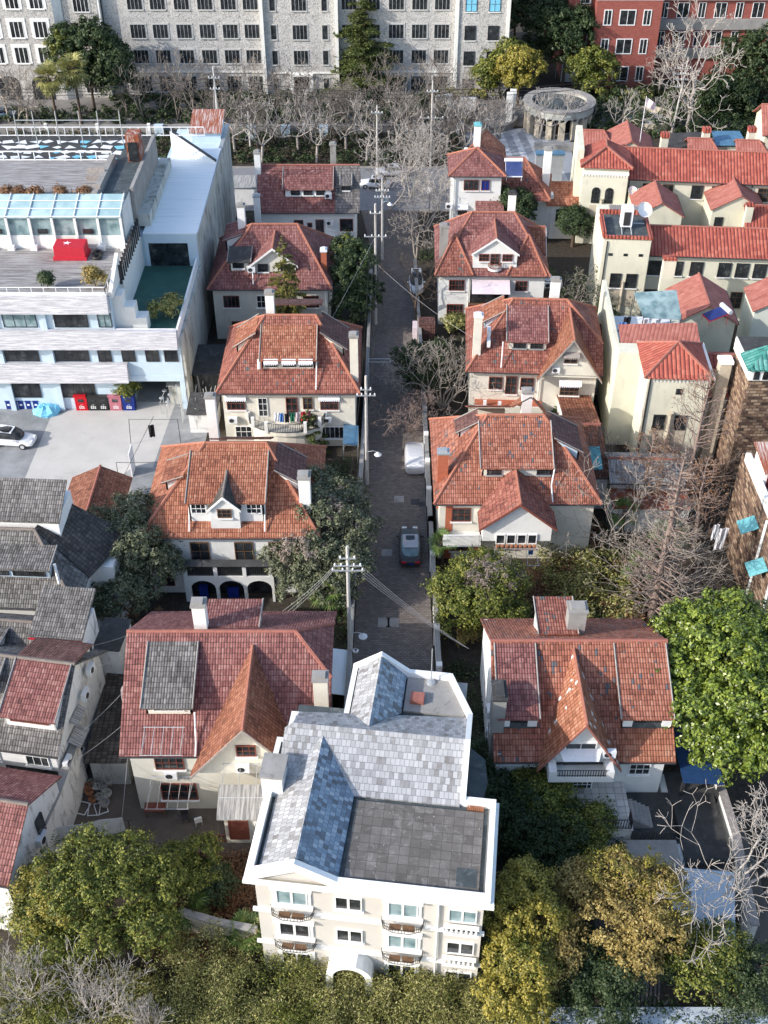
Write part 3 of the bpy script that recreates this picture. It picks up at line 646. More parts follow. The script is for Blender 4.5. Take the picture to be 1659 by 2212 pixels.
# ---------------------------------------------------------------- villas right of the lane
h=House('villa','orange tiled villa with white front gable, right of the black saloon on the lane',4.05,71.5,13.6,12.1,6.3,10.9,(4.5,6.3),(4.5,6.3),'cream','tile_patched',group=GV,ridge='ridge_orange')
h.shed('S',3.75,9.7,5.6,1.9,8.75,wins=((4.9,1.2),(8.9,1.1)),ov=.3,wkw=dict(sill='galv',nx=3,ny=2))
d=h.gable('S',6.6,2.75,-2.3,6.2,8.5,ov=.45,so=.35,barge='wood_red',wall='white_wall',roof='tile_red'); d['label']='white front gable with a row of small windows'
for i in range(4): win(h.root,5.3+i*.85,-2.33,4.6,.75,1.0,1,1,fm='white_trim',sill=None)
MB().box(4.9,8.2,-2.75,-2.3,3.75,3.85).build('window_shelf','wood_old',h.root)
pl=MB(); 
for i in range(9): pl.lathe([(.1,3.86),(.16,4.0),(.14,4.1)],5.1+i*.37,-2.55,6)
pl.build('flower_pot','terracotta',h.root)
h.w(2.3,4.8,1.6,1.4,3,2,fm='wood_red'); h.w(2.4,1.7,1.8,1.6,4,2,fm='wood_red'); MB().box(1.,1.6,.47,.49,0,6).build('brick_strip','orange_brick',h.root); 
MB().box(3.5,4.1,.45,.48,0,3).build('brick_strip','orange_brick',h.root)
MB().box(.8,3.9,-1.1,.5,2.8,3.0).box(.8,3.9,-1.1,-.98,3.0,3.9).build('balcony','white_wall',h.root); rack(h.root,2.4,-1.05,3.9,2.6,1.3,4,-.1); rack(h.root,6.6,-2.3,3.5,3.4,1.7,5,-.3)
h.shed('E',3.6,7.4,3.8,1.6,8.9,roof='tile_dark',wall='light_blue'); h.shed('W',4.2,6.2,3.8,2.2,9.2,roof='tile_dark',wall='white_trim')
h.chimney(.75,2.6,.85,.7,4,9.6,'orange_brick',cap='galv'); h.chimney(8.6,12.6,.9,.8,4,8.9,'white_trim')
h.pipe([(9.75,1.7,8.7),(9.5,.9,7.5),(9.6,.0,6.5)])
MB().box(3.8,7,12.2,15,0,5.5).build('rear_annex','cream',h.root); MB().slab([(3.4,12.2,7.6),(7.2,12.2,7.6),(7.2,15.3,5.6),(3.4,15.3,5.6)]).build('annex_roof','tile_red',h.root)
m=MB().slab([(7.4,12.2,7.6),(8.9,12.2,8.6),(8.9,14.5,7.6),(7.4,15.3,5.6)]).slab([(8.9,12.2,8.6),(11,12.2,6.),(10.5,15.3,5.6),(8.9,14.5,7.6)]); m.build('annex_roof','tile_orange',h.root)

# -- R3
h=House('villa','orange tiled villa with tall cream gable on its right, right of the lane',7.75,91.5,12.9,12,6.3,10.9,(4.4,6.3),(3.4,8.2),'cream','tile_red',group=GV,rot=-3,ridge='ridge_orange')
h.shed('S',3.75,7.7,5.4,1.9,8.75,roof='tile_rose',wins=((5.0,1.2),(6.6,1.2)),ov=.3,wkw=dict(sill='galv',nx=3,ny=2))
d=h.gable('S',9.75,2.75,-.1,6.3,10.35,roof='tile_brown',ridge='ridge_orange',ov=.45,so=.3,barge='wood_old'); d['label']='tall cream gable with brown shingles'
h.w(9.7,8.0,1.2,.8,2,2,y=-.12,fm='wood_brown'); awning(h.root,9.7,-.12,8.8,1.5,.5,'wood_old'); h.w(9.9,4.7,1.8,1.3,4,3,y=-.12,fm='wood_brown'); awning(h.root,9.9,-.12,5.7,2.1,.5)
ac_unit(h.root,8.4,-.1,6.9,s=.9); ac_unit(h.root,10.7,-.1,2.8); h.w(9.6,1.4,1.8,1.1,2,1,y=-.12,fm='wood_brown')
h.w(2.9,4.8,1.3,1.4,2,2,fm='wood_red'); h.w(4.4,4.6,1.1,2.,2,2,fm='wood_red'); h.w(5.9,4.8,1.3,1.4,2,2,fm='wood_red')
MB().box(1.,7.4,-1.6,.5,2.7,2.9).build('balcony_floor','orange_brick',h.root); MB().box(1.,7.4,-1.75,-1.6,2.4,3.6).build('balcony','cream',h.root)
MB().box(1.8,2.1,-.8,-.5,2.9,3.5).box(3.2,3.5,-1.1,-.8,2.9,3.6).box(4.6,5.1,-.9,-.5,2.9,3.3).build('balcony_things','metal_white',h.root)
h.shed('W',4.,7.2,3.6,1.7,8.9,roof='tile_orange',wall='light_blue'); ac_unit(h.root,1.9,2.6,9.2,'E'); ac_unit(h.root,1.9,2.,8.4,'E')
h.chimney(.95,1.7,.75,.8,5.8,11.3,'cream',cap='metal_white'); h.chimney(8.4,7.4,.9,.7,9.5,12.2,'white_trim')
h.pipe([(3.4,1.6,8.7),(3.3,.2,6.7)]); h.pipe([(7.3,-.05,6.1),(7.0,.3,5.5),(7.0,.3,.5)])
MB().slab([(12.2,9.5,6.5),(15.,9.5,6.2),(15,6,5.2),(12.2,6,5.4)]).build('rear_roof','tile_brown',h.root); MB().box(12.5,14.6,6.3,9.3,0,5.2).build('rear_annex','cream',h.root)
# -- R4
h=House('villa','red tiled villa with white gabled centre dormer and tiny balcony, right of the lane',5.5,110.75,12.4,12,6.3,10.9,(4.0,6.3),(3.8,6.3),'white_wall','tile_rose',group=GV,rot=-1.5,ridge='ridge_orange')
h.gable('S',6.4,2.35,.75,8.7,10.4,ov=.2,so=.2,base=6.8,roof='tile_rose',ridge='ridge_orange')
h.w(5.2,8.1,1.1,.85,3,2,y=.75,fm='wood_red'); h.w(6.4,7.9,1.0,1.3,2,3,y=.75,fm='wood_red',sill=None); h.w(7.7,8.1,1.1,.85,3,2,y=.75,fm='wood_red')
b=MB().prism([(6.4+.75*math.cos(t*math.pi/8),.75-.7*math.sin(t*math.pi/8)) for t in range(9)],6.75,7.0); b.build('balcony','white_trim',h.root)
railmb([(6.4+.7*math.cos(t*math.pi/8),.75-.65*math.sin(t*math.pi/8)) for t in range(9)],7.0,7.6,.12).build('railing','rust',h.root)
for a0,a1,ap in ((.0,4.0,1.9),(7.7,11.9,9.9)):   # two forward hips
    r=MB(); T=h.t
    yb=3.3; r.slab([(a0,-.02,6.33),(a1+.1,-.02,6.33),(ap+.2,3.6,9.4)],.1); r.build('front_hip','tile_red',h.root)
    MB().tube([(a0,-.02,6.4),(ap+.2,3.6,9.45)],.12,5).tube([(a1+.1,-.02,6.4),(ap+.2,3.6,9.45)],.12,5).build('ridge_tiles','ridge_orange',h.root)
for a in (2.4,): h.w(a,4.9,1.7,1.3,5,2,fm='wood_red'); h.w(a-.1,1.8,1.8,1.6,5,2,fm='wood_red')
h.w(9.4,4.9,1.3,1.2,3,2,fm='wood_red')
MB().slab([(4.0,-1.4,4.9),(8.1,-1.4,4.9),(8.1,.4,5.7),(4.0,.4,5.7)],.04).build('awning','cloth_pink',h.root)
MB().box(3.7,8.2,-1.5,.5,2.6,2.8).build('balcony_floor','wood_brown',h.root); MB().box(3.7,8.2,-1.6,-1.5,2.5,3.6).build('balcony_front','maroon',h.root)
MB().box(3.9,8.1,.42,.48,2.8,5.5).build('balcony_shade','glass_dark',h.root)
h.chimney(.9,3.2,.9,.9,4,10.5,'grey_conc'); h.chimney(8.4,7.9,.8,.7,9.5,12.2,'white_trim',cap='dark_roof')
h.gable('E',6.5,2.3,.5,7.2,9.0,roof='tile_brown',wall='white_wall',ov=.3); h.pipe([(3.7,.3,6.1),(3.7,.3,0)]); ac_unit(h.root,12.7,3.4,3.6,'S'); ac_unit(h.root,13.8,3.4,3.6,'S'); dish(h.root,12.2,1.2,5.6,.5)
# -- R5 tower house
h=House('villa','white villa with red pyramid roofed tower at the upper end of the lane',7.7,130.3,6.9,6.6,9.2,11.4,(3.4,9.2),(3.4,9.2),'white_wall','tile_rose',group=GV,ridge='ridge_orange',rot=-1)
win(h.root,2.8,.47,7.9,1.8,1.3,3,1,fm='wood_red',sill='white_trim'); win(h.root,4.5,.47,7.9,1.0,1.3,2,1,fm='wood_red',gm='plastic_blue',sill='white_trim'); h.w(1.9,4.5,1.2,.9,2,2,fm='wood_brown'); awning(h.root,1.9,.45,5.4,1.3,.5)
MB().box(3.7,6.4,-1.6,.5,0,4.8).build('porch','white_wall',h.root); MB().slab([(3.4,-1.9,4.8),(6.8,-1.9,4.8),(6.8,.5,5.9),(3.4,.5,5.9)]).build('porch_roof','tile_rose',h.root)
MB().box(6.3,13.2,3.0,9.,0,5.6).build('wing','white_wall',h.root)
m=MB().slab([(6.4,2.6,5.7),(12.6,1.2,5.6),(9.6,6,9.0),(6.4,6,9.)]).slab([(12.6,1.2,5.6),(13.6,9.5,5.6),(9.6,6,9.0)]).slab([(13.6,9.5,5.6),(6.4,9.5,5.6),(6.4,6,9),(9.6,6,9)]); m.build('wing_roof','tile_red',h.root)
MB().tube([(12.6,1.2,5.75),(9.6,6,9.12)],.13,5).tube([(9.6,6,9.1),(6.4,6,9.1)],.13,5).build('ridge_tiles','ridge_orange',h.root)
m=MB().slab([(2.,8,8.8),(2.6,5,10.6),(5.,11,10.8)],.1).slab([(2.6,5,10.6),(7.4,7,8.8),(7.6,12,8.2),(5.,11,10.8)],.1); m.build('rear_roof','tile_orange',h.root)
MB().box(2.3,6.9,6.6,11,0,8.4).build('rear_block','white_wall',h.root)
MB().box(13.0,16.6,2.6,6,0,4.6).build('annex','white_wall',h.root); MB().slab([(12.3,2.1,4.7),(17,2.1,4.7),(16.8,5.6,6.3),(12.6,5.6,6.3)]).build('annex_roof','tile_orange',h.root)
win(h.root,14.4,2.57,3.1,1.6,1.7,3,2,fm='dark_metal'); win(h.root,10.6,2.97,4.2,1.4,1.2,3,1,fm='dark_metal'); awning(h.root,10.6,2.9,5.2,1.6,.5)
h.chimney(3.6,6.4,.8,.8,10,13.0,'white_trim',cap='teal_awning'); h.chimney(12.3,5.2,.9,.8,5.5,10.5,'white_trim')
h.pipe([(.7,.3,9.1),(.7,.3,0)],r=.08); ac_unit(h.root,.2,-.0,5.5)
def solar(name,label,x,y,z,w,l,tilt,rz,frame='metal_white'):
    r=thing(name,label,'solar heater',x,y,z,rz); c,s=math.cos(R(tilt)),math.sin(R(tilt))
    MB().slab([(-w/2,0,.25),(w/2,0,.25),(w/2,l*c,.25+l*s),(-w/2,l*c,.25+l*s)],.06).build('back_tray',frame,r)
    t=MB(); n=int(w/.09)
    for i in range(n): a=-w/2+.06+(w-.12)*i/(n-1); t.tube([(a,.05,.32),(a,l*c-.05,.3+l*s)],.03,5)
    t.build('collector_tubes','solar_blue',r)
    MB().tube([(-w/2-.1,l*c+.1,.42+l*s),(w/2+.1,l*c+.1,.42+l*s)],.24,10).build('water_tank','metal_white',r)
    f=MB()
    for a in (-w/2+.1,w/2-.1): f.tube([(a,.05,.2),(a,.05,-.3)],.03,4).tube([(a,l*c,.2+l*s),(a,l*c,-.5)],.03,4)
    f.build('frame',frame,r); return r
x,y=at(1110,388,8.6); solar('solar_heater','blue tube solar water heater with white tank beside the pyramid roofed tower',x,y,8.7,2.0,2.0,38,0)
# -- H2 big villa front right
h=House('villa','villa with flaked orange gable over a balcony, right of the slate roofed house',7.0,46.0,11.65,13,5.7,10.2,(0,0),(0,0),'white_wall','tile_patched',group=GV,ridge='ridge_red',ry=6.4)
h.shed('S',.25,2.95,6.2,1.75,8.15,roof='tile_rose',wall='bitumen',wins=((1.55,1.3),),ov=.3,wkw=dict(sill=None,nx=4,ny=1,fm='dark_metal'),wh=.5)
for a in (.75,2.5,8.6,11.1): MB().box(a-.3,a+.3,1.6,1.74,7.25,7.9).build('shutter','white_trim',h.root)
h.shed('S',8.1,11.5,6.2,1.75,8.15,roof='tile_patched',wall='bitumen',wins=((10.,1.9),),ov=.3,wkw=dict(sill=None,nx=4,ny=1,fm='dark_metal'),wh=.5)
d=h.gable('S',5.45,2.35,.0,6.0,9.85,roof='tile_flaked',ridge='ridge_orange',ov=.45,so=.35,barge='ridge_red'); d['label']='front gable with many flaked white tiles'
h.w(5.4,7.2,2.0,1.0,2,1,y=-.02,fm='white_trim',sill=None); h.w(5.9,4.0,1.3,2.1,4,4,fm='white_trim',sill=None,y=-.02); h.w(2.9,4.2,1.2,1.1,3,3,fm='white_trim'); h.w(9.6,4.4,1.4,1.1,3,2,fm='white_trim')
MB().box(3.4,7.5,-1.2,0,5.2,5.4).box(3.4,3.9,-1.2,-.1,5.4,6.2).box(7.0,7.5,-1.2,-.1,5.4,6.2).box(3.9,7.0,-1.2,-1.08,5.4,5.7).build('balcony','white_wall',h.root)
railmb([(3.9,-1.14),(7.0,-1.14)],5.7,6.3).build('railing','black_iron',h.root)
MB().slab([(4.3,-.8,6.75),(6.5,-.8,6.75),(6.8,-.05,7.1),(4.,-.05,7.1)],.03).build('sheet_awning','cloth_white',h.root)
ac_unit(h.root,7.2,-.1,6.9)
MB().box(4.0,8.7,-3.2,.4,0,3.0).build('terrace','white_wall',h.root); MB().box(3.9,8.75,-3.3,.4,3.004,3.1).build('terrace_floor','pale_tiles',h.root); MB().box(8.76,11.7,-3.4,.4,0,1.95).build('stair_court','white_wall',h.root); MB().box(8.76,11.8,-3.5,.4,1.953,2.02).build('court_floor','dark_roof',h.root)
railmb([(6.2,-3.2),(8.6,-3.2),(8.6,-2.4)],3.1,4.0).build('railing','black_iron',h.root); railmb([(8.8,-3.4),(11.7,-3.4),(11.7,-1.)],2.05,3.0).build('railing','black_iron',h.root)
st=MB()
for i in range(5): st.box(8.8+i*.3,9.1+i*.3,-2.4,-.8,2.02,2.95-i*.2)
st.build('stair','grey_conc',h.root)
MB().box(7.0,11.4,-5.6,-3.5,0,2.3).build('annex','white_wall',h.root); MB().box(6.9,11.5,-5.75,-3.53,2.3,2.4).build('annex_roof','grey_conc',h.root)
win(h.root,9.6,-5.63,1.35,2.4,1.3,2,1,fm='white_trim',sill=None); MB().box(11.45,14.6,-5.2,2.,0,1.9).build('annex_low','white_wall',h.root); MB().box(11.85,14.8,-5.3,2.1,1.905,1.98).build('terrace_floor','dark_roof',h.root); railmb([(11.6,-5.2),(14.7,-5.2)],2.0,2.9).build('railing','black_iron',h.root)
win(h.root,13.1,-5.23,1.0,1.2,.8,2,1,fm='white_trim',sill=None)
h.chimney(.3,2.3,.8,1.6,3,9.8,'grey_conc',cap='dark_roof'); h.chimney(5.9,8.5,1.2,1.0,9,11.1,'grey_conc',cap='grey_conc')
MB().box(.25,.5,.4,12.6,0,6.0).build('party_wall','stained_wall',h.root)
for zz,yy in ((6.2,2.5),(5.4,4.5),(4.5,3.2),(3.2,3.4)): ac_unit(h.root,.2,yy,zz,'W')
h.shed('N',5.6,8.3,5.4,2.2,9.6,roof='tile_red')
b=MB().slab([(7.9,-.02,5.73),(11.65,-.02,5.73),(11.65,1.6,6.86),(7.9,1.6,6.86)],.1); b.build('lower_roof','tile_orange',h.root)
m=MB().slab([(12.5,0,3.6),(15.2,0,3.4),(15.2,8,3.6),(12.5,8,3.8)],.06); tag(m.build('blue_shed_roof','tarp_blue'),'dark blue sheet roof under the big bright green tree','roof'); bpy.data.objects['blue_shed_roof'].location=(7,46,0)
mm=MB()
for a,b2 in ((12.6,.2),(15.,.2),(12.6,7.8),(15.,7.8)): mm.box(a-.1,a+.1,b2-.1,b2+.1,0,3.4)
o=mm.build('post','dark_metal',bpy.data.objects['blue_shed_roof'])
# ---------------------------------------------------------------- slate roofed white house in the foreground
wh=thing('slate_roofed_house','large white house with pale slate roofs and white parapets in the foreground','house',-7.39,34.86,0,-7)
out=[(0,0),(13.1,0),(13.1,6.35),(11.38,6.35),(11.38,12.5),(9.9,15.68),(7.2,15.7),(5.4,15.8),(3.56,15.75),(3.54,11.38),(.82,11.38),(.35,11.38),(.35,9.3),(-.15,9.3),(-.15,7.9),(.0,5.3)]
ZP=10.5
MB().prism([(.3,.3),(12.8,.3),(12.8,6.1),(11.15,6.1),(11.15,12.4),(9.8,15.4),(3.8,15.4),(3.8,11.1),(.6,11.1),(.5,9.1),(.25,9.1),(.25,5.3)],0,9.9).build('wall','beige_wall',wh)
# parapet ring following the outline; rakes over the three gables
def ringseg(mb,a,b,za,zb,t=.32,dep=.75,side=1):
    a=Vector(a);b=Vector(b);d=(b-a).normalized();n=Vector((-d.y,d.x))*t*side
    A,B,C,D_=a,b,b+n,a+n
    n0=len(mb.v); 
    mb.v+=[(A.x,A.y,za-dep),(B.x,B.y,zb-dep),(C.x,C.y,zb-dep),(D_.x,D_.y,za-dep),(A.x,A.y,za),(B.x,B.y,zb),(C.x,C.y,zb),(D_.x,D_.y,za)]
    mb.f+=[[n0+i for i in q] for q in ((0,3,2,1),(4,5,6,7),(0,1,5,4),(1,2,6,5),(2,3,7,6),(3,0,4,7))]
pr=MB()
segs=[((0,0),(2.65,0),ZP,11.75),((2.65,0),(4.95,0),11.75,ZP),((4.95,0),(13.1,0),ZP,ZP),((13.1,.32),(13.1,6.35),ZP,ZP),((13.1-.32,6.35),(11.38,6.35),ZP,ZP),
((11.38,6.03),(11.38,9.2),ZP,12.05),((11.38,9.2),(11.38,12.5),12.05,ZP),((11.38,12.5),(9.9,15.68),ZP,ZP),((9.8,15.68),(7.2,15.7),ZP,ZP),((7.2,15.7),(5.4,15.75),ZP,11.85),((5.4,15.75),(3.56,15.75),11.85,ZP),
((3.56,15.45),(3.54,11.38),ZP,ZP),((3.54,11.38),(.35,11.38),ZP,ZP),((.35,11.1),(.35,9.3),ZP,ZP),((.35,9.3),(-.15,9.3),ZP,ZP),((-.15,9.0),(-.15,7.9),ZP,ZP),((-.15,7.9),(0,5.3),ZP,ZP),((0,5.3),(0,.32),ZP,ZP)]
for i,(a,b,za,zb) in enumerate(segs): ringseg(pr,a,b,za-.002*(i%2),zb-.002*(i%2))
pr.build('parapet','white_trim',wh)
ck=MB(); ck.box(-.22,13.32,-.22,-.003,9.75,9.98); ck.box(13.103,13.3,-.0,6.5,9.75,9.98).box(-.2,-.003,0,5.0,9.75,9.98)
ck.box(.05,12.95,.12,.297,6.55,6.8).box(.05,12.95,.12,.297,3.25,3.45); ck.build('cornice','white_trim',wh)
# gable infill under the front rake
MB().extr([(.3,.31,9.8),(5.,.31,9.8),(2.65,.31,11.1)],(0,.2,0)).extr([(3.8,15.3,9.8),(7.2,15.3,9.8),(5.4,15.3,11.3)],(0,.12,0)).build('gable_wall','beige_wall',wh)
MB().box(.35,12.7,.4,6.0,9.9,9.98).box(.6,11.1,6.0,12.4,9.9,9.97).box(3.9,9.9,12.4,15.3,9.9,9.98).build('gutter_floor','bitumen',wh)
# main slate roof
s=MB().slab([(5.45,5.9,10.15),(11.05,5.9,10.15),(11.05,9.25,12.0),(.9,9.25,12.0),(.9,5.9,10.15)],.12); s.build('main_roof','slate_light',wh)
MB().slab([(11.05,12.45,10.15),(.9,11.05,10.9),(.9,9.25,12.0),(11.05,9.25,12.0)],.12).build('main_roof_back','slate_light',wh)
MB().slab([(.55,.45,10.2),(2.68,.45,11.7),(2.78,8.85,11.72),(.55,6.,10.2)],.1).build('south_gable_left_slope','slate_light',wh)
MB().slab([(4.9,.45,10.05),(4.98,5.9,10.15),(2.78,8.85,11.72),(2.68,.45,11.7)],.1).build('south_gable_right_slope','slate_shaded',wh)
MB().slab([(3.95,15.4,10.5),(3.95,11.3,10.5),(5.36,9.8,11.78),(5.4,15.4,11.78)],.1).build('north_gable_left_slope','slate_light',wh)
MB().slab([(7.0,15.4,10.2),(5.4,15.4,11.78),(5.36,9.8,11.78),(7.0,12.2,10.3)],.1).build('north_gable_right_slope','slate_shaded',wh)
MB().slab([(.9,5.9,10.15),(.9,9.25,12.),(.45,9.0,11.8),(.45,5.9,10.15)],.1).build('slate_apron','slate_light',wh)
MB().box(5.2,12.45,.55,5.6,9.985,10.16).build('roof_pavers','pavers',wh)
v=MB()
for q in range(14):
    a=RNG.uniform(5.3,12.3);b_=RNG.uniform(.65,5.5);r=RNG.uniform(.03,.06); v.box(a-r,a+r,b_-r*.7,b_+r*.7,10.16,10.17+r*.3,rot=RNG.uniform(0,90))
v.build('roof_debris','grey_conc',wh)
br=MB()
for q in range(8): br.box(11.5+q*.12,11.59+q*.12,5.75,5.95,10.0,10.22)
for q in range(5): br.box(11.3+q*.17,11.42+q*.17,1.35+.12*(q%2),1.55+.12*(q%2),10.0,10.1,rot=20*q)
br.build('loose_bricks','terracotta',wh)
MB().box(11.2,12.3,.75,1.9,10.162,10.17).build('missing_pavers','bitumen',wh)
MB().box(7.1,10.9,12.55,15.3,9.99,10.12).build('rear_flat_roof','grey_conc',wh)
MB().box(7.45,8.3,13.15,13.9,10.12,10.45).build('roof_hatch','ridge_red',wh); 
MB().tube([(8.6,15.05,10.1),(8.6,15.05,13.2)],.035,5).lathe([(.3,10.12),(.25,10.25),(.1,10.3)],8.6,15.05,10).build('roof_mast','galv',wh)
c=MB().box(-.25,.95,5.35,6.9,9,11.7).build('chimney','white_trim',wh); MB().box(-.35,1.05,5.25,7.0,11.7,11.85).build('cap','grey_conc',c)
# octagonal bay on the right
oc=[(11.4,7.6),(12.2,8.2),(12.4,9.4),(12.2,10.9),(11.4,11.6)]
MB().prism(oc,0,7.8).build('side_bay','light_blue',wh)
MB().prism([(11.4,7.3),(12.35,8.0),(12.6,9.4),(12.35,11.1),(11.4,11.9)],7.8,8.0).build('bay_roof','bitumen',wh)
# windows of the front
for zi,z in enumerate((8.15,4.9,1.75)):
    for a,wd,hh,kind in ((2.3,1.75,1.35,'b'),(5.45,1.5,1.2,'p'),(8.45,1.65,1.35,'b'),(11.7,1.55,1.2,'r')):
        if zi==2 and kind=='p': continue
        if kind=='r': 
            win(wh,a,.28,z,wd,hh,2,1,fm='white_trim',gm='glass_dark' if zi else 'glass_curtain',sill=None,bw=.12)
            if zi<2:
                bl=MB()
                for q in range(7): bl.lathe([(.05,z-1.35),(.1,z-1.2),(.05,z-1.0),(.08,z-.8)],a-.8+q*.27,.0,6)
                bl.box(a-.95,a+.95,-.1,.15,z-.8,z-.7).box(a-.95,a+.95,-.1,.2,z-1.5,z-1.35); bl.build('balustrade','white_trim',wh)
            continue
        g='glass_curtain' if (zi==0 and kind=='b') or (zi==1 and a>8) else 'glass_dark'
        win(wh,a,.28,z,wd,hh,2,1,fm='white_trim',gm=g,sill='white_trim' if kind=='p' else None,bw=.14,surround=None if kind=='p' else ('white_trim',.2))
        if kind=='b' and zi<2:
            MB().box(a-wd/2-.3,a+wd/2+.3,.0,.28,z+hh/2+.2,z+hh/2+.33).build('window_hood','white_trim',wh); MB().box(a-wd/2-.3,a+wd/2+.3,.05,.28,z-hh/2-.2,z-hh/2-.08).build('window_ledge','white_trim',wh)
            k=MB(); L=wd/2+.35
            arc=[(a-L,.25),(a-L+.15,-.2),(a-L*.4,-.42),(a+L*.4,-.42),(a+L-.15,-.2),(a+L,.25)]
            for zz in (z-hh/2-.62,z-hh/2-.3): k.tube([(x_,y_,zz) for x_,y_ in arc],.022,4)
            n=26
            for q in range(n+1):
                t=q/n*(len(arc)-1); i0=min(int(t),len(arc)-2); f=t-i0; x_=arc[i0][0]*(1-f)+arc[i0+1][0]*f; y_=arc[i0][1]*(1-f)+arc[i0+1][1]*f
                k.tube([(x_,y_,z-hh/2-.25),(x_,y_,z-hh/2-.62),(x_*.9+a*.1,.2,z-hh/2-.7)],.014,3)
            fb=k.build('flower_basket','black_iron',wh)
            MB().box(a-.7,a-.05,-.3,-.02,z-hh/2-.6,z-hh/2-.38).box(a+.05,a+.7,-.3,-.02,z-hh/2-.6,z-hh/2-.38).build('planter','wood_brown',fb)
d=MB()
for i in range(10):
    t0,t1=math.pi*i/10,math.pi*(i+1)/10; r0,r1=.95,1.35
    d.extr([(5.5-r0*math.cos(t0),-.7,1.9+r0*math.sin(t0)),(5.5-r1*math.cos(t0),-.7,1.9+r1*math.sin(t0)),(5.5-r1*math.cos(t1),-.7,1.9+r1*math.sin(t1)),(5.5-r0*math.cos(t1),-.7,1.9+r0*math.sin(t1))],(0,.98,0))
d.box(4.15,4.55,-.7,.28,0,1.9).box(6.45,6.85,-.7,.28,0,1.9).build('door_hood','white_trim',wh)
MB().box(4.6,6.4,.2,.28,0,2.7).build('door','wood_brown',wh)
MB().tube([(10.4,.2,9.8),(10.35,.15,0)],.07,6).build('downpipe','white_trim',wh)
for b_,z in ((3,8.15),(3,4.9)): win(wh,.27,b_,z,1.2,1.2,2,1,face='W',fm='white_trim'); win(wh,12.83,b_,z,1.2,1.2,2,1,face='E',fm='white_trim')
# ---------------------------------------------------------------- white office block, left
of=thing('office_block','white office block with peeling slatted bands, roof terraces and a green floored courtyard roof','building',0,0)
X0=-62
b=MB().box(X0,-25.6,94.5,128,0,12.4).box(-25.6,-19.6,94.5,109,3.5,8.3).box(-25.6,-25.1,94.5,109,0,3.5).box(-20.1,-19.6,94.5,109,0,3.5).box(-25.6,-19.4,109,139,0,11.6)
b.build('wall','light_blue',of)
y1=at(0,428,16.4)[1]; y2=at(0,345,16.4)[1]; y3=at(0,292,16.4)[1]
MB().box(X0,-25.9,105.6,y3,12.5,16.2).build('upper_storey','white_wall',of)
MB().box(X0,-25.7,94.8,105.6,12.4,12.5).build('terrace_deck','deck',of); MB().box(X0,-26.0,y1,y2,16.203,16.3).build('roof_deck','deck',of)
MB().box(X0,-25.9,y2,y3,16.203,16.28).build('mural_terrace','dark_roof',of)
mm=[MB(),MB()]
for i in range(52):
    x=-44+(i%13)*1.38+RNG.uniform(-.2,.2);y=y2+.9+(i//13)*(y3-y2-1.2)/4+RNG.uniform(-.2,.2);k=RNG.integers(3,5);r=RNG.uniform(.45,.85);t=RNG.uniform(0,6.28)
    mm[0 if RNG.random()<.8 else 1].poly([(x+r*1.15*math.cos(t+j*2*math.pi/k+RNG.uniform(-.4,.4)),y+r*.9*math.sin(t+j*2*math.pi/k),16.285+i*.0008) for j in range(k)])
mm[0].build('mural_white_shards','metal_white',of); mm[1].build('mural_blue_shards','tarp_cyan',of)
# peeling slatted bands
for (z0,z1,x1) in ((11.1,13.0,-25.7),(7.25,9.2,-19.7),(3.5,5.5,-24.9)):
    MB().extr([(X0,94.45,z0),(X0,93.6,z0+.1),(X0,93.9,z1),(X0,94.45,z1)],(x1-X0,0,0)).build('slatted_band','peeling_slats',of)
MB().box(X0,-25.7,94.0,94.5,13.0,13.06).build('coping','white_trim',of)
MB().box(-19.75,-19.55,94.3,109,8.3,9.3).box(-25.7,-19.75,94.3,94.5,8.3,8.6).build('terrace_parapet','white_trim',of)
MB().box(-25.1,-20.1,94.9,101,3.45,3.5).box(-25.6,-19.6,94.44,94.5,3.3,3.9).build('passage_lintel','light_blue',of)
MB().box(-25.1,-20.1,104,104.2,0,3.5).build('passage_shade','glass_dark',of)
MB().box(-25.5,-19.8,94.6,108.9,8.305,8.35).build('green_floor','green_floor',of)
MB().box(-24.5,-20.4,108.85,109.02,8.4,11.0).build('loading_shade','glass_dark',of); MB().box(-24.9,-19.4,108.8,109,11.0,12.0).box(-24.9,-24.5,108.8,109.,8.4,11).box(-20.4,-19.4,108.8,109,8.4,11).build('door_surround','light_blue',of)  # dark panel in the loading opening stands in for its shaded inside
MB().slab([(-24.9,108.8,12.1),(-19.3,108.8,12.1),(-19.3,131,12.3),(-24.9,131,12.3)],.1).build('sheet_roof','white_sheet',of)
MB().box(-19.6,-19.3,94.55,139.5,0,8.28).box(-19.6,-19.3,109,139.5,8.28,11.95).build('side_wall','grim_wall',of)
MB().box(-19.65,-19.2,109,139.5,11.95,12.1).build('side_coping','galv',of)
m=MB().box(-25.6,-25.2,99,109,8.35,13.2).extr([(-25.6,94.5,12.4),(-25.6,99,12.4),(-25.6,99,14.8),(-25.6,94.5,13.1)],(.35,0,0))
for i in range(3): m.box(-25.6+i*1.0,-24.6+i*1.0,95.2,96.6,8.35,12.3-i*1.2)
m.build('stair_wall','white_wall',of)
m=MB()
for i in range(13): y=98+i*.85; m.box(-25.3,-25.05,y,y+.08,12.,14.)
m.build('steel_frame','dark_metal',of)
m=MB().extr([(-24.8,129.5,12.1),(-19.3,126.5,12.1),(-19.3,126.5,12.5),(-24.8,129.5,15.)],(.0,.35,0)).build('sloping_wall','white_sheet',of); MB().extr([(-24.8,129.4,15.),(-19.3,126.4,12.5),(-19.3,126.4,12.65),(-24.8,129.4,15.15)],(0,.5,0)).build('sloping_coping','dark_metal',of)
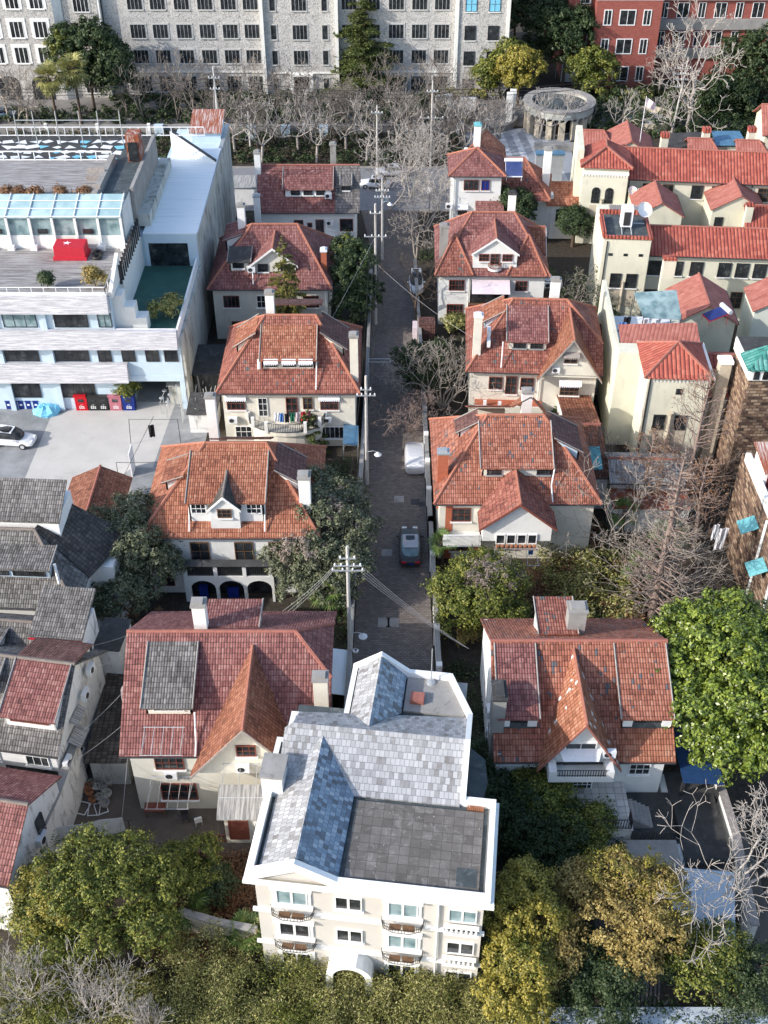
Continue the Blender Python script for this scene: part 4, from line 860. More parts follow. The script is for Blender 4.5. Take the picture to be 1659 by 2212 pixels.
pb=MB().box(-23.2,-19.7,134.5,138.5,11.6,13.0).build('penthouse','light_blue',of); MB().slab([(-23.4,134.1,13.05),(-19.5,134.1,13.05),(-19.5,138.7,14.2),(-23.4,138.7,14.2)]).build('rusty_roof','tin_rust',pb)
# glass lean-to on the terrace
g=MB().slab([(X0,104.3,15.9),(-25.8,104.3,15.9),(-25.8,y1-.1,16.9),(X0,y1-.1,16.9)],.06); gr=g.build('glass_lean_to','glass_roof',of)
f=MB()
for i in range(17):
    x=-25.9-i*2.25; f.tube([(x,104.3,15.98),(x,y1-.1,16.98)],.06,4).box(x-.12,x+.12,104.3,104.5,12.5,15.9).box(x-.35,x+.35,104.0,104.6,12.5,13.0)
for t in (.02,.35,.68): y=104.3+(y1-104.4)*t; f.tube([(X0,y,15.98+t),(-25.8,y,15.98+t)],.05,4)
f.build('glazing_bars','metal_white',gr)
MB().box(X0,-25.9,104.6,104.7,13.9,15.85).build('lean_to_front_glass','glass_curtain',gr); MB().box(X0,-25.9,104.55,104.75,12.5,13.9).build('lean_to_sill','white_wall',gr)
m=MB()
for i in range(5): x=-29.3-i*4.5; m.box(x-.5,x+.5,104.5,104.55,14.1,14.6)
m.build('vent','glass_dark',gr)
for z,w_,h_ in ((10.1,3.2,1.5),(6.35,3.3,1.5),(2.3,3.3,1.8)):
    for i in range(6):
        x=-29.6-i*4.85-(10.1-z)*.15
        if z<3 and i==0: x=-30.2
        win(of,x,94.5,z,w_,h_,3,1,fm='dark_metal',gm='glass_curtain' if (z>9 and i==1) else 'glass_dark',sill=None)
for x in (-26.4,): win(of,x,94.5,10.1,1.3,1.5,2,1,fm='dark_metal',gm='glass_curtain',sill=None)
for x in (-27.0,-24.7,-22.4,-20.6): win(of,x,94.5 if x<-25.6 else 94.5,6.35,1.3,1.6,2,1,fm='dark_metal',sill=None)
m=MB()
for i in range(6): x=-32.1-i*4.85; m.box(x-.25,x+.25,94.2,94.5,0,3.4).box(x-.2,x+.2,94.25,94.5,5.5,7.2).box(x-.2,x+.2,94.25,94.5,9.2,11.)
m.build('pilaster','light_blue',of)
railmb([(X0,94.1),(-25.8,94.1),(-25.8,98)],13.06,13.75,1.1,.03).build('railing','metal_white',of)
railmb([(-25.4,94.4),(-19.9,94.4)],8.6,9.2,.8,.03).build('railing','metal_white',of)
railmb([(X0,y2),(-29,y2)],16.3,17.3,1.6,.05).build('railing','metal_white',of); railmb([(X0,y3),(-20,y3)],16.3,17.3,.9,.04).build('railing','metal_white',of)
m=MB()
for x in (-40,-38,-35.5,-33,-31,-28.6): m.tube([(x,y3-2.5,16.3),(x,y3-2.5,20)],.06,4)
m.tube([(-40,y3-2.5,19),(-28.6,y3-2.5,19)],.05,4); m.build('roof_frame','galv',of)
MB().box(-25.85,-25.5,110,y3,12.4,16.5).box(-29.2,-28.6,y1,y2,16.3,17.).build('roof_upstand','grey_conc',of); MB().box(-25.5,-24.3,110.5,y3+1,12.1,13.4).build('service_block','grim_wall',of)
MB().box(-28.4,-25.9,y1,y3-4,16.305,16.36).build('dark_roof_strip','bitumen',of)
m=MB().box(-27.2,-25.8,y2-.5,y2+1.4,16.36,19.2).build('roof_cabin','rust',of); MB().box(-27,-26,y2-.7,y2-.5,16.5,18.5).build('cabin_window','glass_dark',m)
for i,(u,v) in enumerate(((205,375),(195,412))):
    x,y=at(u,v,17); o=MB().box(x-.9,x+.9,y-.25,y+.25,16.3,16.9).extr([(x-.9,y+.25,16.3),(x+.9,y+.25,16.3),(x+.9,y+.6,17.4),(x-.9,y+.6,17.4)],(0,.08,0)).build('roof_bench','wood_old'); tag(o,('back','front')[i]+' one of the two grey wooden benches on the roof deck','bench')
# things on the lower terrace
x,y=at(155,545,12.9)
o=MB().box(x-1.5,x+1.5,y-.9,y+.9,12.52,13.9).box(x-1.65,x+1.65,y-1.05,y+1.05,12.52,12.8).build('covered_table','cloth_red'); tag(o,'bright red cloth covered table with a white star on the terrace','table')
st=[(x-.3+.42*(1 if j%2==0 else .4)*math.cos(j*math.pi/5+.3),y+.42*(1 if j%2==0 else .4)*math.sin(j*math.pi/5+.3)) for j in range(10)]
MB().prism(st,13.9,13.915).build('star','cloth_white',o)
for i,(u,v,z) in enumerate(((212,549,12.52),(210,558,12.52))):
    x,y=at(u,v,z); o=MB(); o.tube([(x+.38*math.cos(t*math.pi/8),y+.38*math.sin(t*math.pi/8),z+.16) for t in range(17)],.16,6,cap=False); tag(o.build('tyre','plastic_black',smooth=True),('rear','front')[i]+' one of two black tyres on the terrace beside the red table','tyre')
def mesh_box(name,label,cat,x,y,w_,d_,z0,z1,m,rot=0,group=None):
    o=MB().box(-w_/2,w_/2,-d_/2,d_/2,0,z1-z0).build(name,m); o.location=(x,y,z0); o.rotation_euler=(0,0,R(rot)); tag(o,label,cat,group); return o
# recycling bins: housing, coloured panels, openings
def bin_unit(x,y,w_,cols,label):
    r=thing('recycling_bin',label,'bin',x,y,0)
    MB().box(-w_/2,w_/2,-.4,.4,0,1.6).box(-w_/2-.08,w_/2+.08,-.5,.5,1.62,1.75).build('housing',cols[0],r)
    n=len(cols)
    for i,c in enumerate(cols):
        a=-w_/2+w_*(i+.5)/n; MB().box(a-w_/n/2+.06,a+w_/n/2-.06,-.43,-.403,.15,.8).build('door_panel',c,r); MB().box(a-.28,a+.28,-.43,-.403,1.0,1.35).build('slot','glass_dark',r)
        t=MB()
        for q in range(3):
            for s in range(2): t.box(a-.25+q*.19,a-.12+q*.19,-.436,-.432,.25+s*.16,.36+s*.16)
        for q in range(3): t.extr([(a+.14*math.cos(q*2.1+.5),-.434,.63+.14*math.sin(q*2.1+.5)),(a+.14*math.cos(q*2.1+1.3),-.434,.63+.14*math.sin(q*2.1+1.3)),(a+.05*math.cos(q*2.1+.9),-.434,.63+.05*math.sin(q*2.1+.9))],(0,-.004,0))
        t.build('lettering','metal_white',r)
x,y=at(205,882,0); bin_unit(x-1.15,y,1.2,['plastic_red'],'red recycling bin at the left end of the bin row'); bin_unit(x+.5,y,2.0,['plastic_black','plastic_black'],'dark double recycling bin between the red and the pink ones'); bin_unit(x+2.25,y,1.2,['plastic_pink'],'pink recycling bin between the dark and the blue ones'); bin_unit(x+3.55,y,1.2,['plastic_blue'],'blue recycling bin beside the potted bush')
for i,u in enumerate((22,36,49,65,81)):
    x,y=at(u,880,0); r=thing('wheelie_bin',('first','second','third','fourth','fifth')[i]+' from the left in the row of dark blue wheeled bins','bin',x,y,0,group='dark blue wheeled bins by the office wall')
    MB().prism([(-.26,-.3),(.26,-.3),(.26,.3),(-.26,.3)],0,.9).build('body','plastic_blue',r); MB().box(-.29,.29,-.36,.34,.9,.98).build('lid','plastic_blue',r)
    MB().tube([(-.25,.32,.12),(-.2,.32,.12)],.12,8).tube([(.2,.32,.12),(.25,.32,.12)],.12,8).build('wheel','plastic_black',r); MB().box(-.12,.12,-.305,-.301,.4,.6).build('label_mark','metal_white',r)
def lump(name,label,cat,x,y,rx,ry,rz,m,z=0,seed=1):
    rg=np.random.default_rng(seed); b=MB(); n=14; k=7; 
    for i in range(k):
        ph=math.pi/2*i/(k-1)
        for j in range(n):
            t=2*math.pi*j/n; q=1+rg.uniform(-.16,.16); b.v.append((rx*math.cos(t)*math.cos(ph)*q,ry*math.sin(t)*math.cos(ph)*q,rz*math.sin(ph)*q))
    for i in range(k-1):
        for j in range(n): a=i*n+j;c=i*n+(j+1)%n; b.f.append([a,c,c+n,a+n])
    b.f.append([(k-1)*n+j for j in range(n)])
    o=b.build(name,m); o.location=(x,y,z); tag(o,label,cat); return o
x,y=at(102,890,0); lump('tarp_bundle','crumpled light blue tarpaulin bundle lying on the car park','bundle',x,y,1.3,1.1,.8,'tarp_cyan',0,3)
x,y=at(125,872,0); lump('rubble_bag','round blue bag of rubbish with white sacks on top','bag',x,y,.95,.8,1.2,'tarp_cyan',0,4)
# planters by the wall
x,y=at(213,862,0); mesh_box('planter_box','long brown planting trough behind the recycling bins','planter',x,y+.3,6.2,.8,0,1.7,'wood_brown')
# gate house and washing lines
# ---------------------------------------------------------------- small houses on the far left
def quadroof(name,label,cs,ze,zr,m,wm,wallh=None,th=.12,ridge='ridge_grey'):
    """gabled roof from two eave lines and a ridge, each given as two world points"""
    (l0,l1),(r0,r1),(g0,g1)=cs
    root=thing(name,label,'house' if name!='car_port' else 'shelter',*g0,0)
    L=lambda p,z:(p[0]-g0[0],p[1]-g0[1],z)
    MB().slab([L(l0,ze),L(g0,zr),L(g1,zr),L(l1,ze)],th).slab([L(r0,ze),L(r1,ze),L(g1,zr),L(g0,zr)],th).build('roof',m,root)
    MB().tube([L(g0,zr+.03),L(g1,zr+.03)],.12,5).build('ridge_tiles',ridge,root)
    f=.93; c0=((l0[0]+r0[0]+l1[0]+r1[0])/4-g0[0],(l0[1]+r0[1]+l1[1]+r1[1])/4-g0[1])
    I=lambda p:(c0[0]+(p[0]-g0[0]-c0[0])*f,c0[1]+(p[1]-g0[1]-c0[1])*f)
    pf=[I(l0),I(r0),I(r1),I(l1)]; wb=MB().prism(pf,0,ze-.1)
    for a,b_,g in ((pf[0],pf[1],I(g0)),(pf[3],pf[2],I(g1))): wb.extr([(a[0],a[1],ze-.12),(b_[0],b_[1],ze-.12),(g[0],g[1],zr-.2)],(0,.08,0))
    wb.build('wall',wm,root); return root
quadroof('car_port','low red tiled gable roof at the edge of the car park',((at(118,1139,3.2),at(156,1031,3.2)),(at(255,1139,3.2),at(286,1031,3.2)),(at(180,1127,4.6),at(217,1006,4.6))),3.2,4.6,'tile_brown','white_wall',ridge='ridge_red')
HS='old houses along the left edge'
hA=House('row_house','dark tiled hipped house with glazed dormer at the left edge beside the dusty round tree',-34.2,59.6,12,9.8,6.6,9.9,(0,0),(3.9,6.6),'white_wall','tile_grey',rot=-3,group=HS,ridge='ridge_grey')
hA.shed('S',5.5,10.0,3.9,1.9,8.9,roof='tile_grey',wall='light_blue',wins=((8.3,2.4),(5.8,2.)),ov=.4,wkw=dict(sill=None,nx=2,ny=1)); 
MB().slab([(3,5.2,10.4),(10.,5.2,10.4),(10.,8.3,12.0),(3,8.3,12.0)]).build('upper_roof','tile_grey',hA.root); MB().box(3.2,9.8,5.4,9,7,10.4).build('upper_block','white_trim',hA.root)
MB().slab([(8.12,4.9,9.97),(12.1,3.4,6.7),(13.9,8.6,6.6),(8.9,8.8,9.9)],.1).build('side_roof','tile_black',hA.root); hA.w(3,3.,1.5,1.2,3,2)
MB().box(8.4,13.4,5,8.4,0,6.3).build('rear_block','white_wall',hA.root)
hA.pipe([(10.2,2.2,9.0),(10.5,1.6,7.6)],r=.12)
hC=House('row_house','terraced house with red upper roof, grey lower roof and vine stained white end wall',-31.9,47.9,11.2,9.5,6,9.6,(0,0),(0,0),'stained_wall','tile_grey',rot=-9,group=HS,ridge='ridge_grey')
hC.shed('S',7.2,11.0,4.7,1.3,8.1,roof='tile_rose',wall='white_wall',wins=((9.1,2.6),),ov=.3,wkw=dict(sill=None,nx=3,ny=1,fm='wood_red'),wh=.5)
MB().slab([(7.2,4.75,9.7),(11.2,4.75,9.7),(11.2,7.6,8.6),(7.2,7.6,8.6)],.12).build('rear_slope','tile_dark',hC.root)
hC.shed('S',1,6.5,4.6,2.6,8.8,roof='tile_grey',wall='white_wall',wins=((5.,1.5),))
hC.w(3.,2.7,1.6,1.2,3,2,face='E'); ac_unit(hC.root,11.,5.2,6.2,'E'); ac_unit(hC.root,11.,6.6,7.2,'E'); ac_unit(hC.root,11.,1.0,4.3,'E')
MB().slab([(10.8,2.2,4.8),(11.6,2.2,4.3),(11.6,3.9,4.3),(10.8,3.9,4.8)],.05).slab([(10.8,3.0,5.8),(11.3,3.0,5.5),(11.3,4.6,5.5),(10.8,4.6,5.8)],.05).build('tin_awning','tin_grey',hC.root)
hC.w(9.4,4.7,1.6,1.,3,1,fm='white_trim'); hC.w(6.,4.7,1.6,1.,3,1,fm='white_trim'); MB().box(7.,10.6,.44,.49,1.5,3.8).build('dark_door','glass_dark',hC.root)
bx=thing('row_house','narrow house block with dark mono pitch roof and red trimmed window strip','house',-24.1,54.9,0,-6,group=HS)
MB().box(.1,3.3,.1,3.2,0,8.0).build('wall','stained_wall',bx); MB().slab([(-.2,-.3,8.3),(3.6,-.3,8.3),(3.6,3.5,9.6),(-.2,3.5,9.6)],.14).build('roof','tile_grey',bx); MB().box(-.2,3.6,-.34,-.3,8.03,8.2).build('fascia','cloth_red',bx)
win(bx,1.7,.08,7.4,2.2,.8,3,1,fm='white_trim',sill=None); ac_unit(bx,3.35,.6,6.6,'E'); MB().box(3.3,5.2,1.5,4.5,0,5.6).build('side_block','stained_wall',bx); MB().box(3.3,5.3,1.4,4.6,5.6,5.7).build('flat_roof','dark_roof',bx)
gA=House('row_house','grey tiled house between the dark hipped roof and the red roof at the left edge',-34,54.6,10,5.,6.3,8.2,(0,0),(0,0),'white_wall','tile_grey',rot=-6,group=HS,ridge='ridge_grey')
gA.shed('S',4.5,7.8,2.,.6,7.9,wall='white_wall',wins=((6,1.5),),ov=.3)
hD=House('row_house','red roofed house at the lower left with a blotchy white gable end',-33.6,39.2,12,8.0,5.6,8.0,(0,0),(0,0),'stained_wall','tile_rose',rot=-10,group=HS,ridge='ridge_grey',inset=.3)
MB().box(11.7,11.85,4.4,5.2,3.9,5.6).build('window_shutter','glass_dark',hD.root); ac_unit(hD.root,11.7,4.4,4.0,'E',s=1.1)
al=MB().slab([(-20.2,48.3,2.7),(-17.3,48.3,2.7),(-16.9,57.5,3.3),(-19.9,57.5,3.3)],.08); o=al.build('alley_shed','tile_black'); tag(o,'low dark tiled shed roof in the alley beside the rose tiled villa','shed')
MB().box(-19.9,-17.4,48.6,57.,0,2.6).build('wall','grim_wall',o)
# ---------------------------------------------------------------- cream school complex on the right, red ribbed roofs
def arch_win(root,x,y,z,w_,h_):
    m=MB(); n=8; pts=[(x-w_/2,y,z-h_/2),(x+w_/2,y,z-h_/2)]+[(x+w_/2*math.cos(math.pi*i/n),y,z+h_/2-w_/2+w_/2*math.sin(math.pi*i/n)) for i in range(n+1)]
    m.extr(pts,(0,.04,0)); o=m.build('arched_window','glass_dark',root)
    f=MB()
    for i in range(1,3): a=x-w_/2+w_*i/3; f.box(a-.03,a+.03,y-.04,y-.003,z-h_/2,z+h_/2-.12)
    for i in range(1,4): b_=z-h_/2+h_*i/4; f.box(x-w_/2+.04,x+w_/2-.04,y-.035,y-.003,b_-.02,b_+.02)
    f.build('glazing_bars','dark_metal',o)
GS='cream walled blocks with red ribbed roofs on the right'
s1=House('school_wing','long cream block with red ribbed roof and arched window tower, beside the grey plaza',24.6,132.8,34,8.6,8.0,10.3,(0,0),(0,0),'school_cream','tile_spanish',rot=-6,group=GS,cat='building')
for i,a in enumerate((7.7,10.,13.6,16.,18.2,21.5,24.,26.3,28.8,31.2)): s1.w(a,6.5,1.4,1.7,2,3,fm='wood_brown' if i in(1,5) else 'dark_metal',sill='white_trim')
for a in (10,16,22,28): s1.w(a,2.8,1.2,1.9,2,3,fm='wood_brown',sill=None)
s1.pipe([(20.,.3,7.9),(20.,.3,0)],'black_iron'); s1.pipe([(5.3,.3,7.9),(5.3,.3,0)],'dark_metal')
t=MB().box(-.5,4.9,-1.4,3.4,0,9.9).build('tower','school_cream',s1.root)
r=MB(); r.slab([(-.9,-1.8,10.),(5.3,-1.8,10.),(2.2,1.3,11.3)],.12).slab([(5.3,-1.8,10.),(5.3,4.2,10.),(2.2,4.2,11.3),(2.2,1.3,11.3)],.12).slab([(-.9,4.2,10.),(-.9,-1.8,10.),(2.2,1.3,11.3),(2.2,4.2,11.3)],.12); r.build('tower_roof','tile_spanish',s1.root)
MB().tube([(-.9,-1.8,10.1),(2.2,1.3,11.4),(2.2,4.2,11.4)],.15,5).tube([(5.3,-1.8,10.1),(2.2,1.3,11.4)],.15,5).build('ridge_tiles','ridge_red',s1.root)
m=MB().box(-.55,4.95,-1.5,-1.403,9.0,9.35)
for i in range(16): m.box(-.5+i*.345,-.35+i*.345,-1.48,-1.403,8.75,8.997)
m.build('corbel_band','white_trim',s1.root)
arch_win(s1.root,1.3,-1.46,6.4,1.0,2.0); arch_win(s1.root,2.9,-1.46,6.4,1.0,2.0); MB().lathe([(.16,3.),(.13,5.8),(.2,6.0)],2.1,-1.6,8).build('column','stone',s1.root)
MB().box(.7,3.5,-1.45,-1.403,3.2,5.1).build('stone_panel','stone',s1.root); MB().box(-1.3,-.5,.5,8.6,0,11.2).build('end_wall','school_cream',s1.root)
for p in ((5.9,1.8),(22.8,1.8)): s1.chimney(p[0],-.9,1.3,.7,0,6.9,'school_cream',cap='school_cream')
dish(s1.root,5.6,-1.2,7.0,.55)
s2=House('school_wing','long cream block with red ribbed roof and flat topped end tower carrying air handling unit',26.9,112.4,34,7.2,7.9,9.7,(0,0),(0,0),'school_cream','tile_spanish',rot=-4,group=GS,cat='building')
for a in (2.6,4.9,7.1,10.1,12.0,13.9,17.1,20.5): s2.w(a,6.2,1.4,1.7,2,2,fm='dark_metal',sill='white_trim')
for a in (2.6,7.1,12.0,17,20): s2.w(a,2.6,1.3,2.,2,3,fm='wood_brown',sill=None)
awning(s2.root,17.1,.45,7.4,2.6,.8,'cloth_white'); ac_unit(s2.root,16.2,.3,4.0); dish(s2.root,21.6,.3,6.7,.4)
t=MB().box(-3.5,1.5,-1.2,5.2,0,10.2).build('tower','school_cream',s2.root)
MB().box(-3.4,1.4,-1.1,5.1,10.2,10.24).build('flat_roof','bitumen',s2.root); 
m=MB().box(-3.6,1.6,-1.35,-1.0,10.3,10.6).box(-3.65,-3.3,-1.0,3.6,10.3,10.9).box(1.3,1.6,-1,5.2,10.3,10.55).box(-3.5,1.5,4.9,5.2,10.2,10.7); m.build('tile_edge','tile_spanish',s2.root)
MB().box(-3.5,1.0,5.2,8.2,0,9.9).build('tower_rear','school_cream',s2.root)
m=MB()
for i in range(14): m.box(-2.2+i*.22,-2.04+i*.22,5.4,8.,9.95,10.0)
m.build('roof_slats','wood_old',s2.root)
MB().box(-1.6,-.4,1.2,2.4,10.5,12.6).build('air_handling_unit','metal_white',s2.root); MB().box(-1.35,-.65,1.14,1.197,10.7,12.2).build('unit_grille','dark_metal',s2.root); [MB().tube(q,.06,4).build('unit_leg','galv',s2.root) for q in ([(-1.5,1.2,10.5),(-1.5,-.2,10.3)],[(-.5,1.2,10.5),(-.5,-.2,10.3)],[(-.3,2,10.6),(1,2.,10.6)])]
dish(s2.root,.8,2.6,11.8,.85)
for a in (-2.6,-1.0,.6): MB().box(a-.22,a+.22,-1.24,-1.203,8.3,8.6).build('slot_window','glass_dark',s2.root)
for a in (-1.7,.0): win(s2.root,a,-1.2,5.4,1.2,1.7,2,3,fm='dark_metal',sill='white_trim')
MB().box(-2.3,.6,-1.26,-1.203,2.4,4.4).build('stone_panel','stone',s2.root); MB().lathe([(.17,0),(.14,5.2),(.22,5.4)],-.85,-1.4,8).build('column','stone',s2.root); s2.pipe([(-3.1,-1.3,10),(-3.2,-1.3,0)],'black_iron')
s3=House('school_wing','cream block with pyramid topped tower and roof terrace full of laundry',28.4,85.6,24,8,7.3,9.4,(0,0),(0,0),'school_cream','tile_spanish',rot=-3,group=GS,cat='building')
t=MB().box(-5.1,.2,-1.2,4.2,0,10.2).build('tower','school_cream',s3.root)
A=[(-5.5,-1.6,10.2),(.5,-1.6,10.2),(.5,4.4,10.2),(-5.5,4.4,10.2)]; ap=(-2.4,1.6,12.0)
r=MB()
for i in range(4): r.slab([A[i],A[(i+1)%4],ap],.12)
r.build('tower_roof','tile_spanish',s3.root); m=MB()
for q in A: m.tube([q,ap],.14,5)
m.build('ridge_tiles','ridge_red',s3.root); MB().tube([A[3],A[2]],.16,5).tube([A[1],A[2]],.16,5).build('verge','white_trim',s3.root)
m=MB()
for i in range(16): m.box(-5.0+i*.33,-4.85+i*.33,-1.28,-1.203,9.6,9.9)
m.box(-5.1,.2,-1.3,-1.203,9.9,10.15); m.build('corbel_band','white_trim',s3.root)
MB().box(-2.5,-1.9,-1.24,-1.203,8.3,8.9).build('slot_window','glass_dark',s3.root)
for a in (-3.5,-1.6): win(s3.root,a,-1.2,5.3,1.1,1.6,2,3,fm='dark_metal',sill=None); win(s3.root,a,-1.2,1.2,1.2,2.2,2,3,fm='dark_metal',sill=None)
MB().box(-4.2,-3.0,-1.26,-1.203,2.5,4.4).box(-2.2,-1.,-1.26,-1.203,2.5,4.4).build('stone_panel','stone',s3.root); MB().lathe([(.2,0),(.16,6.2),(.25,6.5)],-2.6,-1.45,8).build('column','stone',s3.root)
s3.pipe([(-4.9,-1.3,10),(-4.9,-1.3,0)],'black_iron',.08)
MB().box(-7.3,-6.9,4.2,17.5,0,9.6).box(-7.3,-5.1,2.5,4.2,0,10.2).build('end_wall','school_cream',s3.root); MB().prism([(-6.9,4.2),(0,4.2),(0,13),(-6.9,13)],0,8.0).build('terrace_block','school_cream',s3.root)
MB().box(-6.9,-1.,8,13,8.0,8.05).build('terrace_floor','metal_white',s3.root); MB().slab([(-6.8,4.2,9.6),(.4,4.2,9.9),(.4,7.6,10.6),(-6.8,7.6,10.2)],.12).build('mid_roof','tile_court',s3.root)
railmb([(-6.9,8),(-1,8)],8.05,9.3,.7,.03).build('railing','dark_metal',s3.root)
m=MB()
for q in range(4): m.tube([(-5.2+q*.06,-1.45,6.8-q*1.9),(-5.2,-1.9,6.6-q*1.9),(-5.2,-1.9,6.2-q*1.9)],.03,4)
m.build('iron_bracket','rust',s3.root)
g=MB().slab([(-4.3,9.,10.2),(-.6,9.3,9.9),(-1.,12.,11.6),(-5.,12.,11.2)],.04); g.build('glass_canopy','glass_curtain',s3.root); m=MB()
for p in ((-4.3,9),(-.7,9.3),(-5,12),(-1,12)): m.tube([(p[0],p[1],8.05),(p[0],p[1],10.5)],.04,4)
m.build('canopy_posts','dark_metal',s3.root)
ac_unit(s3.root,-5.2,-1.3,1.4)
def wing(name,label,xl,xr,yf,yb,ze,zr,yaw,roof='tile_court',wall='school_cream',wins=()):
    h=House(name,label,xr,yf,yb-yf,xr-xl,ze,zr,(0,0),(0,0),wall,roof,rot=90+yaw,group=GS,cat='building',inset=.25)
    for a,z,w_,hh in wins: win(h.root,.25,xr-xl-a,z,w_,hh,2,2,face='W',fm='dark_metal',sill=None)
    return h
def rng(*p): return [at(u,v,z) for u,v,z in p]
a,b_,c=rng((1373,469,6.6),(1484,480,6.6),(1360,420,6.6)); wing('court_wing','pinkish gabled court roof just behind the big white satellite dish',a[0],b_[0],a[1],c[1],6.6,8.3,-3)
a,b_,c=rng((1535,452,6.6),(1659,450,6.6),(1524,428,6.6)); wing('court_wing','cream gable fronted block at the right edge between the long school wings',a[0],a[0]+6.5,a[1]-.5,c[1]+2,6.6,8.4,-3,wins=((1.2,5.,1.,1.2),))
a,b_,c=rng((1466,700,7),(1593,695,7),(1448,632,7)); w3=wing('court_wing','pinkish court roof carrying a tilted solar heater behind the pyramid tower',a[0]-.3,b_[0],a[1],c[1]+.5,7,8.9,-3)
w3.chimney(8.4,6.,.8,1.3,6,9.7,'school_cream',cap='tile_spanish')
a,b_,c=rng((1640,672,7),(1659,650,7),(1626,625,7)); wing('court_wing','small red roof over a pale wall at the far right edge',a[0]-.5,a[0]+5.5,a[1],c[1]+.5,6.8,8.5,-3,wall='mint_wall')
a=at(1620,470,6); w5=House('court_wing','low red ribbed roof at the right edge just below the gable fronted block',a[0]-1.,a[1]-2,9,5,5.6,7.4,(0,0),(0,0),'school_cream','tile_spanish',rot=-4,group=GS,cat='building'); w5.chimney(.3,1.,.8,.8,5,8,'school_cream',cap='tile_spanish')
x,y=at(1525,684,8.6); solar('solar_heater','tilted solar water heater with red frame on the pinkish court roof',x,y,8.2,1.5,2.1,14,-72,'cloth_red')
# roofs north of the first wing
wing('court_wing','small orange gable roof with cream gable end, left of the flagpole top',28.6,35.4,143.5,151,6.2,8.2,-5)
for i,(x,y,lb) in enumerate(((26.,146.5,'low red roof at the top left corner of the school behind the first wing'),(39.6,143.6,'small red roof left of the blue tarpaulin behind the long wing'),(45.8,143.,'small red roof right of the blue tarpaulin behind the long wing'),(52.5,142.3,'red roof with pale verge near the right edge behind the long wing'))):
    House('court_wing',lb,x,y,4.6,6,6.,7.6,(0,0),(1.6,6.),'school_cream','tile_court',rot=-5,group=GS,cat='building')
hw=House('school_wing','red roofed wing with white stepped gable at the upper right corner',50.5,149,20,9,7,9.6,(0,0),(0,0),'school_cream','tile_court',rot=-6,group=GS,cat='building')
MB().box(4.5,5.,-.5,9,6.5,10.4).build('gable_parapet','white_trim',hw.root)
for x,y,lb in ((36.5,145,'left'),(42.3,146.8,'middle'),(48.3,147,'right')):
    o=MB().box(x-.45,x+.45,y-.45,y+.45,0,8.3).build('chimney_stack','school_cream'); tag(o,lb+' of three cream chimney stacks with red tile caps behind the long wing','chimney'); MB().box(x-.5,x+.5,y-.5,y+.5,8.3,8.9).build('cap','tile_spanish',o)
m=MB().box(44,47.5,146.5,149.5,0,6.4).build('roof_shed','grim_wall'); tag(m,'shed with a blue tarpaulin roof behind the long wing','shed'); MB().slab([(43.6,146.,6.8),(47.8,146.,6.8),(47.6,149.8,7.3),(43.8,149.8,7.3)],.06).build('tarpaulin','blue_glaze',m)
m=MB().box(37.5,43.,146.5,150.5,0,5.6).build('roof_shed','grim_wall'); tag(m,'shed under a crumpled dark sheet behind the long wing','shed'); MB().slab([(37.2,146.,6.),(43.3,146.,6.1),(43.,151,6.7),(37.4,151,6.5)],.08).build('dark_sheet','dark_roof',m)
# flagpole
x,y=at(1357,405,0); fp=thing('flagpole','tall white flagpole with limp pink flag in front of the arched window tower','flagpole',x,y-3,0); MB().tube([(0,0,0),(0,0,13.5)],.07,6,r2=.04).build('pole','metal_white',fp)
m=MB(); n=8
for i in range(n+1):
    t=i/n
    for j in range(3): m.v.append((.05+t*1.3,.18*math.sin(t*7+j),13.3-j*.55-t*.7))
for i in range(n):
    for j in range(2): a=i*3+j; m.f.append([a,a+3,a+4,a+1])
m.build('flag','cloth_pink',fp)
# brick tower house on the right edge
bt=thing('brick_tower','brown patterned brick tower with teal tiled top and white arcaded cornice at the right edge','building',0,0)
a=at(1600,790,13); XL=a[0]+1.0; Y=a[1]
MB().box(XL,XL+7,Y,Y+5,0,12.6).build('wall','brick_brown',bt)
MB().box(XL-.12,XL+7.1,Y-.12,Y+5.1,11.6,12.8).build('cornice','white_trim',bt)
m=MB()
for i in range(9):
    cx=XL+.5+i*.78; pts=[(cx-.25,Y-.17,11.7),(cx+.25,Y-.17,11.7)]+[(cx+.25*math.cos(math.pi*k/6),Y-.17,12.3+.25*math.sin(math.pi*k/6)) for k in range(7)]; m.extr(pts,(0,.045,0))
m.build('cornice_arches','glass_dark',bt)
MB().box(XL,XL+7,Y+1.6,Y+5,12.803,12.86).build('flat_roof','dark_roof',bt); MB().slab([(XL-.4,Y-.4,12.8),(XL+7.2,Y-.4,12.8),(XL+7.2,Y+1.5,13.8),(XL+1.6,Y+1.5,13.8)],.12).slab([(XL-.4,Y-.4,12.8),(XL+1.6,Y+1.5,13.8),(XL+1.6,Y+2,13.8),(XL-.4,Y+2.4,12.8)],.12).build('teal_roof','tile_teal',bt)
MB().box(XL-1.5,XL-.5,Y+3.4,Y+4.4,0,11).build('side_pier','stone',bt); MB().box(XL-1.6,XL-.4,Y+3.3,Y+4.5,11,11.3).build('pier_cap','white_trim',bt)
b2=thing('brick_house','brown brick house with rusty tin roof and white drainpipes at the right edge','house',0,0)
p=at(1573,1245,0); q=at(1600,960,9.5)
X1=q[0]; Yf=62.5; Yb=74.5
MB().box(X1,X1+10,Yf,Yb,0,9.2).build('wall','brick_brown',b2)
MB().slab([(X1+.2,Yb-5,10.9),(X1+8,Yb-5,10.9),(X1+8,Yb-2,11.8),(X1-.1,Yb-2,11.8)],.08).build('tin_roof','tin_rust',b2)
MB().box(X1+.3,X1+8,Yb-4.6,Yb-2,9.2,10.9).box(X1-.1,X1+.3,Yf-.2,Yb-1,9.2,10.0).build('balcony_walls','white_wall',b2)
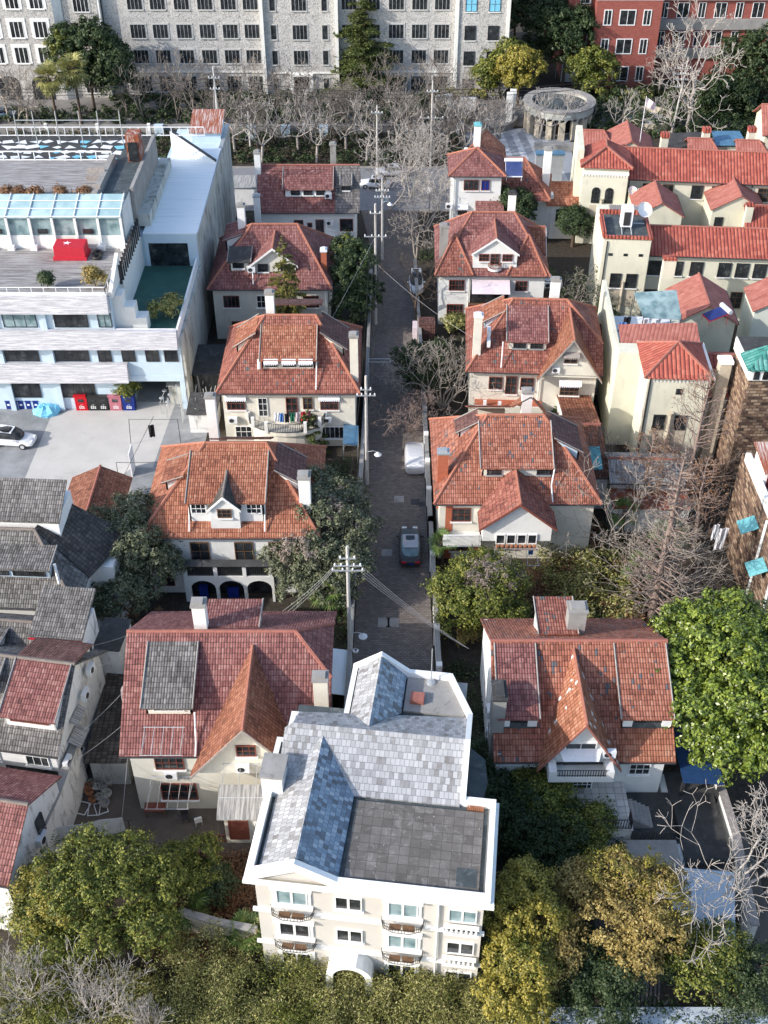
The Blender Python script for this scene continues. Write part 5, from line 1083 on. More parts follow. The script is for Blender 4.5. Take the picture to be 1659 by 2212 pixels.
MB().box(X1+.6,X1+8,Yb-4.66,Yb-4.603,8.2,10.6).build('balcony_shade','maroon',b2); railmb([(X1+.4,Yb-6.8),(X1+8,Yb-6.8)],9.2,10.1,.2,.03).build('railing','metal_white',b2)
MB().prism([(X1+1.4+2.2*math.cos(t*math.pi/8),Yf-.0-1.3*math.sin(t*math.pi/8)) for t in range(9)],8.3,8.9).build('round_ledge','white_wall',b2)
for yy in (Yf+.1,Yf+3.6): MB().tube([(X1-.12,yy,9),(X1-.12,yy,0)],.13,6).build('drainpipe','pipe_white',b2)
arch_win(b2,X1+2.4,Yf-.05,2.6,1.2,2.2); arch_win(b2,X1+4.4,Yf-.05,6.2,1.6,2.4)
for i,(yy,z) in enumerate(((Yf+5.6,6.6),(Yf+2.0,5.4))): 
    MB().slab([(X1-1.3,yy-.7,z),(X1-.02,yy-.7,z+.6),(X1-.02,yy+.9,z+.6),(X1-1.3,yy+.9,z)],.04).build('teal_awning','teal_awning',b2)
# low buildings between
lb=House('low_building','low building with a patchy tin roof and red ledge left of the brick tower',19.4,77,6.5,4.5,4.2,5.2,(0,0),(0,0),'white_wall','tin_grey',rot=-2,cat='building')
MB().box(.2,6.6,-2.2,.3,0,3.2).build('front_block','white_wall',lb.root); MB().box(.1,6.7,-2.3,.4,3.2,3.3).build('red_ledge','rust',lb.root)
MB().slab([(-1.9,1.4,4.6),(-.5,1.4,4.6),(-.5,4.2,5.0),(-1.9,4.2,5.0)],.05).build('teal_awning','teal_awning',lb.root)
al=House('alley_building','narrow lean building with rust red tiled roof between the gabled villa and the school wall',16.6,78.5,3.2,13.5,3.6,4.6,(0,0),(0,0),'white_wall','tile_brown',rot=0,cat='building',inset=.2)
ac_unit(al.root,1.5,.2,2.8)
# ---------------------------------------------------------------- campus buildings at the top
un=thing('campus_building','long grey roughcast campus building with rows of barred windows across the top','building',0,0)
YU=184.7
b=MB().box(-49.5,-44,YU-1.2,YU+14,0,24).box(-44,12,YU,YU+14,0,24).box(11.2,19.3,YU-.9,YU+13,0,24).box(-19,-7.2,YU-.5,YU+10,0,24)
b.build('wall','roughcast',un)
MB().box(-80,-50.6,YU-2.2,YU+12,0,24).build('left_wing','roughcast',un); MB().prism([(-50.6,YU-2.2),(-49.4,YU-1.4),(-49.4,YU+5),(-50.6,YU+5)],0,24).build('canted_bay','white_wall',un)
m=MB()
for x in (-43.9,-18.9,-7.35,11.3,19.2): m.box(x-.25,x+.25,YU-1.15,YU-.1,0,24)
for z in (3.55,): m.box(-43.6,-19.2,YU-.2,YU-.003,z,z+.25).box(-7,11,YU-.2,YU-.003,z,z+.25).box(-19,-7.2,YU-.7,YU-.503,z,z+.2)
m.build('pilaster_and_band','white_wall',un)
ZR=(1.75,6.0,9.85,14.1)
for z in ZR:
    for x in (-38.4,-34.9,-31.2,-27.6,-24.0,-20.6,-5.4,-1.8,1.9,5.5,9.0): win(un,x,YU,z,2.35,2.1 if z>2 else 2.5,4,1,fm='galv',fw=.05,bw=.06,sill='campus_trim',surround=('campus_trim',.2))
    for x,w_ in ((-17.2,.9),(-13.1,2.3),(-9.2,.9)):
        if z<2 and w_>2: continue
        win(un,x,YU-.5,z,w_,2.2,4 if w_>2 else 1,1,fm='galv',fw=.05,bw=.06,sill='campus_trim',surround=('campus_trim',.14))
    for x in (13.4,17.0): win(un,x,YU-.9,z,1.75,2.2,2,2,fm='dark_metal',gm='tarp_cyan' if z>13 else 'glass_dark',sill='white_trim')
    win(un,-46.4,YU-1.2,z,2.4,2.1,4,1,fm='metal_white',sill='campus_trim',surround=('campus_trim',.2),fw=.05,bw=.06)
    if z>3:
        for x in (-60.4,-56.6,-52.9): win(un,x,YU-2.2,z+.9,2.1,2.5,3,1,fm='metal_white',fw=.09,bw=.1,sill='white_trim',surround=('white_wall',.42))
for x in (-59.5,-54.2): 
    o=MB(); n=10; pts=[(x-1.7,YU-2.24,0),(x+1.7,YU-2.24,0)]+[(x+1.7*math.cos(math.pi*k/n),YU-2.24,2.6+1.1*math.sin(math.pi*k/n)) for k in range(n+1)]; o.extr(pts,(0,.037,0)).build('arched_entry','glass_dark',un)
MB().box(-14.2,-12.,YU-.56,YU-.503,0,3.1).build('entrance_door','glass_dark',un); MB().box(-14.9,-11.3,YU-1.4,YU-.503,3.3,3.55).box(-14.9,-14.4,YU-.9,YU-.503,0,3.3).box(-11.8,-11.3,YU-.9,YU-.503,0,3.3).build('door_hood','white_trim',un)
MB().tube([(-43.5,YU-.2,24),(-43.5,YU-.2,0)],.09,5).build('downpipe','dark_metal',un)
# red brick building
rb=thing('red_brick_building','red brick campus building with pale stone bands and white framed windows at the top right','building',0,0)
xa,ya=at(1290,190,0); YR=ya
XB=33.4
MB().box(XB+1.5,XB+44,YR+4,YR+26,0,24).box(XB,XB+10.3,YR,YR+12,0,13.6).box(XB-4,XB+4,YR+3,YR+30,0,24).build('wall','brick_red',rb)
m=MB()
for z in (3.6,8.1,12.6): m.box(XB+10.3,XB+44,YR+3.5,YR+3.997,z,z+1.6)
m.build('stone_band','grey_conc',rb); MB().box(XB-.1,XB+10.4,YR-.1,YR+4,13.6,13.75).build('coping','white_trim',rb); MB().box(XB-4.1,XB-.0,YR+2.9,YR+3.2,0,3.4).build('plinth','light_blue',rb)
for z in (2.3,6.6,11.): 
    for x,w_ in ((1.9,1.3),(5.0,2.6),(8.1,1.3)): win(rb,XB+x,YR,z,w_,2.4,2,1,fm='metal_white',fw=.14,bw=.08,sill=None)
for z in (2.,6.6,11.,15.2):
    for i in range(9):
        x=XB+11.6+i*3.; 
        if z>3: win(rb,x,YR+4,z,1.9 if i%2 else 1.2,2.4,2,1,fm='metal_white',fw=.1,bw=.08,sill=None)
for z in (4.6,9.,13.4): win(rb,XB-1.4,YR+3,z,1.6,2.3,2,1,fm='metal_white',fw=.12,sill=None)
for z in (9.,13.4): win(rb,XB-4,YR+12,z,1.6,2.3,2,1,face='W',fm='metal_white',fw=.12,sill=None)
MB().tube([(XB-.6,YR+2.8,24),(XB-.6,YR+2.8,0)],.12,5).tube([(XB+29,YR+3.6,24),(XB+29,YR+3.6,9)],.15,5).build('downpipe','pipe_white',rb)
railmb([(XB,YR),(XB+10.3,YR)],13.75,14.6,.4,.03).build('railing','dark_metal',rb)
# colonnaded rotunda
rx,ry=at(1209,216,4.3); ro=thing('rotunda','round cream colonnade with arched openings and a sunken dark roof','pavilion',rx,ry,0)
n=16; Rr=4.8
m=MB(); ar=MB()
for i in range(n):
    t=2*math.pi*i/n; x,y=Rr*math.cos(t),Rr*math.sin(t); m.box(x-.45,x+.45,y-.35,y+.35,0,3.6,rot=math.degrees(t)+90)
m.build('pier','stone',ro)
def ringmb(r0,r1,z0,z1,n=48):
    m=MB()
    for i in range(n):
        t0,t1=2*math.pi*i/n,2*math.pi*(i+1)/n
        m.prism([(r0*math.cos(t0),r0*math.sin(t0)),(r1*math.cos(t0),r1*math.sin(t0)),(r1*math.cos(t1),r1*math.sin(t1)),(r0*math.cos(t1),r0*math.sin(t1))],z0,z1)
    return m
ringmb(Rr-.45,Rr+.45,4.2,5.6).build('ring_wall','grim_wall',ro); ringmb(Rr-.6,Rr+.7,5.6,5.85).build('ring_coping','grey_conc',ro)
for i in range(n):
    a_=MB(); tc=2*math.pi*(i+.5)/n; hw=2*math.pi/n/2-.07
    for k in range(8):
        f0,f1=-1+2*k/8,-1+2*(k+1)/8; z0=3.1+1.05*math.sqrt(max(0,1-f0*f0)); z1=3.1+1.05*math.sqrt(max(0,1-f1*f1)); t0,t1=tc+f0*hw,tc+f1*hw
        q=[((Rr+.36)*math.cos(t0),(Rr+.36)*math.sin(t0),z0),((Rr+.36)*math.cos(t1),(Rr+.36)*math.sin(t1),z1),((Rr+.36)*math.cos(t1),(Rr+.36)*math.sin(t1),4.2),((Rr+.36)*math.cos(t0),(Rr+.36)*math.sin(t0),4.2)]
        a_.extr(q,(-.6*math.cos(tc),-.6*math.sin(tc),0))
    a_.build('arch','grim_wall',ro)
MB().lathe([(Rr-.5,5.0),(Rr-.5,5.1)],0,0,32).build('sunken_roof','bitumen',ro); ro.scale=(.98,.98,.74)
ringmb(Rr-2.6,Rr-2.4,0,4.4,24).build('inner_shade','glass_dark',ro)
rx,ry=at(1400,268,0); ro=thing('fountain_basin','low curved pale basin wall with steps behind the school roofs','basin',rx,ry,0); ringmb(3.6,4.0,0,1.4,32).build('rim','stone',ro); ringmb(4.5,5.0,0,.4,32).build('step','stone',ro); MB().lathe([(3.6,.5),(3.6,.6)],0,0,28).build('basin_floor','concrete',ro)
rx,ry=at(1045,262,0); ro=thing('garden_ring','curved pale bench wall on the campus forecourt left of the rotunda','wall',rx,ry,0); ringmb(4.6,5.1,0,.9,32).build('rim','pavement',ro)
MB().box(-3.5,-1,3.8,4.6,0,2.2).build('sign_panel','metal_white',ro)
rx,ry=at(1000,235,0)
for i,(u,v,hh,rot_) in enumerate(((958,240,2.,20),(1098,262,3.4,0),(1105,256,3.4,0))):
    x,y=at(u,v,0); mesh_box('gate_pillar' if i else 'notice_board',('white leaning notice board by the campus drive','left one of two white gate pillars beside the rotunda','right one of two white gate pillars beside the rotunda')[i],'board' if i==0 else 'pillar',x,y,.9 if i else 2.8,.8 if i else .15,0,hh*1.3,'white_trim',rot_)
for i,(u,v) in enumerate(((346,298),(545,302),(618,300),(700,300))):
    x,y=at(u,v,0)
    mesh_box('electric_cabinet',('first','second','third','fourth')[i]+' from the left of the pale cabinets beneath the pollarded street trees','cabinet',x,y,1.3,.8,0,2.0,'light_blue')
x,y=at(1195,312,0); mesh_box('stone_block','long low stone block lying on the plaza','block',x,y-2,6.,1.2,0,.9,'grey_conc'); mesh_box('guard_hut','flat roofed hut beside the left end of the far street','hut',-12.5,146,3.8,2.6,0,2.6,'light_blue')
# ---------------------------------------------------------------- vegetation
def quads(C,N,size,rg,asp=.55):
    """leaf quads centred C with normals about N"""
    n=len(C); N=N/np.linalg.norm(N,axis=1,keepdims=True)
    r=rg.normal(size=(n,3)); A=np.cross(N,r); A/=np.linalg.norm(A,axis=1,keepdims=True)+1e-9; B=np.cross(N,A)
    s=(size*rg.uniform(.6,1.35,n))[:,None]; A=A*s; B=B*s*asp
    V=np.stack([C-A,C-B*1.0+N*s*.12,C+A,C+B+N*s*.12],1).reshape(-1,3)
    return V,np.arange(n*4).reshape(-1,4)
def crown_pts(blobs,n,rg,clump=.55,fill=.25,per=26):
    clump*=.82; per=int(per*1.3)
    vol=np.array([b[3]*b[4]+b[4]*b[5]+b[3]*b[5] for b in blobs]); vol=vol/vol.sum(); Cs=[];Ns=[]
    for b,f in zip(blobs,vol):
        k=max(3,int(n*f/per)); d=rg.normal(size=(k,3)); d/=np.linalg.norm(d,axis=1,keepdims=True); d[:,2]=np.where(d[:,2]<-.35,-d[:,2],d[:,2])
        rr=np.where(rg.random(k)<fill,rg.uniform(.35,.8,k),rg.uniform(.82,1.06,k))[:,None]
        wv=1+.16*np.sin(d[:,0:1]*5+b[0]*3)*np.sin(d[:,1:2]*6+b[1])+.1*np.sin(d[:,2:3]*9+d[:,0:1]*7)
        cc=np.array(b[:3])+d*rr*wv*np.array(b[3:6]); m=per
        kp=(np.sin(cc[:,0]*2.1+b[2])*np.sin(cc[:,1]*2.3+1)*np.sin(cc[:,2]*2.7+2)<.3); cc=cc[kp]; d=d[kp]; k=len(cc)
        off=rg.normal(size=(k,m,3)); off/=np.linalg.norm(off,axis=2,keepdims=True); off*=(rg.random((k,m,1))**.45)*clump*rg.uniform(.45,1.5,(k,1,1)); off[:,:,2]*=.75
        P_=cc[:,None,:]+off; Nn=off/clump*1.1+d[:,None,:]*.5+np.array([0,0,.55])+rg.normal(size=(k,m,3))*.45
        Cs.append(P_.reshape(-1,3)); Ns.append(Nn.reshape(-1,3))
    return np.concatenate(Cs),np.concatenate(Ns)
def segs_mesh(name,S,m,parent,n=4):
    S=np.array(S); p0,p1,r0,r1=S[:,0:3],S[:,3:6],S[:,6],S[:,7]; d=p1-p0; d/=np.linalg.norm(d,axis=1,keepdims=True)+1e-9
    a=np.where(np.abs(d[:,2:3])<.9,np.array([[0,0,1.]]),np.array([[1.,0,0]])); e=np.cross(d,a); e/=np.linalg.norm(e,axis=1,keepdims=True); g=np.cross(d,e); V=[]
    for p,r in ((p0,r0),(p1,r1)):
        for j in range(n): t=2*math.pi*j/n; V.append(p+(e*math.cos(t)+g*math.sin(t))*r[:,None])
    V=np.stack(V,1).reshape(-1,3); k=len(S); base=(np.arange(k)*2*n)[:,None]
    F=np.concatenate([base+np.array([[j,(j+1)%n,n+(j+1)%n,n+j]]) for j in range(n)])
    return npmesh(name,V,F,m,parent)
def grow(S,p,d,L,r,lev,rg,up=.12,spread=.75,kids=(3,4),minr=.014,wob=.22,nseg=4,shr=.62):
    p=np.array(p,float); d=np.array(d,float); seg=L/nseg
    for i in range(nseg):
        d=d+rg.normal(size=3)*wob+np.array([0,0,up]); d/=np.linalg.norm(d); q=p+d*seg; r1=max(minr,r*(1-.45/nseg)); S.append([*p,*q,r,r1]); p=q; r=r1
        if lev>0 and i>=1:
            for _ in range(1 if i<nseg-1 else rg.integers(*kids)):
                s=rg.normal(size=3); s-=d*s.dot(d); s/=np.linalg.norm(s)+1e-9; c=d*(1-spread*.45)+s*spread; c/=np.linalg.norm(c)
                grow(S,p,c,L*shr*rg.uniform(.75,1.2),max(minr,r*.6),lev-1,rg,up,spread,kids,minr,wob,max(2,nseg-1),shr)
_seed=[100]
def rgs(): _seed[0]+=1; return np.random.default_rng(_seed[0])
def leafy(label,x,y,h,blobs,n,mat,leaf=.13,tr=.22,bark='bark',name='leafy_tree',cat='tree',group=None,clump=.55,fill=.22,extra=None,per=26):
    n=int(n*1.7); leaf*=.8; rg=rgs(); r=thing(name,label,cat,x,y,0,group=group)
    C,N=crown_pts(blobs,n,rg,clump,fill,per); V,F=quads(C,N,leaf,rg); npmesh('crown',V,F,mat,r)
    if extra: C,N=crown_pts(extra[0],extra[1],rg,clump,.1); V,F=quads(C,N,leaf*1.1,rg,.3); npmesh('dry_foliage',V,F,extra[2],r)
    S=[]; z0=min(b[2]-b[5]*.3 for b in blobs); top=np.array([0,0,max(.5,z0)]); 
    S.append([0,0,-.1,top[0]*.5,top[1]*.5,top[2]*.6,tr*1.25,tr]); S.append([top[0]*.5,top[1]*.5,top[2]*.6,*top,tr,tr*.85])
    for b in blobs:
        e=np.array(b[:3]); mid=(top+e)/2+rg.normal(size=3)*.25; S.append([*top,*mid,tr*.6,tr*.42]); S.append([*mid,*e,tr*.42,tr*.25])
        for _ in range(5):
            dd=rg.normal(size=3); dd[2]=abs(dd[2])*.6; dd/=np.linalg.norm(dd); q=e+dd*np.array(b[3:6])*.85; S.append([*mid,*((mid+q)/2+rg.normal(size=3)*.2),tr*.25,tr*.16]); S.append([*((mid+q)/2),*q,tr*.15,.02])
    segs_mesh('trunk',S,bark,r,6); return r
def bare(label,x,y,h,spread=.75,lev=4,r=.16,bark='bark_pale',stems=1,lean=(0,0),up=.1,name='bare_tree',group=None,shr=.62,wob=.2,first=.36,nseg=4,minr=.016,cat='tree',leaves=None):
    rg=rgs(); o=thing(name,label,cat,x,y,0,group=group); S=[]
    for k in range(stems):
        a=rg.uniform(0,6.28); d=np.array([lean[0]+(.45*math.cos(a) if stems>1 else 0),lean[1]+(.45*math.sin(a) if stems>1 else 0),1.]); d/=np.linalg.norm(d)
        grow(S,(0,0,-.1),d,h*first*1.25,r,lev,rg,up,spread,(2,4),minr,wob,nseg,shr)
    segs_mesh('branches',S,bark,o,5 if r>.15 else 4)
    if leaves:
        A=np.array(S); idx=rg.choice(np.where(A[:,7]<.05)[0],leaves[0]); C=A[idx,3:6]+rg.normal(size=(leaves[0],3))*.15; V,F=quads(C,rg.normal(size=C.shape),leaves[2],rg,.4); npmesh('foliage',V,F,leaves[1],o)
    return o
def conifer(label,x,y,h,rad,mat,n=14000,droop=.25,z0=.12,leaf=.14,levels=18,name='conifer',bark='bark',irregular=.3,group=None,pw=.8,width=.3):
    rg=rgs(); r=thing(name,label,'tree',x,y,0,group=group); S=[[0,0,-.1,0,0,h*.6,h*.022,h*.013],[0,0,h*.6,0,0,h,h*.013,.03]]; C=[];N=[]
    B=[]
    for i in range(levels):
        f=i/(levels-1); z=h*(z0+(1-z0)*f); R0=rad*((1-f)**pw)+.15; k=int(5+5*(1-f))
        for j in range(k):
            a=rg.uniform(0,6.28); L=R0*rg.uniform(1-irregular,1.08); B.append((z+rg.uniform(-.1,.1)*h/levels*3,a,L))
    tot=sum(b[2]**1.3 for b in B)
    for z,a,L in B:
        e=np.array([L*math.cos(a),L*math.sin(a),z-droop*L+.08*L]); s=np.array([0,0,z]); S.append([*s,*e,.05*L**.5+.01,.015])
        m=max(6,int(n*L**1.3/tot)); t=rg.random(m)**.6; side=np.array([-math.sin(a),math.cos(a),0]); wd=width*L*(1.05-t*.75)
        p=s+(e-s)*t[:,None]+side*(rg.normal(size=m)*wd*.5)[:,None]+np.array([0,0,1])*(rg.normal(size=m)*.07-.12*np.abs(rg.normal(size=m))*droop)[:,None]
        C.append(p); q=rg.normal(size=(m,3))*.35+np.array([0,0,1.]); N.append(q)
    C=np.concatenate(C);N=np.concatenate(N); V,F=quads(C,N,leaf,rg,.4); npmesh('foliage',V,F,mat,r); segs_mesh('trunk',S,bark,r,5); return r
def palm(label,x,y,h,r=1.3,k=22,mat='leaf_palm',tr=.13,group=None,skirt=False):
    rg=rgs(); o=thing('fan_palm',label,'palm',x,y,0,group=group); V=[];F=[]
    S=[[0,0,-.1,.05,0,h*.5,tr*1.2,tr],[.05,0,h*.5,0,0,h,tr,tr*1.1]]
    for i in range(k+(14 if skirt else 0)):
        a=rg.uniform(0,6.28); el=rg.uniform(-.5,1.2) if i<k else rg.uniform(-1.4,-.9); L=r*rg.uniform(.5,.75)*(1 if i<k else .8); d=np.array([math.cos(a)*math.cos(el),math.sin(a)*math.cos(el),math.sin(el)])
        c=np.array([0,0,h])+d*L; S.append([0,0,h,*c,.02,.012]); side=np.cross(d,[0,0,1.]); side/=np.linalg.norm(side)+1e-9; nrm=np.cross(side,d)
        for j in range(15):
            t=(j-7)/7*2.1; dr=d*math.cos(t)+side*math.sin(t); ln=r*.62*rg.uniform(.85,1.1)*(1-.25*abs(t)/2.1); w=np.cross(dr,nrm)*.035*r; tip=c+dr*ln+np.array([0,0,-.22*ln]); mid=c+dr*ln*.55
            n0=len(V); V+= [c,mid-w,tip,mid+w]; F.append([n0,n0+1,n0+2,n0+3])
    npmesh('fronds',V,F,mat,o); segs_mesh('trunk',S,'bark',o,6); return o
def scatter(name,label,boxes,n,mat,leaf,cat,kind='stuff'):
    """uncountable low growth over ground patches (x0,x1,y0,y1,h)"""
    rg=rgs(); ar=np.array([(b[1]-b[0])*(b[3]-b[2]) for b in boxes]); ar=ar/ar.sum(); C=[];N=[]
    for b,f in zip(boxes,ar):
        m=int(n*f/22); cx=rg.uniform(b[0],b[1],m); cy=rg.uniform(b[2],b[3],m); hh=b[4]*rg.uniform(.25,1.,m)*(.55+.45*np.sin(cx*1.3+cy*.7)*np.sin(cy*1.1))
        off=rg.normal(size=(m,22,3))*np.array([.28,.28,.22]); P_=np.stack([cx,cy,np.abs(hh)],1)[:,None,:]+off; P_[:,:,2]=np.abs(P_[:,:,2]); C.append(P_.reshape(-1,3)); N.append((off*1.6+np.array([0,0,.9])+rg.normal(size=off.shape)*.5).reshape(-1,3))
    C=np.concatenate(C);N=np.concatenate(N); V,F=quads(C,N,leaf,rg,.45); o=npmesh(name,V,F,mat); tag(o,label,cat,kind=kind); return o
# big garden trees
x,y=at(280,1195,4.5)
leafy('dusty dark green round tree between the car park roof and the arcaded villa',x,y,8,[(-2.6,1.8,4.7,2.3,2.2,1.9),(.2,2.8,5.6,2.5,2.2,2),(3.2,2.4,5.4,2.3,1.9,1.8),(-2.4,-1.2,4.4,2.5,2.2,2.1),(.8,-.2,5.6,2.6,2.5,2.2),(.1,-3.4,3.3,2.4,1.9,2),(2.6,-.8,3.8,1.9,1.9,1.8),(-1.9,-3.3,2.6,2.1,1.6,1.7)],38000,'leaf_loquat',.135,extra=([(0,-3.6,1.6,2.6,1.4,1.4)],1500,'leaf_rust'))
x,y=at(690,1160,4.5)
leafy('largest dusty grey green tree overhanging the lane behind the nearest crossarm pole',x,y,9,[(-.5,3.6,6.4,2.3,2,1.7),(2.,3.,5.8,2.,2,1.7),(-2.9,1.6,4.6,2.,2,1.8),(.3,.8,6.2,2.6,2.3,1.9),(3.,.3,4.8,1.8,2.2,1.9),(-2.8,-1.3,3.8,2.,2,1.7),(0,-2.,4.6,2.4,2.2,1.9),(2.6,-2.6,4.,2.,2,1.8),(-1.4,-3.9,2.6,1.9,1.6,1.6),(1.,-4.2,2.6,2.,1.5,1.6)],38000,'leaf_loquat',.135,tr=.3,extra=([(.8,1.2,6.6,1.6,2.2,1.3),(-1.2,-2.4,5.4,2,1.6,1.2),(-2.6,-1.8,4.6,1.3,1.2,1.1)],4200,'leaf_twig'))
conifer('golden green pine standing close in front of the dark red villa',-10.2,105.4,13.2,2.8,'leaf_gold_pine',15000,.35,.1,.15,20,pw=.65)
x,y=at(668,975,0); conifer('small bushy pine below the curved laundry balcony',x,y,4.6,2.1,'leaf_pine',8000,.2,.1,.13,10,pw=.6)
x,y=at(765,610,5); leafy('tall dark evergreen beside the upper left lane wall',x,y,10,[(-.8,2.,7.4,1.9,1.7,2),(.5,.6,7,2.1,1.9,2.2),(-.9,-.8,5.4,1.9,1.9,2.2),(1.,-1.2,4.4,2.1,2,2.3),(-.3,-2.4,3.2,2.2,1.7,2.2)],20000,'leaf_dark',.16,extra=([(-.8,2.,7.7,1.7,1.5,1.8)],900,'leaf_camphor'))
x,y=at(905,800,2.6); leafy('rounded green bush at the right lane wall behind pale bare stems',x,y,4,[(-.3,.6,3.1,2.3,2.2,1.9),(2.,.9,3.2,2.1,2.,1.8),(.6,-1.,2.2,2.2,1.6,1.6)],15000,'leaf_dark',.13,name='round_bush',cat='bush')
x,y=at(955,885,0); bare('many stemmed pale bare shrub beside the rounded green bush',x,y,7.4,.6,5,.1,'bark_pale',9,up=.12,minr=.016,nseg=3)
x,y=at(868,935,0); bare('low reddish bare shrub overhanging the lane above the covered car',x+.8,y,4.4,.8,5,.06,'bark_pink',9,up=.03,minr=.014,nseg=3,shr=.68)
x,y=at(1035,1270,4); leafy('grey green tree with tangled pale top in front of the white gabled villa',x,y,7,[(-1.9,.2,3.4,1.9,2.,1.6),(.2,1.8,4.2,2.1,1.9,1.7),(1.9,.8,4.2,1.9,1.9,1.7),(-1.6,-1.6,2.6,1.6,1.6,1.5),(.6,-1.2,3.6,2.2,1.9,1.7),(2.2,-1.8,2.8,1.6,1.6,1.5)],24000,'leaf_camphor',.12,extra=([(1.0,.2,4.9,2.2,1.8,1.4)],3600,'leaf_twig'))
x,y=at(1012,1372,.8); leafy('straw coloured dry bush by the lane wall above the white house roof',x,y,2,[(0,0,.9,1.,1.1,.8)],1800,'leaf_brown',.12,name='dry_bush',cat='bush')
x,y=at(1565,1475,7); leafy('huge bright green glossy tree filling the right edge',x,y,12,[(-3.3,.3,7.3,2.5,2.7,2.3),(-1.6,3.6,7.9,2.6,2.3,2.2),(1.4,4.6,8,2.6,2.2,2.2),(.2,1.,9,3.,2.8,2.5),(3.3,1.2,8.6,2.8,2.8,2.5),(-2.6,-2.6,6.8,2.4,2.3,2.3),(.4,-2.6,7.9,2.8,2.6,2.4),(3.2,-2.8,7.6,2.6,2.4,2.3),(-.6,-4.9,5.8,2.4,1.8,2),(2.,-5.2,6.,2.3,1.7,2)],60000,'leaf_magnolia',.165,tr=.35,clump=.5,fill=.3)
for u,v,z,r,mat,lb in ((1085,1665,3.2,2.1,'leaf_dark','dark green bush in the shade right of the white house parapet'),(1105,1755,2.8,2.3,'leaf_dark','deep shaded bush between the white house and the balcony villa'),(1180,1720,3.4,1.9,'leaf_camphor','lighter green tree at the foot of the white balcony villa'),(1262,1800,2.6,1.7,'leaf_camphor','tangled green tree in front of the black balcony railings'),(1190,1830,2.5,2.3,'leaf_dark','dark bush just above the yellow green tree'),(1318,1862,1.6,1.0,'leaf_dark','small dark tree left of the annex windows')):
    x,y=at(u,v,z); leafy(lb,x,y,z+r,[(-.4*r,.3*r,z,r*.8,r*.8,r*.75),(.45*r,.35*r,z+.2,r*.75,r*.75,r*.7),(0,-.45*r,z-.5,r*.85,r*.7,r*.8)],9000,mat,.11)
x,y=at(1125,2030,5); leafy('tall bright yellow green tree right of the white house front',x,y,9,[(.2,2.2,6.6,1.5,1.4,1.7),(-.5,.9,6.,1.6,1.4,1.8),(1.2,1.0,5.8,1.3,1.3,1.6),(-.6,-.8,4.4,1.5,1.3,1.7),(.7,-1.6,4.2,1.3,1.3,1.6),(-1.,-2.5,3.4,1.5,1.2,1.5),(.2,-3.1,3.2,1.5,1.1,1.4)],26000,'leaf_yellow',.105,clump=.42,fill=.15,extra=([(0,0,4.2,1.9,2.4,2.2)],5000,'leaf_camphor'))
x,y=at(1345,1985,4.4); leafy('broad yellow and brown leaved tree left of the pale yard roof',x,y,8,[(-2.2,1.6,5.2,1.8,1.4,1.4),(.1,1.9,5.8,2.,1.4,1.4),(2.3,1.2,5.3,1.6,1.5,1.3),(-.9,-.2,5.,2.,1.5,1.5),(1.5,-.8,5.,1.9,1.5,1.5),(.4,-2.2,4.,1.6,1.2,1.3)],21000,'leaf_brown',.105,fill=.1,clump=.45,extra=([(0,2.,6.2,3.,1.3,1.2),(2.2,0,5.8,1.4,1.6,1.2)],5000,'leaf_yellow'))
x,y=at(1188,2055,4); leafy('reddish brown leaved tree between the yellow and the broad brown trees',x,y,6,[(0,1.,4.6,1.3,1.2,1.2),(-.5,-.8,3.8,1.3,1.1,1.2),(.6,-.2,4.,1.2,1.2,1.2)],6500,'leaf_brown',.1,fill=.1)
for u,v,z,r,lb in ((1300,2125,3,1.9,'dark tree below the broad brown tree'),(1515,2060,3.,2.,'dark narrow leaved tree right of the timber stack'),(1600,2110,2.4,1.8,'dark tree at the lower right corner near the wall edge'),(1450,2040,2.4,1.5,'small dark tree under the pale yard roof')):
    x,y=at(u,v,z); leafy(lb,x,y,z+r,[(-.4*r,.3*r,z,r*.9,r*.8,r*.7),(.5*r,.1*r,z+.2,r*.8,r*.8,r*.7),(0,-.6*r,z-.4,r*.9,r*.7,r*.7)],8000,'leaf_dark' if r!=2. else 'leaf_camphor',.1)
x,y=at(215,1950,4); leafy('wide olive green tree at the lower left',x,y,7,[(-3.1,1.4,4.2,1.9,1.7,1.6),(-.8,2.3,5.2,2.,1.6,1.6),(1.6,2.2,5.,1.9,1.6,1.5),(-3.4,-.8,3.4,1.8,1.6,1.6),(-1.2,.0,5.2,2.2,1.7,1.7),(1.3,.2,4.9,2.1,1.7,1.7),(3.6,.9,4.2,1.8,1.6,1.5),(-2.4,-2.4,3.,1.8,1.2,1.4),(.2,-2.2,3.8,2.,1.3,1.5),(3.,-1.5,3.6,1.9,1.5,1.5)],36000,'leaf_camphor',.105,clump=.45,fill=.15,extra=([(-2.8,0,4.7,2.2,2.4,1.6)],5200,'leaf_yellow'))
x,y=at(412,1870,2.6); leafy('smaller fresh green tree right of the wide olive tree',x,y,4.5,[(-.8,.4,2.8,1.2,1.1,1.),(.6,.7,3.,1.2,1.1,1.),(.2,-.7,2.4,1.4,1.1,1.1)],8000,'leaf_camphor',.1,clump=.4)
x,y=at(450,1905,1.6); leafy('dark bush under the smaller fresh green tree',x,y,3,[(0,0,1.6,1.6,1.4,1.2)],5000,'leaf_dark',.11,name='bush',cat='bush')
x,y=at(270,1925,0)
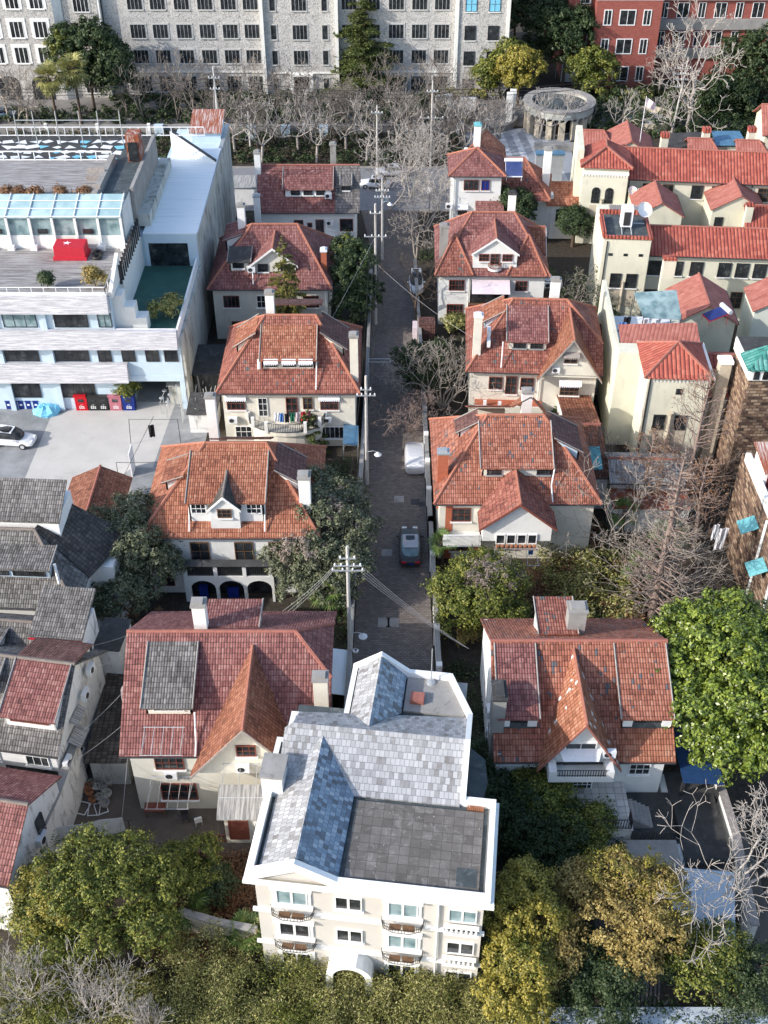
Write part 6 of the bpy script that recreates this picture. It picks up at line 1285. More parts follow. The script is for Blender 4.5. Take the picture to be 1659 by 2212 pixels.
for u,v,h,r,lb in ((955,1195,2.6,1.25,'fan palm by the right lane wall beside the black saloon'),(1220,1110,5.2,1.5,'tall fan palm right of the white front gable'),(712,1300,2.8,1.5,'bright fan palm beside the crossarm pole'),(85,1850,2.,1.5,'fan palm at the foot of the blotchy white gable'),(400,1965,1.8,1.6,'dark fan palm right of the wide olive tree'),(530,2025,1.2,1.4,'shaded fan palm left of the white house corner'),(590,930,0,0,''),(1440,1180,3.2,1.5,'fan palm among the bare redwoods'),(1380,1250,2.6,1.4,'fan palm under the bare redwood branches'),(1345,1130,3.,1.3,'pale fan palm behind the bare redwood')):
    if r: x,y=at(u,v,h*.6); palm(lb,x,y,h,r)
# bare trees in the right gardens
x,y=at(1405,1345,0); conifer('tallest bare redwood with long pinkish limbs rising in front of the school tower',x,y,17,3.6,'leaf_twig',1500,-.25,.1,.1,26,name='bare_redwood',bark='bark_pink',pw=.7,irregular=.4)
def redwood(label,x,y,h,rad,k,bark='bark_pink',lev=2,lean=(0,0),rust=0):
    rg=rgs(); o=thing('bare_redwood',label,'tree',x,y,0); S=[]; p=np.array([0,0,-.1]); pts=[p]
    n=12
    for i in range(n): q=p+np.array([lean[0]+rg.normal()*.05,lean[1]+rg.normal()*.05,h/n]); S.append([*p,*q,.24*(1-i/n)+.03,.24*(1-(i+1)/n)+.03]); p=q; pts.append(p)
    for j in range(k):
        f=.12+.86*(j/k); z=f*n; i=int(min(n-1,z)); b=pts[i]+(pts[i+1]-pts[i])*(z-i); a=rg.uniform(0,6.28); L=rad*(1-f)**.7*rg.uniform(.7,1.1)+.4
        grow(S,b,(math.cos(a),math.sin(a),.15+.5*f),L,.05,lev,rg,.05,.6,(2,3),.012,.12,4,.5)
    segs_mesh('branches',S,bark,o,4)
    if rust:
        A=np.array(S); idx=rg.choice(np.where(A[:,7]<.03)[0],rust); C=A[idx,3:6]+rg.normal(size=(rust,3))*.12; V,F=quads(C,rg.normal(size=C.shape),.1,rg,.4); npmesh('dry_foliage',V,F,'leaf_rust',o)
x,y=at(1400,1330,0); bpy.data.objects.remove(bpy.data.objects['bare_redwood'].children[0]) if False else None
redwood('bare redwood with wide pale limbs beside the tallest one',x+.7,y-.6,12,4.6,60,'bark_pale')
x,y=at(1470,1120,0); redwood('pinkish bare redwood in front of the patchy tin roof',x,y,15,3.6,70,rust=500)
x,y=at(1310,1190,0); bare('pale bare tree spreading between the fan palms right of the white gable',x,y,9,.6,5,.13,'bark_pale',2,up=.08,minr=.014)
x,y=at(1250,1060,0); bare('fine pale bare tree just behind the tall fan palm',x+1,y,7,.6,4,.1,'bark_grey',3)
x,y=at(1380,1120,0); redwood('rust tinged bare redwood left of the white drainpipes',x,y,9,3.,50,rust=1400)
x,y=at(1530,1180,0); redwood('thin bare tree beside the brown brick house',x-1.2,y,9,2.4,40,rust=900)
x,y=at(1250,640,3); bare('pale tangled bare tree against the end tower of the school',x,y-1,7,.8,4,.12,'bark_pale',4,leaves=(1200,'leaf_dark',.14))
x,y=at(1150,615,2); leafy('bright green bush between the two middle villas on the right',x,y,3.5,[(-1.,0,2.2,1.5,1.4,1.3),(1.,.6,2.5,1.7,1.5,1.4)],8000,'leaf_dark',.14,name='bush',cat='bush')
x,y=at(1240,500,2); leafy('dark tree between the balcony dormer villa and the school end tower',x,y,5,[(0,0,3,2.2,2.,2.)],7000,'leaf_dark',.16)
x,y=at(1112,445,5); leafy('round dark green tree in front of the pyramid roofed tower',x,y,7.5,[(-.9,.3,5.4,1.9,1.6,1.7),(1.,.5,5.,1.8,1.6,1.6),(.2,-.8,3.8,1.9,1.5,1.6)],11000,'leaf_dark',.16)
x,y=at(1305,720,2); leafy('dark tree squeezed between the tall gabled villa and the school',x,y,5.5,[(0,0,3.5,1.3,1.6,1.8),(.3,-1.8,2.2,1.2,1.4,1.5)],6000,'leaf_dark',.15)
x,y=at(985,700,1.2); leafy('light green bush beside the left chimney of the gabled villa',x,y,2,[(0,0,1.3,1.3,1.1,1.)],3500,'leaf_bamboo',.15,name='bush',cat='bush')
x,y=at(1210,895,1); leafy('small bush under the cream side gable',x,y,2,[(0,0,1.2,1.2,1.,1.1)],3000,'leaf_dark',.13,name='bush',cat='bush')
x,y=at(272,845,1.5); leafy('round bush in a pale pot beside the passage',x,y,3,[(0,0,2.2,1.2,1.2,1.3)],4500,'leaf_camphor',.13,name='potted_bush',cat='bush'); o=MB().lathe([(.5,0),(.8,.9),(.72,.95)],0,0,14).build('pot','grim_wall',bpy.data.objects['potted_bush'])
for u,v,z,r,lb in ((203,600,13.4,1.,'shrub growing at the edge of the upper terrace'),(101,608,13.2,.55,'tiny shrub left of the terrace shrub')):
    x,y=at(u,v,z); o=leafy(lb,x,y,2,[(0,0,1.,r,r*.8,r)],1800,'leaf_brown' if r>.9 else 'leaf_dark',.13,tr=.05,name='roof_shrub',cat='shrub'); o.location.z=12.5
x,y=at(350,675,9); o=leafy('yellow green shrub on the green floored roof',x,y,2,[(0,0,1.,1.5,1.,.8),(.8,.8,1.2,1.,1,.8)],2600,'leaf_bamboo',.14,tr=.04,name='roof_shrub',cat='shrub'); o.location.z=8.3
for u in (15,40,75,130,180): 
    x,y=at(u,426,16.5); o=leafy('dry shrub at the foot of the roof deck, '+{15:'far left',40:'second from the left',75:'middle',130:'second from the right',180:'rightmost'}[u],x,y+.6,1,[(0,0,.5,.7,.4,.45)],600,'leaf_rust',.13,tr=.03,name='roof_shrub',cat='shrub'); o.location.z=16.3
# lane trees
x,y=at(905,700,0); bare('dark leaning tree with pale tangled twigs over the upper lane',x,y,8.6,.7,5,.2,'bark',1,lean=(-.35,-.05),up=.1,minr=.017,first=.42)
for u,v,lb in ((842,452,'pale bare tree left of the upper lane end beside the lamp pole'),(885,430,'pale bare tree at the right side of the upper lane end'),(918,500,'pale bare tree rising over the garden left of the balcony dormer villa'),(868,392,'pale bare tree in the mouth of the lane by the street')):
    x,y=at(u,v,0); bare(lb,x,y,9.5,.75,5,.13,'bark_white',3,minr=.02,up=.06)
x,y=at(900,560,0); bare('pale twiggy tree over the white van',x,y,8.,.8,5,.15,'bark_pale',2,minr=.02,up=.06)
GP='pollarded plane trees along the far street'
def pollard(label,x,y,h=6.5,bark='bark_white',group=GP):
    rg=rgs(); o=thing('pollarded_tree',label,'tree',x,y,0,group=group); S=[]; p=np.array([0,0,-.1]); q=np.array([rg.normal()*.2,rg.normal()*.2,h*.33]); S.append([*p,*q,.22,.18])
    def br(p,d,L,r,lev):
        for i in range(3):
            d=d+rg.normal(size=3)*.32; d[2]+=.12; d/=np.linalg.norm(d); q=p+d*L/3; S.append([*p,*q,r,r*.88]); p=q; r*=.86
        if lev:
            for _ in range(rg.integers(2,4)): s=rg.normal(size=3); s[2]=abs(s[2])*.9+.2; s/=np.linalg.norm(s); br(p,(d*.6+s)/np.linalg.norm(d*.6+s),L*.72,max(.03,r*.8),lev-1)
        elif rg.random()<.6: S.append([*p,*(p+d*.12),r*1.5,r*1.3])
    for _ in range(rg.integers(4,6)): a=rg.uniform(0,6.28); br(q,np.array([math.cos(a),math.sin(a),.8])/1.28,h*.38,.1,3)
    segs_mesh('branches',S,bark,o,5)
WH=['left end of the far street','left of the notice cabinet','above the red and grey roofed villa','behind the grey roof strip','just left of the lane end','at the lane end','just right of the lane end','left of the pyramid tower','behind the pyramid tower','near the plaza corner','left of the rotunda','in front of the rotunda','right of the rotunda','behind the school roofs','right of the leaning pole','at the far right of the street']
for i,u in enumerate((508,566,645,684,748,792,858,899,965,1003,1070,1165,1196,1240,1340,1450)):
    x,y=at(u,(332,352)[i%2] if u<1060 else 300,0); pollard('white barked pollarded tree '+WH[i],x,y,7.5 if u<1060 else 6)
for i,(u,v) in enumerate(((20,262),(60,265))): x,y=at(u,v,0); pollard(('leftmost','second')[i]+' bare knobbly tree above the mural roof',x,y,7,'bark_pale')
# campus trees
x,y=at(785,205,0); conifer('big layered cedar in front of the grey campus windows',x,y,17.5,7.4,'leaf_pine',60000,.16,.1,.22,20,name='cedar',irregular=.35,pw=.75,width=.55)
x,y=at(205,240,0); leafy('tall dark evergreen clump at the top left',x,y,13,[(-3,1,9,3,3,3.4),(1,1,10,3.4,3,3.2),(4,0,7.6,3,3,3.3),(-1,0,5.5,3.6,3,3.5),(4.4,-.5,4.5,3.2,3,3.2)],24000,'leaf_dark',.26,extra=([(-3.5,0,8,2.4,2.6,3.6)],3000,'leaf_camphor'),clump=.8)
for u,v,h,lb in ((143,262,9.2,'left one of two tall palms at the top left'),(193,252,9.8,'right one of two tall palms at the top left')):
    x,y=at(u,v,0); palm(lb,x,y-5,h-1,2.3,34,skirt=True,tr=.2,mat='leaf_bamboo')
for u,v,h,r,mat,lb in ((1085,205,9,3.6,'leaf_camphor','green round tree at the right corner of the grey campus building'),(1118,228,8.8,3.5,'leaf_yellow','golden yellow round tree beside the campus drive'),(1272,212,7.6,3.7,'leaf_camphor','green tree on a forked trunk in front of the red brick building'),(1050,215,6,2.2,'leaf_camphor','small green tree left of the golden one')):
    x,y=at(u,v,0); leafy(lb,x,y,h,[(-.5*r,0,h-r*.9,.62*r,.6*r,.6*r),(.5*r,.1*r,h-r*.8,.62*r,.6*r,.6*r),(0,0,h-r*.5,.6*r,.6*r,.55*r),(0,-.2*r,h-1.4*r,.7*r,.6*r,.55*r)],9000,mat,.24,clump=.75)
for u,v,h,r,lb in ((1165,165,14,4.5,'dark tree wall left part between the two campus buildings'),(1215,185,13,3.8,'dark tree right of the golden tree in front of the red brick side'),(1110,90,12,4.,'dark tree at the top beside the grey campus building'),(1195,110,16,4.6,'tallest dark tree at the top between the campus buildings'),(1600,225,11,4.5,'dark evergreen behind the big white plane tree'),(1650,240,13,4.5,'dark evergreen at the top right edge'),(1560,250,7,3.6,'low dark tree right of the curved basin')):
    x,y=at(u,v,0); leafy(lb,x,y,h,[(-.4*r,0,h-r,.8*r,.8*r,.9*r),(.5*r,0,h-1.1*r,.7*r,.8*r,.9*r),(0,0,h-2*r,.9*r,.8*r,r)],9000,'leaf_dark',.28,clump=.9)
x,y=at(1485,278,0); bare('large white barked bare plane tree at the upper right',x,y,15,.7,5,.34,'bark_white',3,up=.12,minr=.035,first=.42,nseg=4)
x,y=at(1425,205,0); bare('greyish bare tree in front of the red brick windows',x,y,9,.7,4,.18,'bark_pale',2,minr=.03)
for i,(u,v,h) in enumerate(((40,262,9),(95,275,7),(275,245,9),(310,262,8),(345,255,9),(385,262,8),(425,258,10),(470,268,11),(515,252,9),(560,262,10),(610,250,8),(655,268,9),(700,262,9),(745,275,8),(830,262,11),(870,270,10),(905,262,11),(945,250,9),(985,268,8),(1000,300,7))):
    x,y=at(u,v,0); bare('thin brown bare tree in the campus strip, number %s from the left side'%['one','two','three','four','five','six','seven','eight','nine','ten','eleven','twelve','thirteen','fourteen','fifteen','sixteen','seventeen','eighteen','nineteen','twenty'][i],x,y,h,.55,4,.12,'bark_grey' if i%3 else 'bark_pale',2,minr=.022,up=.14,group='thin bare trees in the campus strip')
hed=[('hedge','clipped hedge under the right end of the grey campus building',at(945,212,0),at(1075,209,0),1.2),('hedge','hedge in front of the left campus windows',at(395,218,0),at(560,214,0),1.4),('hedge','hedge in front of the red brick building',at(1300,215,0),at(1400,215,0),1.3)]
for nme,lb,a,b_,h_ in hed:
    w_=b_[0]-a[0]; leafy(lb,a[0]+w_/2,a[1],h_,[(w_*(q/8-.5),0,.7,w_/12,1.1,.75) for q in range(9)],7000,'leaf_bamboo' if a[0]>0 else 'leaf_dark',.2,tr=.05,name='hedge',cat='hedge',clump=.4)
yy=at(0,250,0)[1]
scatter('campus_shrubbery','dark shrubs massed under the bare campus trees',[(-42,-12,171.5,179,2.6),(-11,10,171.5,182,3.2),(-62,-42,172,177,1.5),(11,14,171.5,176,2.),(30,60,166,186,2.6),(-44,8,181,184,1.3)],42000,'leaf_dark',.26,'shrubs')
scatter('verge_planting','dark mixed planting under the pollarded trees along the far street',[(-60,11,156,166.5,1.6)],26000,'leaf_dark',.2,'planting')
scatter('dry_planting','brown winter planting along the far street',[(-60,11,157,166.5,1.8)],14000,'leaf_dead',.2,'planting')
for i,(u,v,h) in enumerate(((505,318,9),(560,325,8),(600,312,10),(665,320,9),(715,312,9),(775,322,10),(828,318,11),(875,328,10),(920,318,9),(965,330,8),(1005,322,9),(1080,300,7))):
    x,y=at(u,v,0); bare('dense grey brown bare tree in the street verge, number %s from the left'%['one','two','three','four','five','six','seven','eight','nine','ten','eleven','twelve'][i],x,y,h,.65,5,.13,'bark_grey',2,minr=.02,up=.1,group='dense bare trees in the street verge')
# gardens and undergrowth
scatter('garden_undergrowth','dark ground plants in the shaded gardens between the houses',[(5,16,57.5,60,.8),(10.5,20,59,66,1.6),(4.6,7.6,50,57,.9),(18,24,60,76,1.6),(-16,-4,60.2,62,.8),(-6,-2.6,62,66,1.2),(-15,-3,82,85.5,.9),(4.4,7.2,86,90,1.),(8,16,86,90,.6),(4.5,12,105,108,.7),(4.5,9,126,129,1.),(-16,-3,103,106,.8),(-16,-2,121,124,.8),(20,24,96,110,1.2),(7.3,10,34,45,1.4),(19,22,104,112,1.8)],42000,'leaf_dark',.12,'ground plants')
scatter('dry_litter','rust brown needles and dry growth under the bare redwoods',[(11,21,58.5,70,1.4),(14,22,70,76,1.2)],26000,'leaf_rust',.11,'ground plants')
scatter('green_understorey','yellow green plants showing through the bare redwoods',[(13,20,64,72,2.6),(12,17,59.5,64,1.6)],12000,'leaf_bamboo',.13,'ground plants')
scatter('bamboo_thicket','olive bamboo thicket running along the bottom edge',[(-23,8.2,26,33.3,2.0),(-23,-8.5,33.3,35,1.6),(-8,6,33.2,34.2,1.1)],70000,'leaf_bamboo',.09,'bamboo')
scatter('dark_thicket','dark green thicket along the bottom right edge',[(8,22,26,32.5,2.4),(7.5,13,32,38,1.8)],30000,'leaf_dark',.1,'thicket')
scatter('brown_weeds','dry brown weeds on the ground left of the white house',[(-12.5,-8,35.5,43,.7),(-14.5,-12,36,39,.6)],14000,'leaf_rust',.09,'weeds')
def bamboo(label,x,y,h,n,mat,group):
    rg=rgs(); o=thing('bamboo_clump',label,'bamboo',x,y,0,group=group); S=[];C=[];N=[]
    for k in range(n):
        a=rg.uniform(0,6.28); b0=np.array([rg.normal()*.5,rg.normal()*.35,0]); d=np.array([math.cos(a)*.22,math.sin(a)*.22,1.]); p=b0; hh=h*rg.uniform(.65,1.15)
        for j in range(7):
            q=p+d*hh/7; d=d+np.array([math.cos(a)*.10,math.sin(a)*.10,-.07]); S.append([*p,*q,.02,.016]); p=q
            if j>1:
                m=rg.integers(26,44); C.append(p+rg.normal(size=(m,3))*np.array([.27,.27,.2])); N.append(rg.normal(size=(m,3))*.6+np.array([0,0,.8]))
    V,F=quads(np.concatenate(C),np.concatenate(N),.085,rg,.3); npmesh('foliage',V,F,mat,o); segs_mesh('culms',S,'bark',o,3)
BW=['at the far left','below the wide olive tree','right of the forked bare tree','left of the white house corner','under the left windows of the white house','left of the arched door','in front of the arched door','right of the arched door','under the third window column','under the white balustrade','left of the yellow tree foot','touching the yellow tree','on the bottom edge, first from left','on the bottom edge, second from left','on the bottom edge, third from left','on the bottom edge, fourth from left','on the bottom edge, fifth from left','on the bottom edge, sixth from left','on the bottom edge, seventh from left','on the bottom edge, eighth from left']
for i,(u,v) in enumerate(((60,2090),(380,2050),(440,2090),(520,2070),(600,2085),(680,2100),(760,2110),(830,2105),(890,2100),(960,2095),(1010,2110),(1040,2150),(120,2180),(300,2190),(420,2175),(540,2180),(650,2190),(760,2190),(870,2185),(960,2190))):
    x,y=at(u,v,1.6); bamboo('feathery bamboo clump '+BW[i],x,y,2.9,13,'leaf_bamboo' if i%4 else 'leaf_camphor','bamboo clumps along the bottom edge')
x,y=at(1600,1830,5.5); bare('white barked bare tree with forked crown at the right edge',x-.3,y-1.2,12,.72,5,.2,'bark_white',1,lean=(-.12,.15),up=.05,minr=.014,first=.36,wob=.16,nseg=5)
for u,v,h,lb in ((45,2130,5.5,'bare white tree at the lower left corner'),(215,2170,6,'forked bare white tree at the bottom left in front of the olive tree'),(300,2190,4,'smaller bare white tree right of the forked one at the bottom')):
    x,y=at(u,v,2.5); bare(lb,x,y,h,.55,4,.09,'bark_white',3,up=.12,minr=.011,wob=.13,nseg=5)
# ---------------------------------------------------------------- poles, wires, vehicles, small things
def cable(a,b,sag,r=.025,n=12):
    return [(a[0]+(b[0]-a[0])*t,a[1]+(b[1]-a[1])*t,a[2]+(b[2]-a[2])*t-sag*4*t*(1-t)) for t in [i/n for i in range(n+1)]]
def pole(label,x,y,h,arms,lamp=None,group='concrete poles along the left side of the lane',lean=0):
    r=thing('utility_pole',label,'pole',x,y,0,group=group); MB().tube([(0,0,0),(lean,0,h)],.17,8,r2=.11).build('shaft','pole_conc',r)
    for z,w_,n in arms:
        m=MB().box(-w_/2,w_/2,-.2,-.12,z-.05,z+.05).build('crossarm','galv',r)
        for k in range(n): a=-w_/2+.1+(w_-.2)*k/max(1,n-1); MB().lathe([(.05,z+.05),(.07,z+.12),(.04,z+.16),(.07,z+.2),(.03,z+.26)],a,-.16,6).build('insulator','metal_white',m)
    if lamp:
        z,L=lamp; m=MB().tube([(0,-.1,z+.1),(L*.6,-.15,z+.25),(L,-.15,z+.1)],.03,5).build('lamp_arm','galv',r); MB().lathe([(.06,z+.12),(.12,z+.02),(.34,z-.16),(.33,z-.2)],L,-.15,14).build('lamp_shade','metal_white',m)
    return r
PL=[]
def zh(u,vt,vb):
    lo,hi=0.,30.
    for _ in range(40):
        z=(lo+hi)/2; x,y=at(u,vb,0); dz=z-CAMH; c=y*math.cos(PITCH)-dz*math.sin(PITCH); up=y*math.sin(PITCH)+dz*math.cos(PITCH)
        if 1106-FPX*up/c>vt: lo=z
        else: hi=z
    return lo
x,y=at(757,1440,0); h=zh(757,1180,1440); pole('nearest concrete pole with two crossarms and a hanging lamp',x,y,h,((h-1.0,1.2,3),(h-1.7,2.0,5),(h-2.15,2.3,4)),(3.6,1.0)); PL.append((x,y,h))
m=MB().box(.25,.38,-.5,-.2,2.0,2.12,rot=25).box(.5,.63,-.5,-.2,2.0,2.12,rot=-20).tube([(0,-.1,2.15),(.6,-.2,2.15)],.02,4); m.build('camera','metal_white',bpy.data.objects['utility_pole'])
x,y=at(793,1045,0); h=zh(793,812,1045); pole('middle concrete pole with three crossarms and a lamp above the covered car',x,y,h,((h-1.3,1.0,3),(h-1.9,1.7,5)),(3.6,1.0)); PL.append((x,y,h))
x,y=at(812,700,0); h=zh(812,440,700); pole('slim pole against the dark evergreen at the upper lane',x,y,h,((h-1.,1.2,3),(h-3.6,2.4,4))); PL.append((x,y,h))
x,y=at(826,560,0); h=zh(826,385,560); pole('pale pole with two round lamps at the lane end',x,y,h,((h-1.5,1.6,5),(h-2.3,1.9,6)),(h-3,.9)); PL.append((x,y,h))
x,y=at(815,365,0); pole('far street pole behind the lane end',x,y,9,((8.,1.6,4),),group='concrete poles on the far street')
x,y=at(930,360,0); h=12; pole('far street pole with crossarms and wires right of the lane end',x,y,h,((7.,3.2,4),(10.6,1.6,4)),group='concrete poles on the far street'); PF=(x,y,h)
x,y=at(478,335,0); pole('tall far street pole beside the office roof corner',x,y,12.5,((11,1.6,4),(9.5,1.4,4)),group='concrete poles on the far street'); PG=(x,y,12.5)
x,y=at(1452,285,0); r=pole('leaning pole crowded with insulators behind the school roofs',x,y,11,((9.4,2.4,7),(8.6,2.8,8),(7.8,2.2,7),(6.8,1.6,5)),group='concrete poles on the far street',lean=.6); PH=(x,y,9)
x,y=at(542,330,0); pole('short pole beside the electric cabinets',x,y,6,((5.4,.8,2),),group='concrete poles on the far street')
def wire(label,pts,m='cable',r=.014,group=None,name='overhead_wire'):
    b=MB()
    for p in pts: b.tube(p,r,4,cap=False)
    o=b.build(name,m,uv=False); tag(o,label,'wire',group); return o
a,b_,c,d=PL
for i,dx in enumerate((-.6,0,.6)):
    lb=('left','middle','right')[i]
    wire(lb+' of the three wires between the two nearer lane poles',[cable((a[0]+dx,a[1],a[2]-1.4),(b_[0]+dx*.8,b_[1],b_[2]-1.5),.7)],group='wires strung along the lane')
    wire(lb+' of the three wires from the middle to the slim lane pole',[cable((b_[0]+dx*.8,b_[1],b_[2]-1.5),(c[0]+dx*.6,c[1],c[2]-1.),.7)],group='wires strung along the lane')
    wire(lb+' of the three wires from the slim pole to the lane end pole',[cable((c[0]+dx*.6,c[1],c[2]-1.),(d[0]+dx*.6,d[1],d[2]-1.5),.5)],group='wires strung along the lane')
for i in range(4): wire(('first','second','third','fourth')[i]+' of four pale wires sloping right from the nearest pole to the dry bush',[cable((a[0]+1.0,a[1]-.1*i,a[2]-1.9-.2*i),(6.2,57.8+.3*i,3.8-.3*i),.35)],'cable_white',group='service wires right of the nearest pole')
for i in range(3): wire(('upper','middle','lower')[i]+' pale wire sloping left from the nearest pole to the rose tiled villa',[cable((a[0]-1.0,a[1],a[2]-1.9-.18*i),(-8.3,59.8,4.9-.45*i),.3)],'cable_white',group='service wires left of the nearest pole')
wire('pale wire from the dark evergreen across to the curved balcony villa',[cable((c[0],c[1],c[2]-3.6),(-9,88,6),.5)],'cable_white'); wire('wire across the lane below the covered car',[cable((-2.2,83,1.2),(4.2,83.2,1.2),.2)])
wire('pale wire from the slim pole to the gabled villa on the right',[cable((c[0],c[1],7.5),(8.5,92,9.5),.5)],'cable_white')
for i in range(3): wire(('top','middle','bottom')[i]+' of the long wires along the far street',[cable((-60,PG[1],9.6-.45*i),(PG[0],PG[1],11-.5*i),.7)+cable((PG[0],PG[1],11-.5*i),(PF[0],PF[1],10.8-.5*i),.8)+cable((PF[0],PF[1],10.8-.5*i),(PH[0],PH[1],9.3-.4*i),.8)],r=.035,group='long wires along the far street')
for i in range(4): wire('guy wire %s at the office roof corner'%('one','two','three','four')[i],[[(PG[0],PG[1],11.5-i*.6),(PG[0]+.6+i*.35,PG[1]-9,6.5)]],'cable_white',r=.03,group='wires dropping at the office corner')
for i,(p,q) in enumerate((((-20.7,45.5,5.5),(-17,49,6.)),((-20.5,52.5,7.),(-16.9,55.5,6.5)),((-20.3,55.,7.),(-16.9,57.,6.8)),((-17.2,42.5,.5),(-16.5,47.,5.8)),((-20.6,47,6.),(-16.7,50.5,8.0)))):
    wire(('lowest','upper','topmost','steep','long')[i]+' wire crossing the alley beside the rose tiled villa',[cable(p,q,.2)],'cable_white',r=.016,group='wires across the alley')
# vehicles ---------------------------------------------------------------
def loft(st,n=5):
    """stations (y, halfwidth, z0, z1, tumble) -> closed body mesh"""
    m=MB(); k=len(st); ring=[]
    for y,w_,z0,z1,tb in st:
        h=z1-z0; pr=[(-w_*.86,z0),(-w_,z0+h*.25),(-w_*.99,z0+h*.6),(-w_*(1-tb*.5),z0+h*.92),(-w_*(1-tb),z1),(0,z1+.02),(w_*(1-tb),z1),(w_*(1-tb*.5),z0+h*.92),(w_*.99,z0+h*.6),(w_,z0+h*.25),(w_*.86,z0)]
        for x,z in pr: m.v.append((x,y,z))
    q=11
    for i in range(k-1):
        for j in range(q): a=i*q+j;b=i*q+(j+1)%q; m.f.append([a,b,b+q,a+q])
    m.f.append(list(range(q))[::-1]); m.f.append([(k-1)*q+j for j in range(q)]); return m
def sub(o,l=1):
    s=o.modifiers.new('subsurf','SUBSURF'); s.levels=l; s.render_levels=l
    o.data.polygons.foreach_set('use_smooth',[True]*len(o.data.polygons)); return o
def car(name,label,x,y,rz,mat,L=4.8,W=1.85,H=1.45,van=False,plate='plastic_blue',sunroof=True,roofm=None,cat='car'):
    r=thing(name,label,cat,x,y,0,rz); hw=W/2; f=L/2
    st=[(-f,hw*.80,.35,.78,.12),(-f+.12,hw*.93,.25,.92,.1),(-f+.6,hw,.22,.98,.08),(-.9,hw,.22,.95,.06),(.3,hw,.22,.94,.06),(f-1.25,hw,.22,.90,.08),(f-.5,hw*.96,.24,.82,.12),(f-.1,hw*.85,.28,.66,.15),(f,hw*.74,.34,.58,.15)]
    sub(loft(st).build('body',mat,r,uv=False))
    if van: cb=[(-f+.12,hw*.84,.9,H-.12,.1),(-f+.4,hw*.9,.9,H,.12),(0,hw*.9,.9,H+.03,.12),(f-1.9,hw*.88,.9,H-.05,.14),(f-.95,hw*.82,.86,.98,.05)]
    else: cb=[(-f+.45,hw*.78,.88,.98,.05),(-f+1.15,hw*.86,.9,H-.08,.2),(-.1,hw*.88,.9,H,.2),(.55,hw*.87,.9,H-.06,.2),(f-1.3,hw*.84,.86,.93,.05)]
    sub(loft(cb).build('cabin_glass','glass_curtain' if mat=='car_black' else 'glass_dark',r,uv=False))
    y0,y1=(-f+.35,f-1.95) if van else (-f+1.2,.5)
    sub(MB().slab([(-hw*.66,y0,H-.03),(hw*.66,y0,H-.03),(hw*.7,(y0+y1)/2,H+.05),(hw*.66,y1,H-.03),(-hw*.66,y1,H-.03),(-hw*.7,(y0+y1)/2,H+.05)],.06).build('roof',roofm or mat,r,uv=False))
    if sunroof: MB().box(-hw*.4,hw*.4,y1-.75,y1-.25,H+.02,H+.065).build('sunroof','glass_dark',r)
    for sy in (-f+.95,f-.95):
        for sx in (-1,1):
            w_=MB().tube([(sx*(hw-.2),sy,.33),(sx*(hw+.01),sy,.33)],.33,16).build('wheel','plastic_black',r,smooth=False); MB().tube([(sx*(hw-.02),sy,.33),(sx*(hw+.025),sy,.33)],.2,10).build('rim','car_silver',w_)
    for sx in (-1,1):
        MB().box(sx*hw*.5-.2,sx*hw*.5+.2,f-.33,f-.07,.6,.74).build('headlight','metal_white',r); MB().box(sx*hw*.62-.2,sx*hw*.62+.2,-f-.015,-f+.12,.68,.84).build('tail_light','plastic_red',r)
        MB().box(sx*(hw+.1)-.11,sx*(hw+.1)+.11,f-1.75,f-1.6,.95,1.1).build('mirror',mat,r)
    MB().box(-.25,.25,-f-.025,-f+.03,.52,.66).build('number_plate',plate,r); return r
x,y=at(886,1178,.6); car('parked_car','black saloon with pale reflecting roof parked on the brick lane',x,y,0,'car_black',roofm='car_silver')
x,y=at(896,984,.7); cv=thing('covered_car','parked car under a silvery white fabric cover','car',x,y,0)
st=[(-2.25,.72,.12,.8,.2),(-2.1,.9,.08,1.0,.15),(-1.5,.96,.05,1.15,.2),(-.9,.97,.04,1.45,.32),(.1,.97,.04,1.52,.3),(.8,.96,.04,1.38,.3),(1.35,.95,.05,1.02,.15),(1.95,.9,.08,.9,.15),(2.15,.74,.12,.7,.2)]
sub(loft(st).build('fabric_cover','car_cover',cv,uv=False),2)
for sy in (-1.35,1.35): MB().tube([(-.85,sy,.3),(-.7,sy,.3)],.3,12).tube([(.7,sy,.3),(.85,sy,.3)],.3,12).build('wheel','plastic_black',cv)
x,y=at(899,612,.7); car('parked_van','small white van half under the bare branches in the upper lane',x,y,180,'car_white',3.9,1.68,1.85,True,sunroof=False,cat='van')
x,y=at(22,945,.7); car('parked_car','white people carrier with black sunroof at the left edge of the car park',x,y,-96,'car_white',4.8,1.85,1.65,True,sunroof=True)
x,y=at(84,198,.6); car('parked_car','dark blue green car by the campus entrance at the top left',x,y,-60,'car_blue',4.5,1.8,1.45)
x,y=at(2,246,.6); car('parked_car','blue car cut off by the left edge near the campus trees',x,y,-80,'car_blue',4.5,1.8,1.45)
x,y=at(845,395,.6); car('parked_car','silver car crossing the far end of the lane',x,y+4,90,'car_silver',4.5,1.8,1.45); x,y=at(810,402,.6); car('parked_car','pale blue car left of the lane end on the street',x,y+1,80,'car_white',4.3,1.75,1.5)
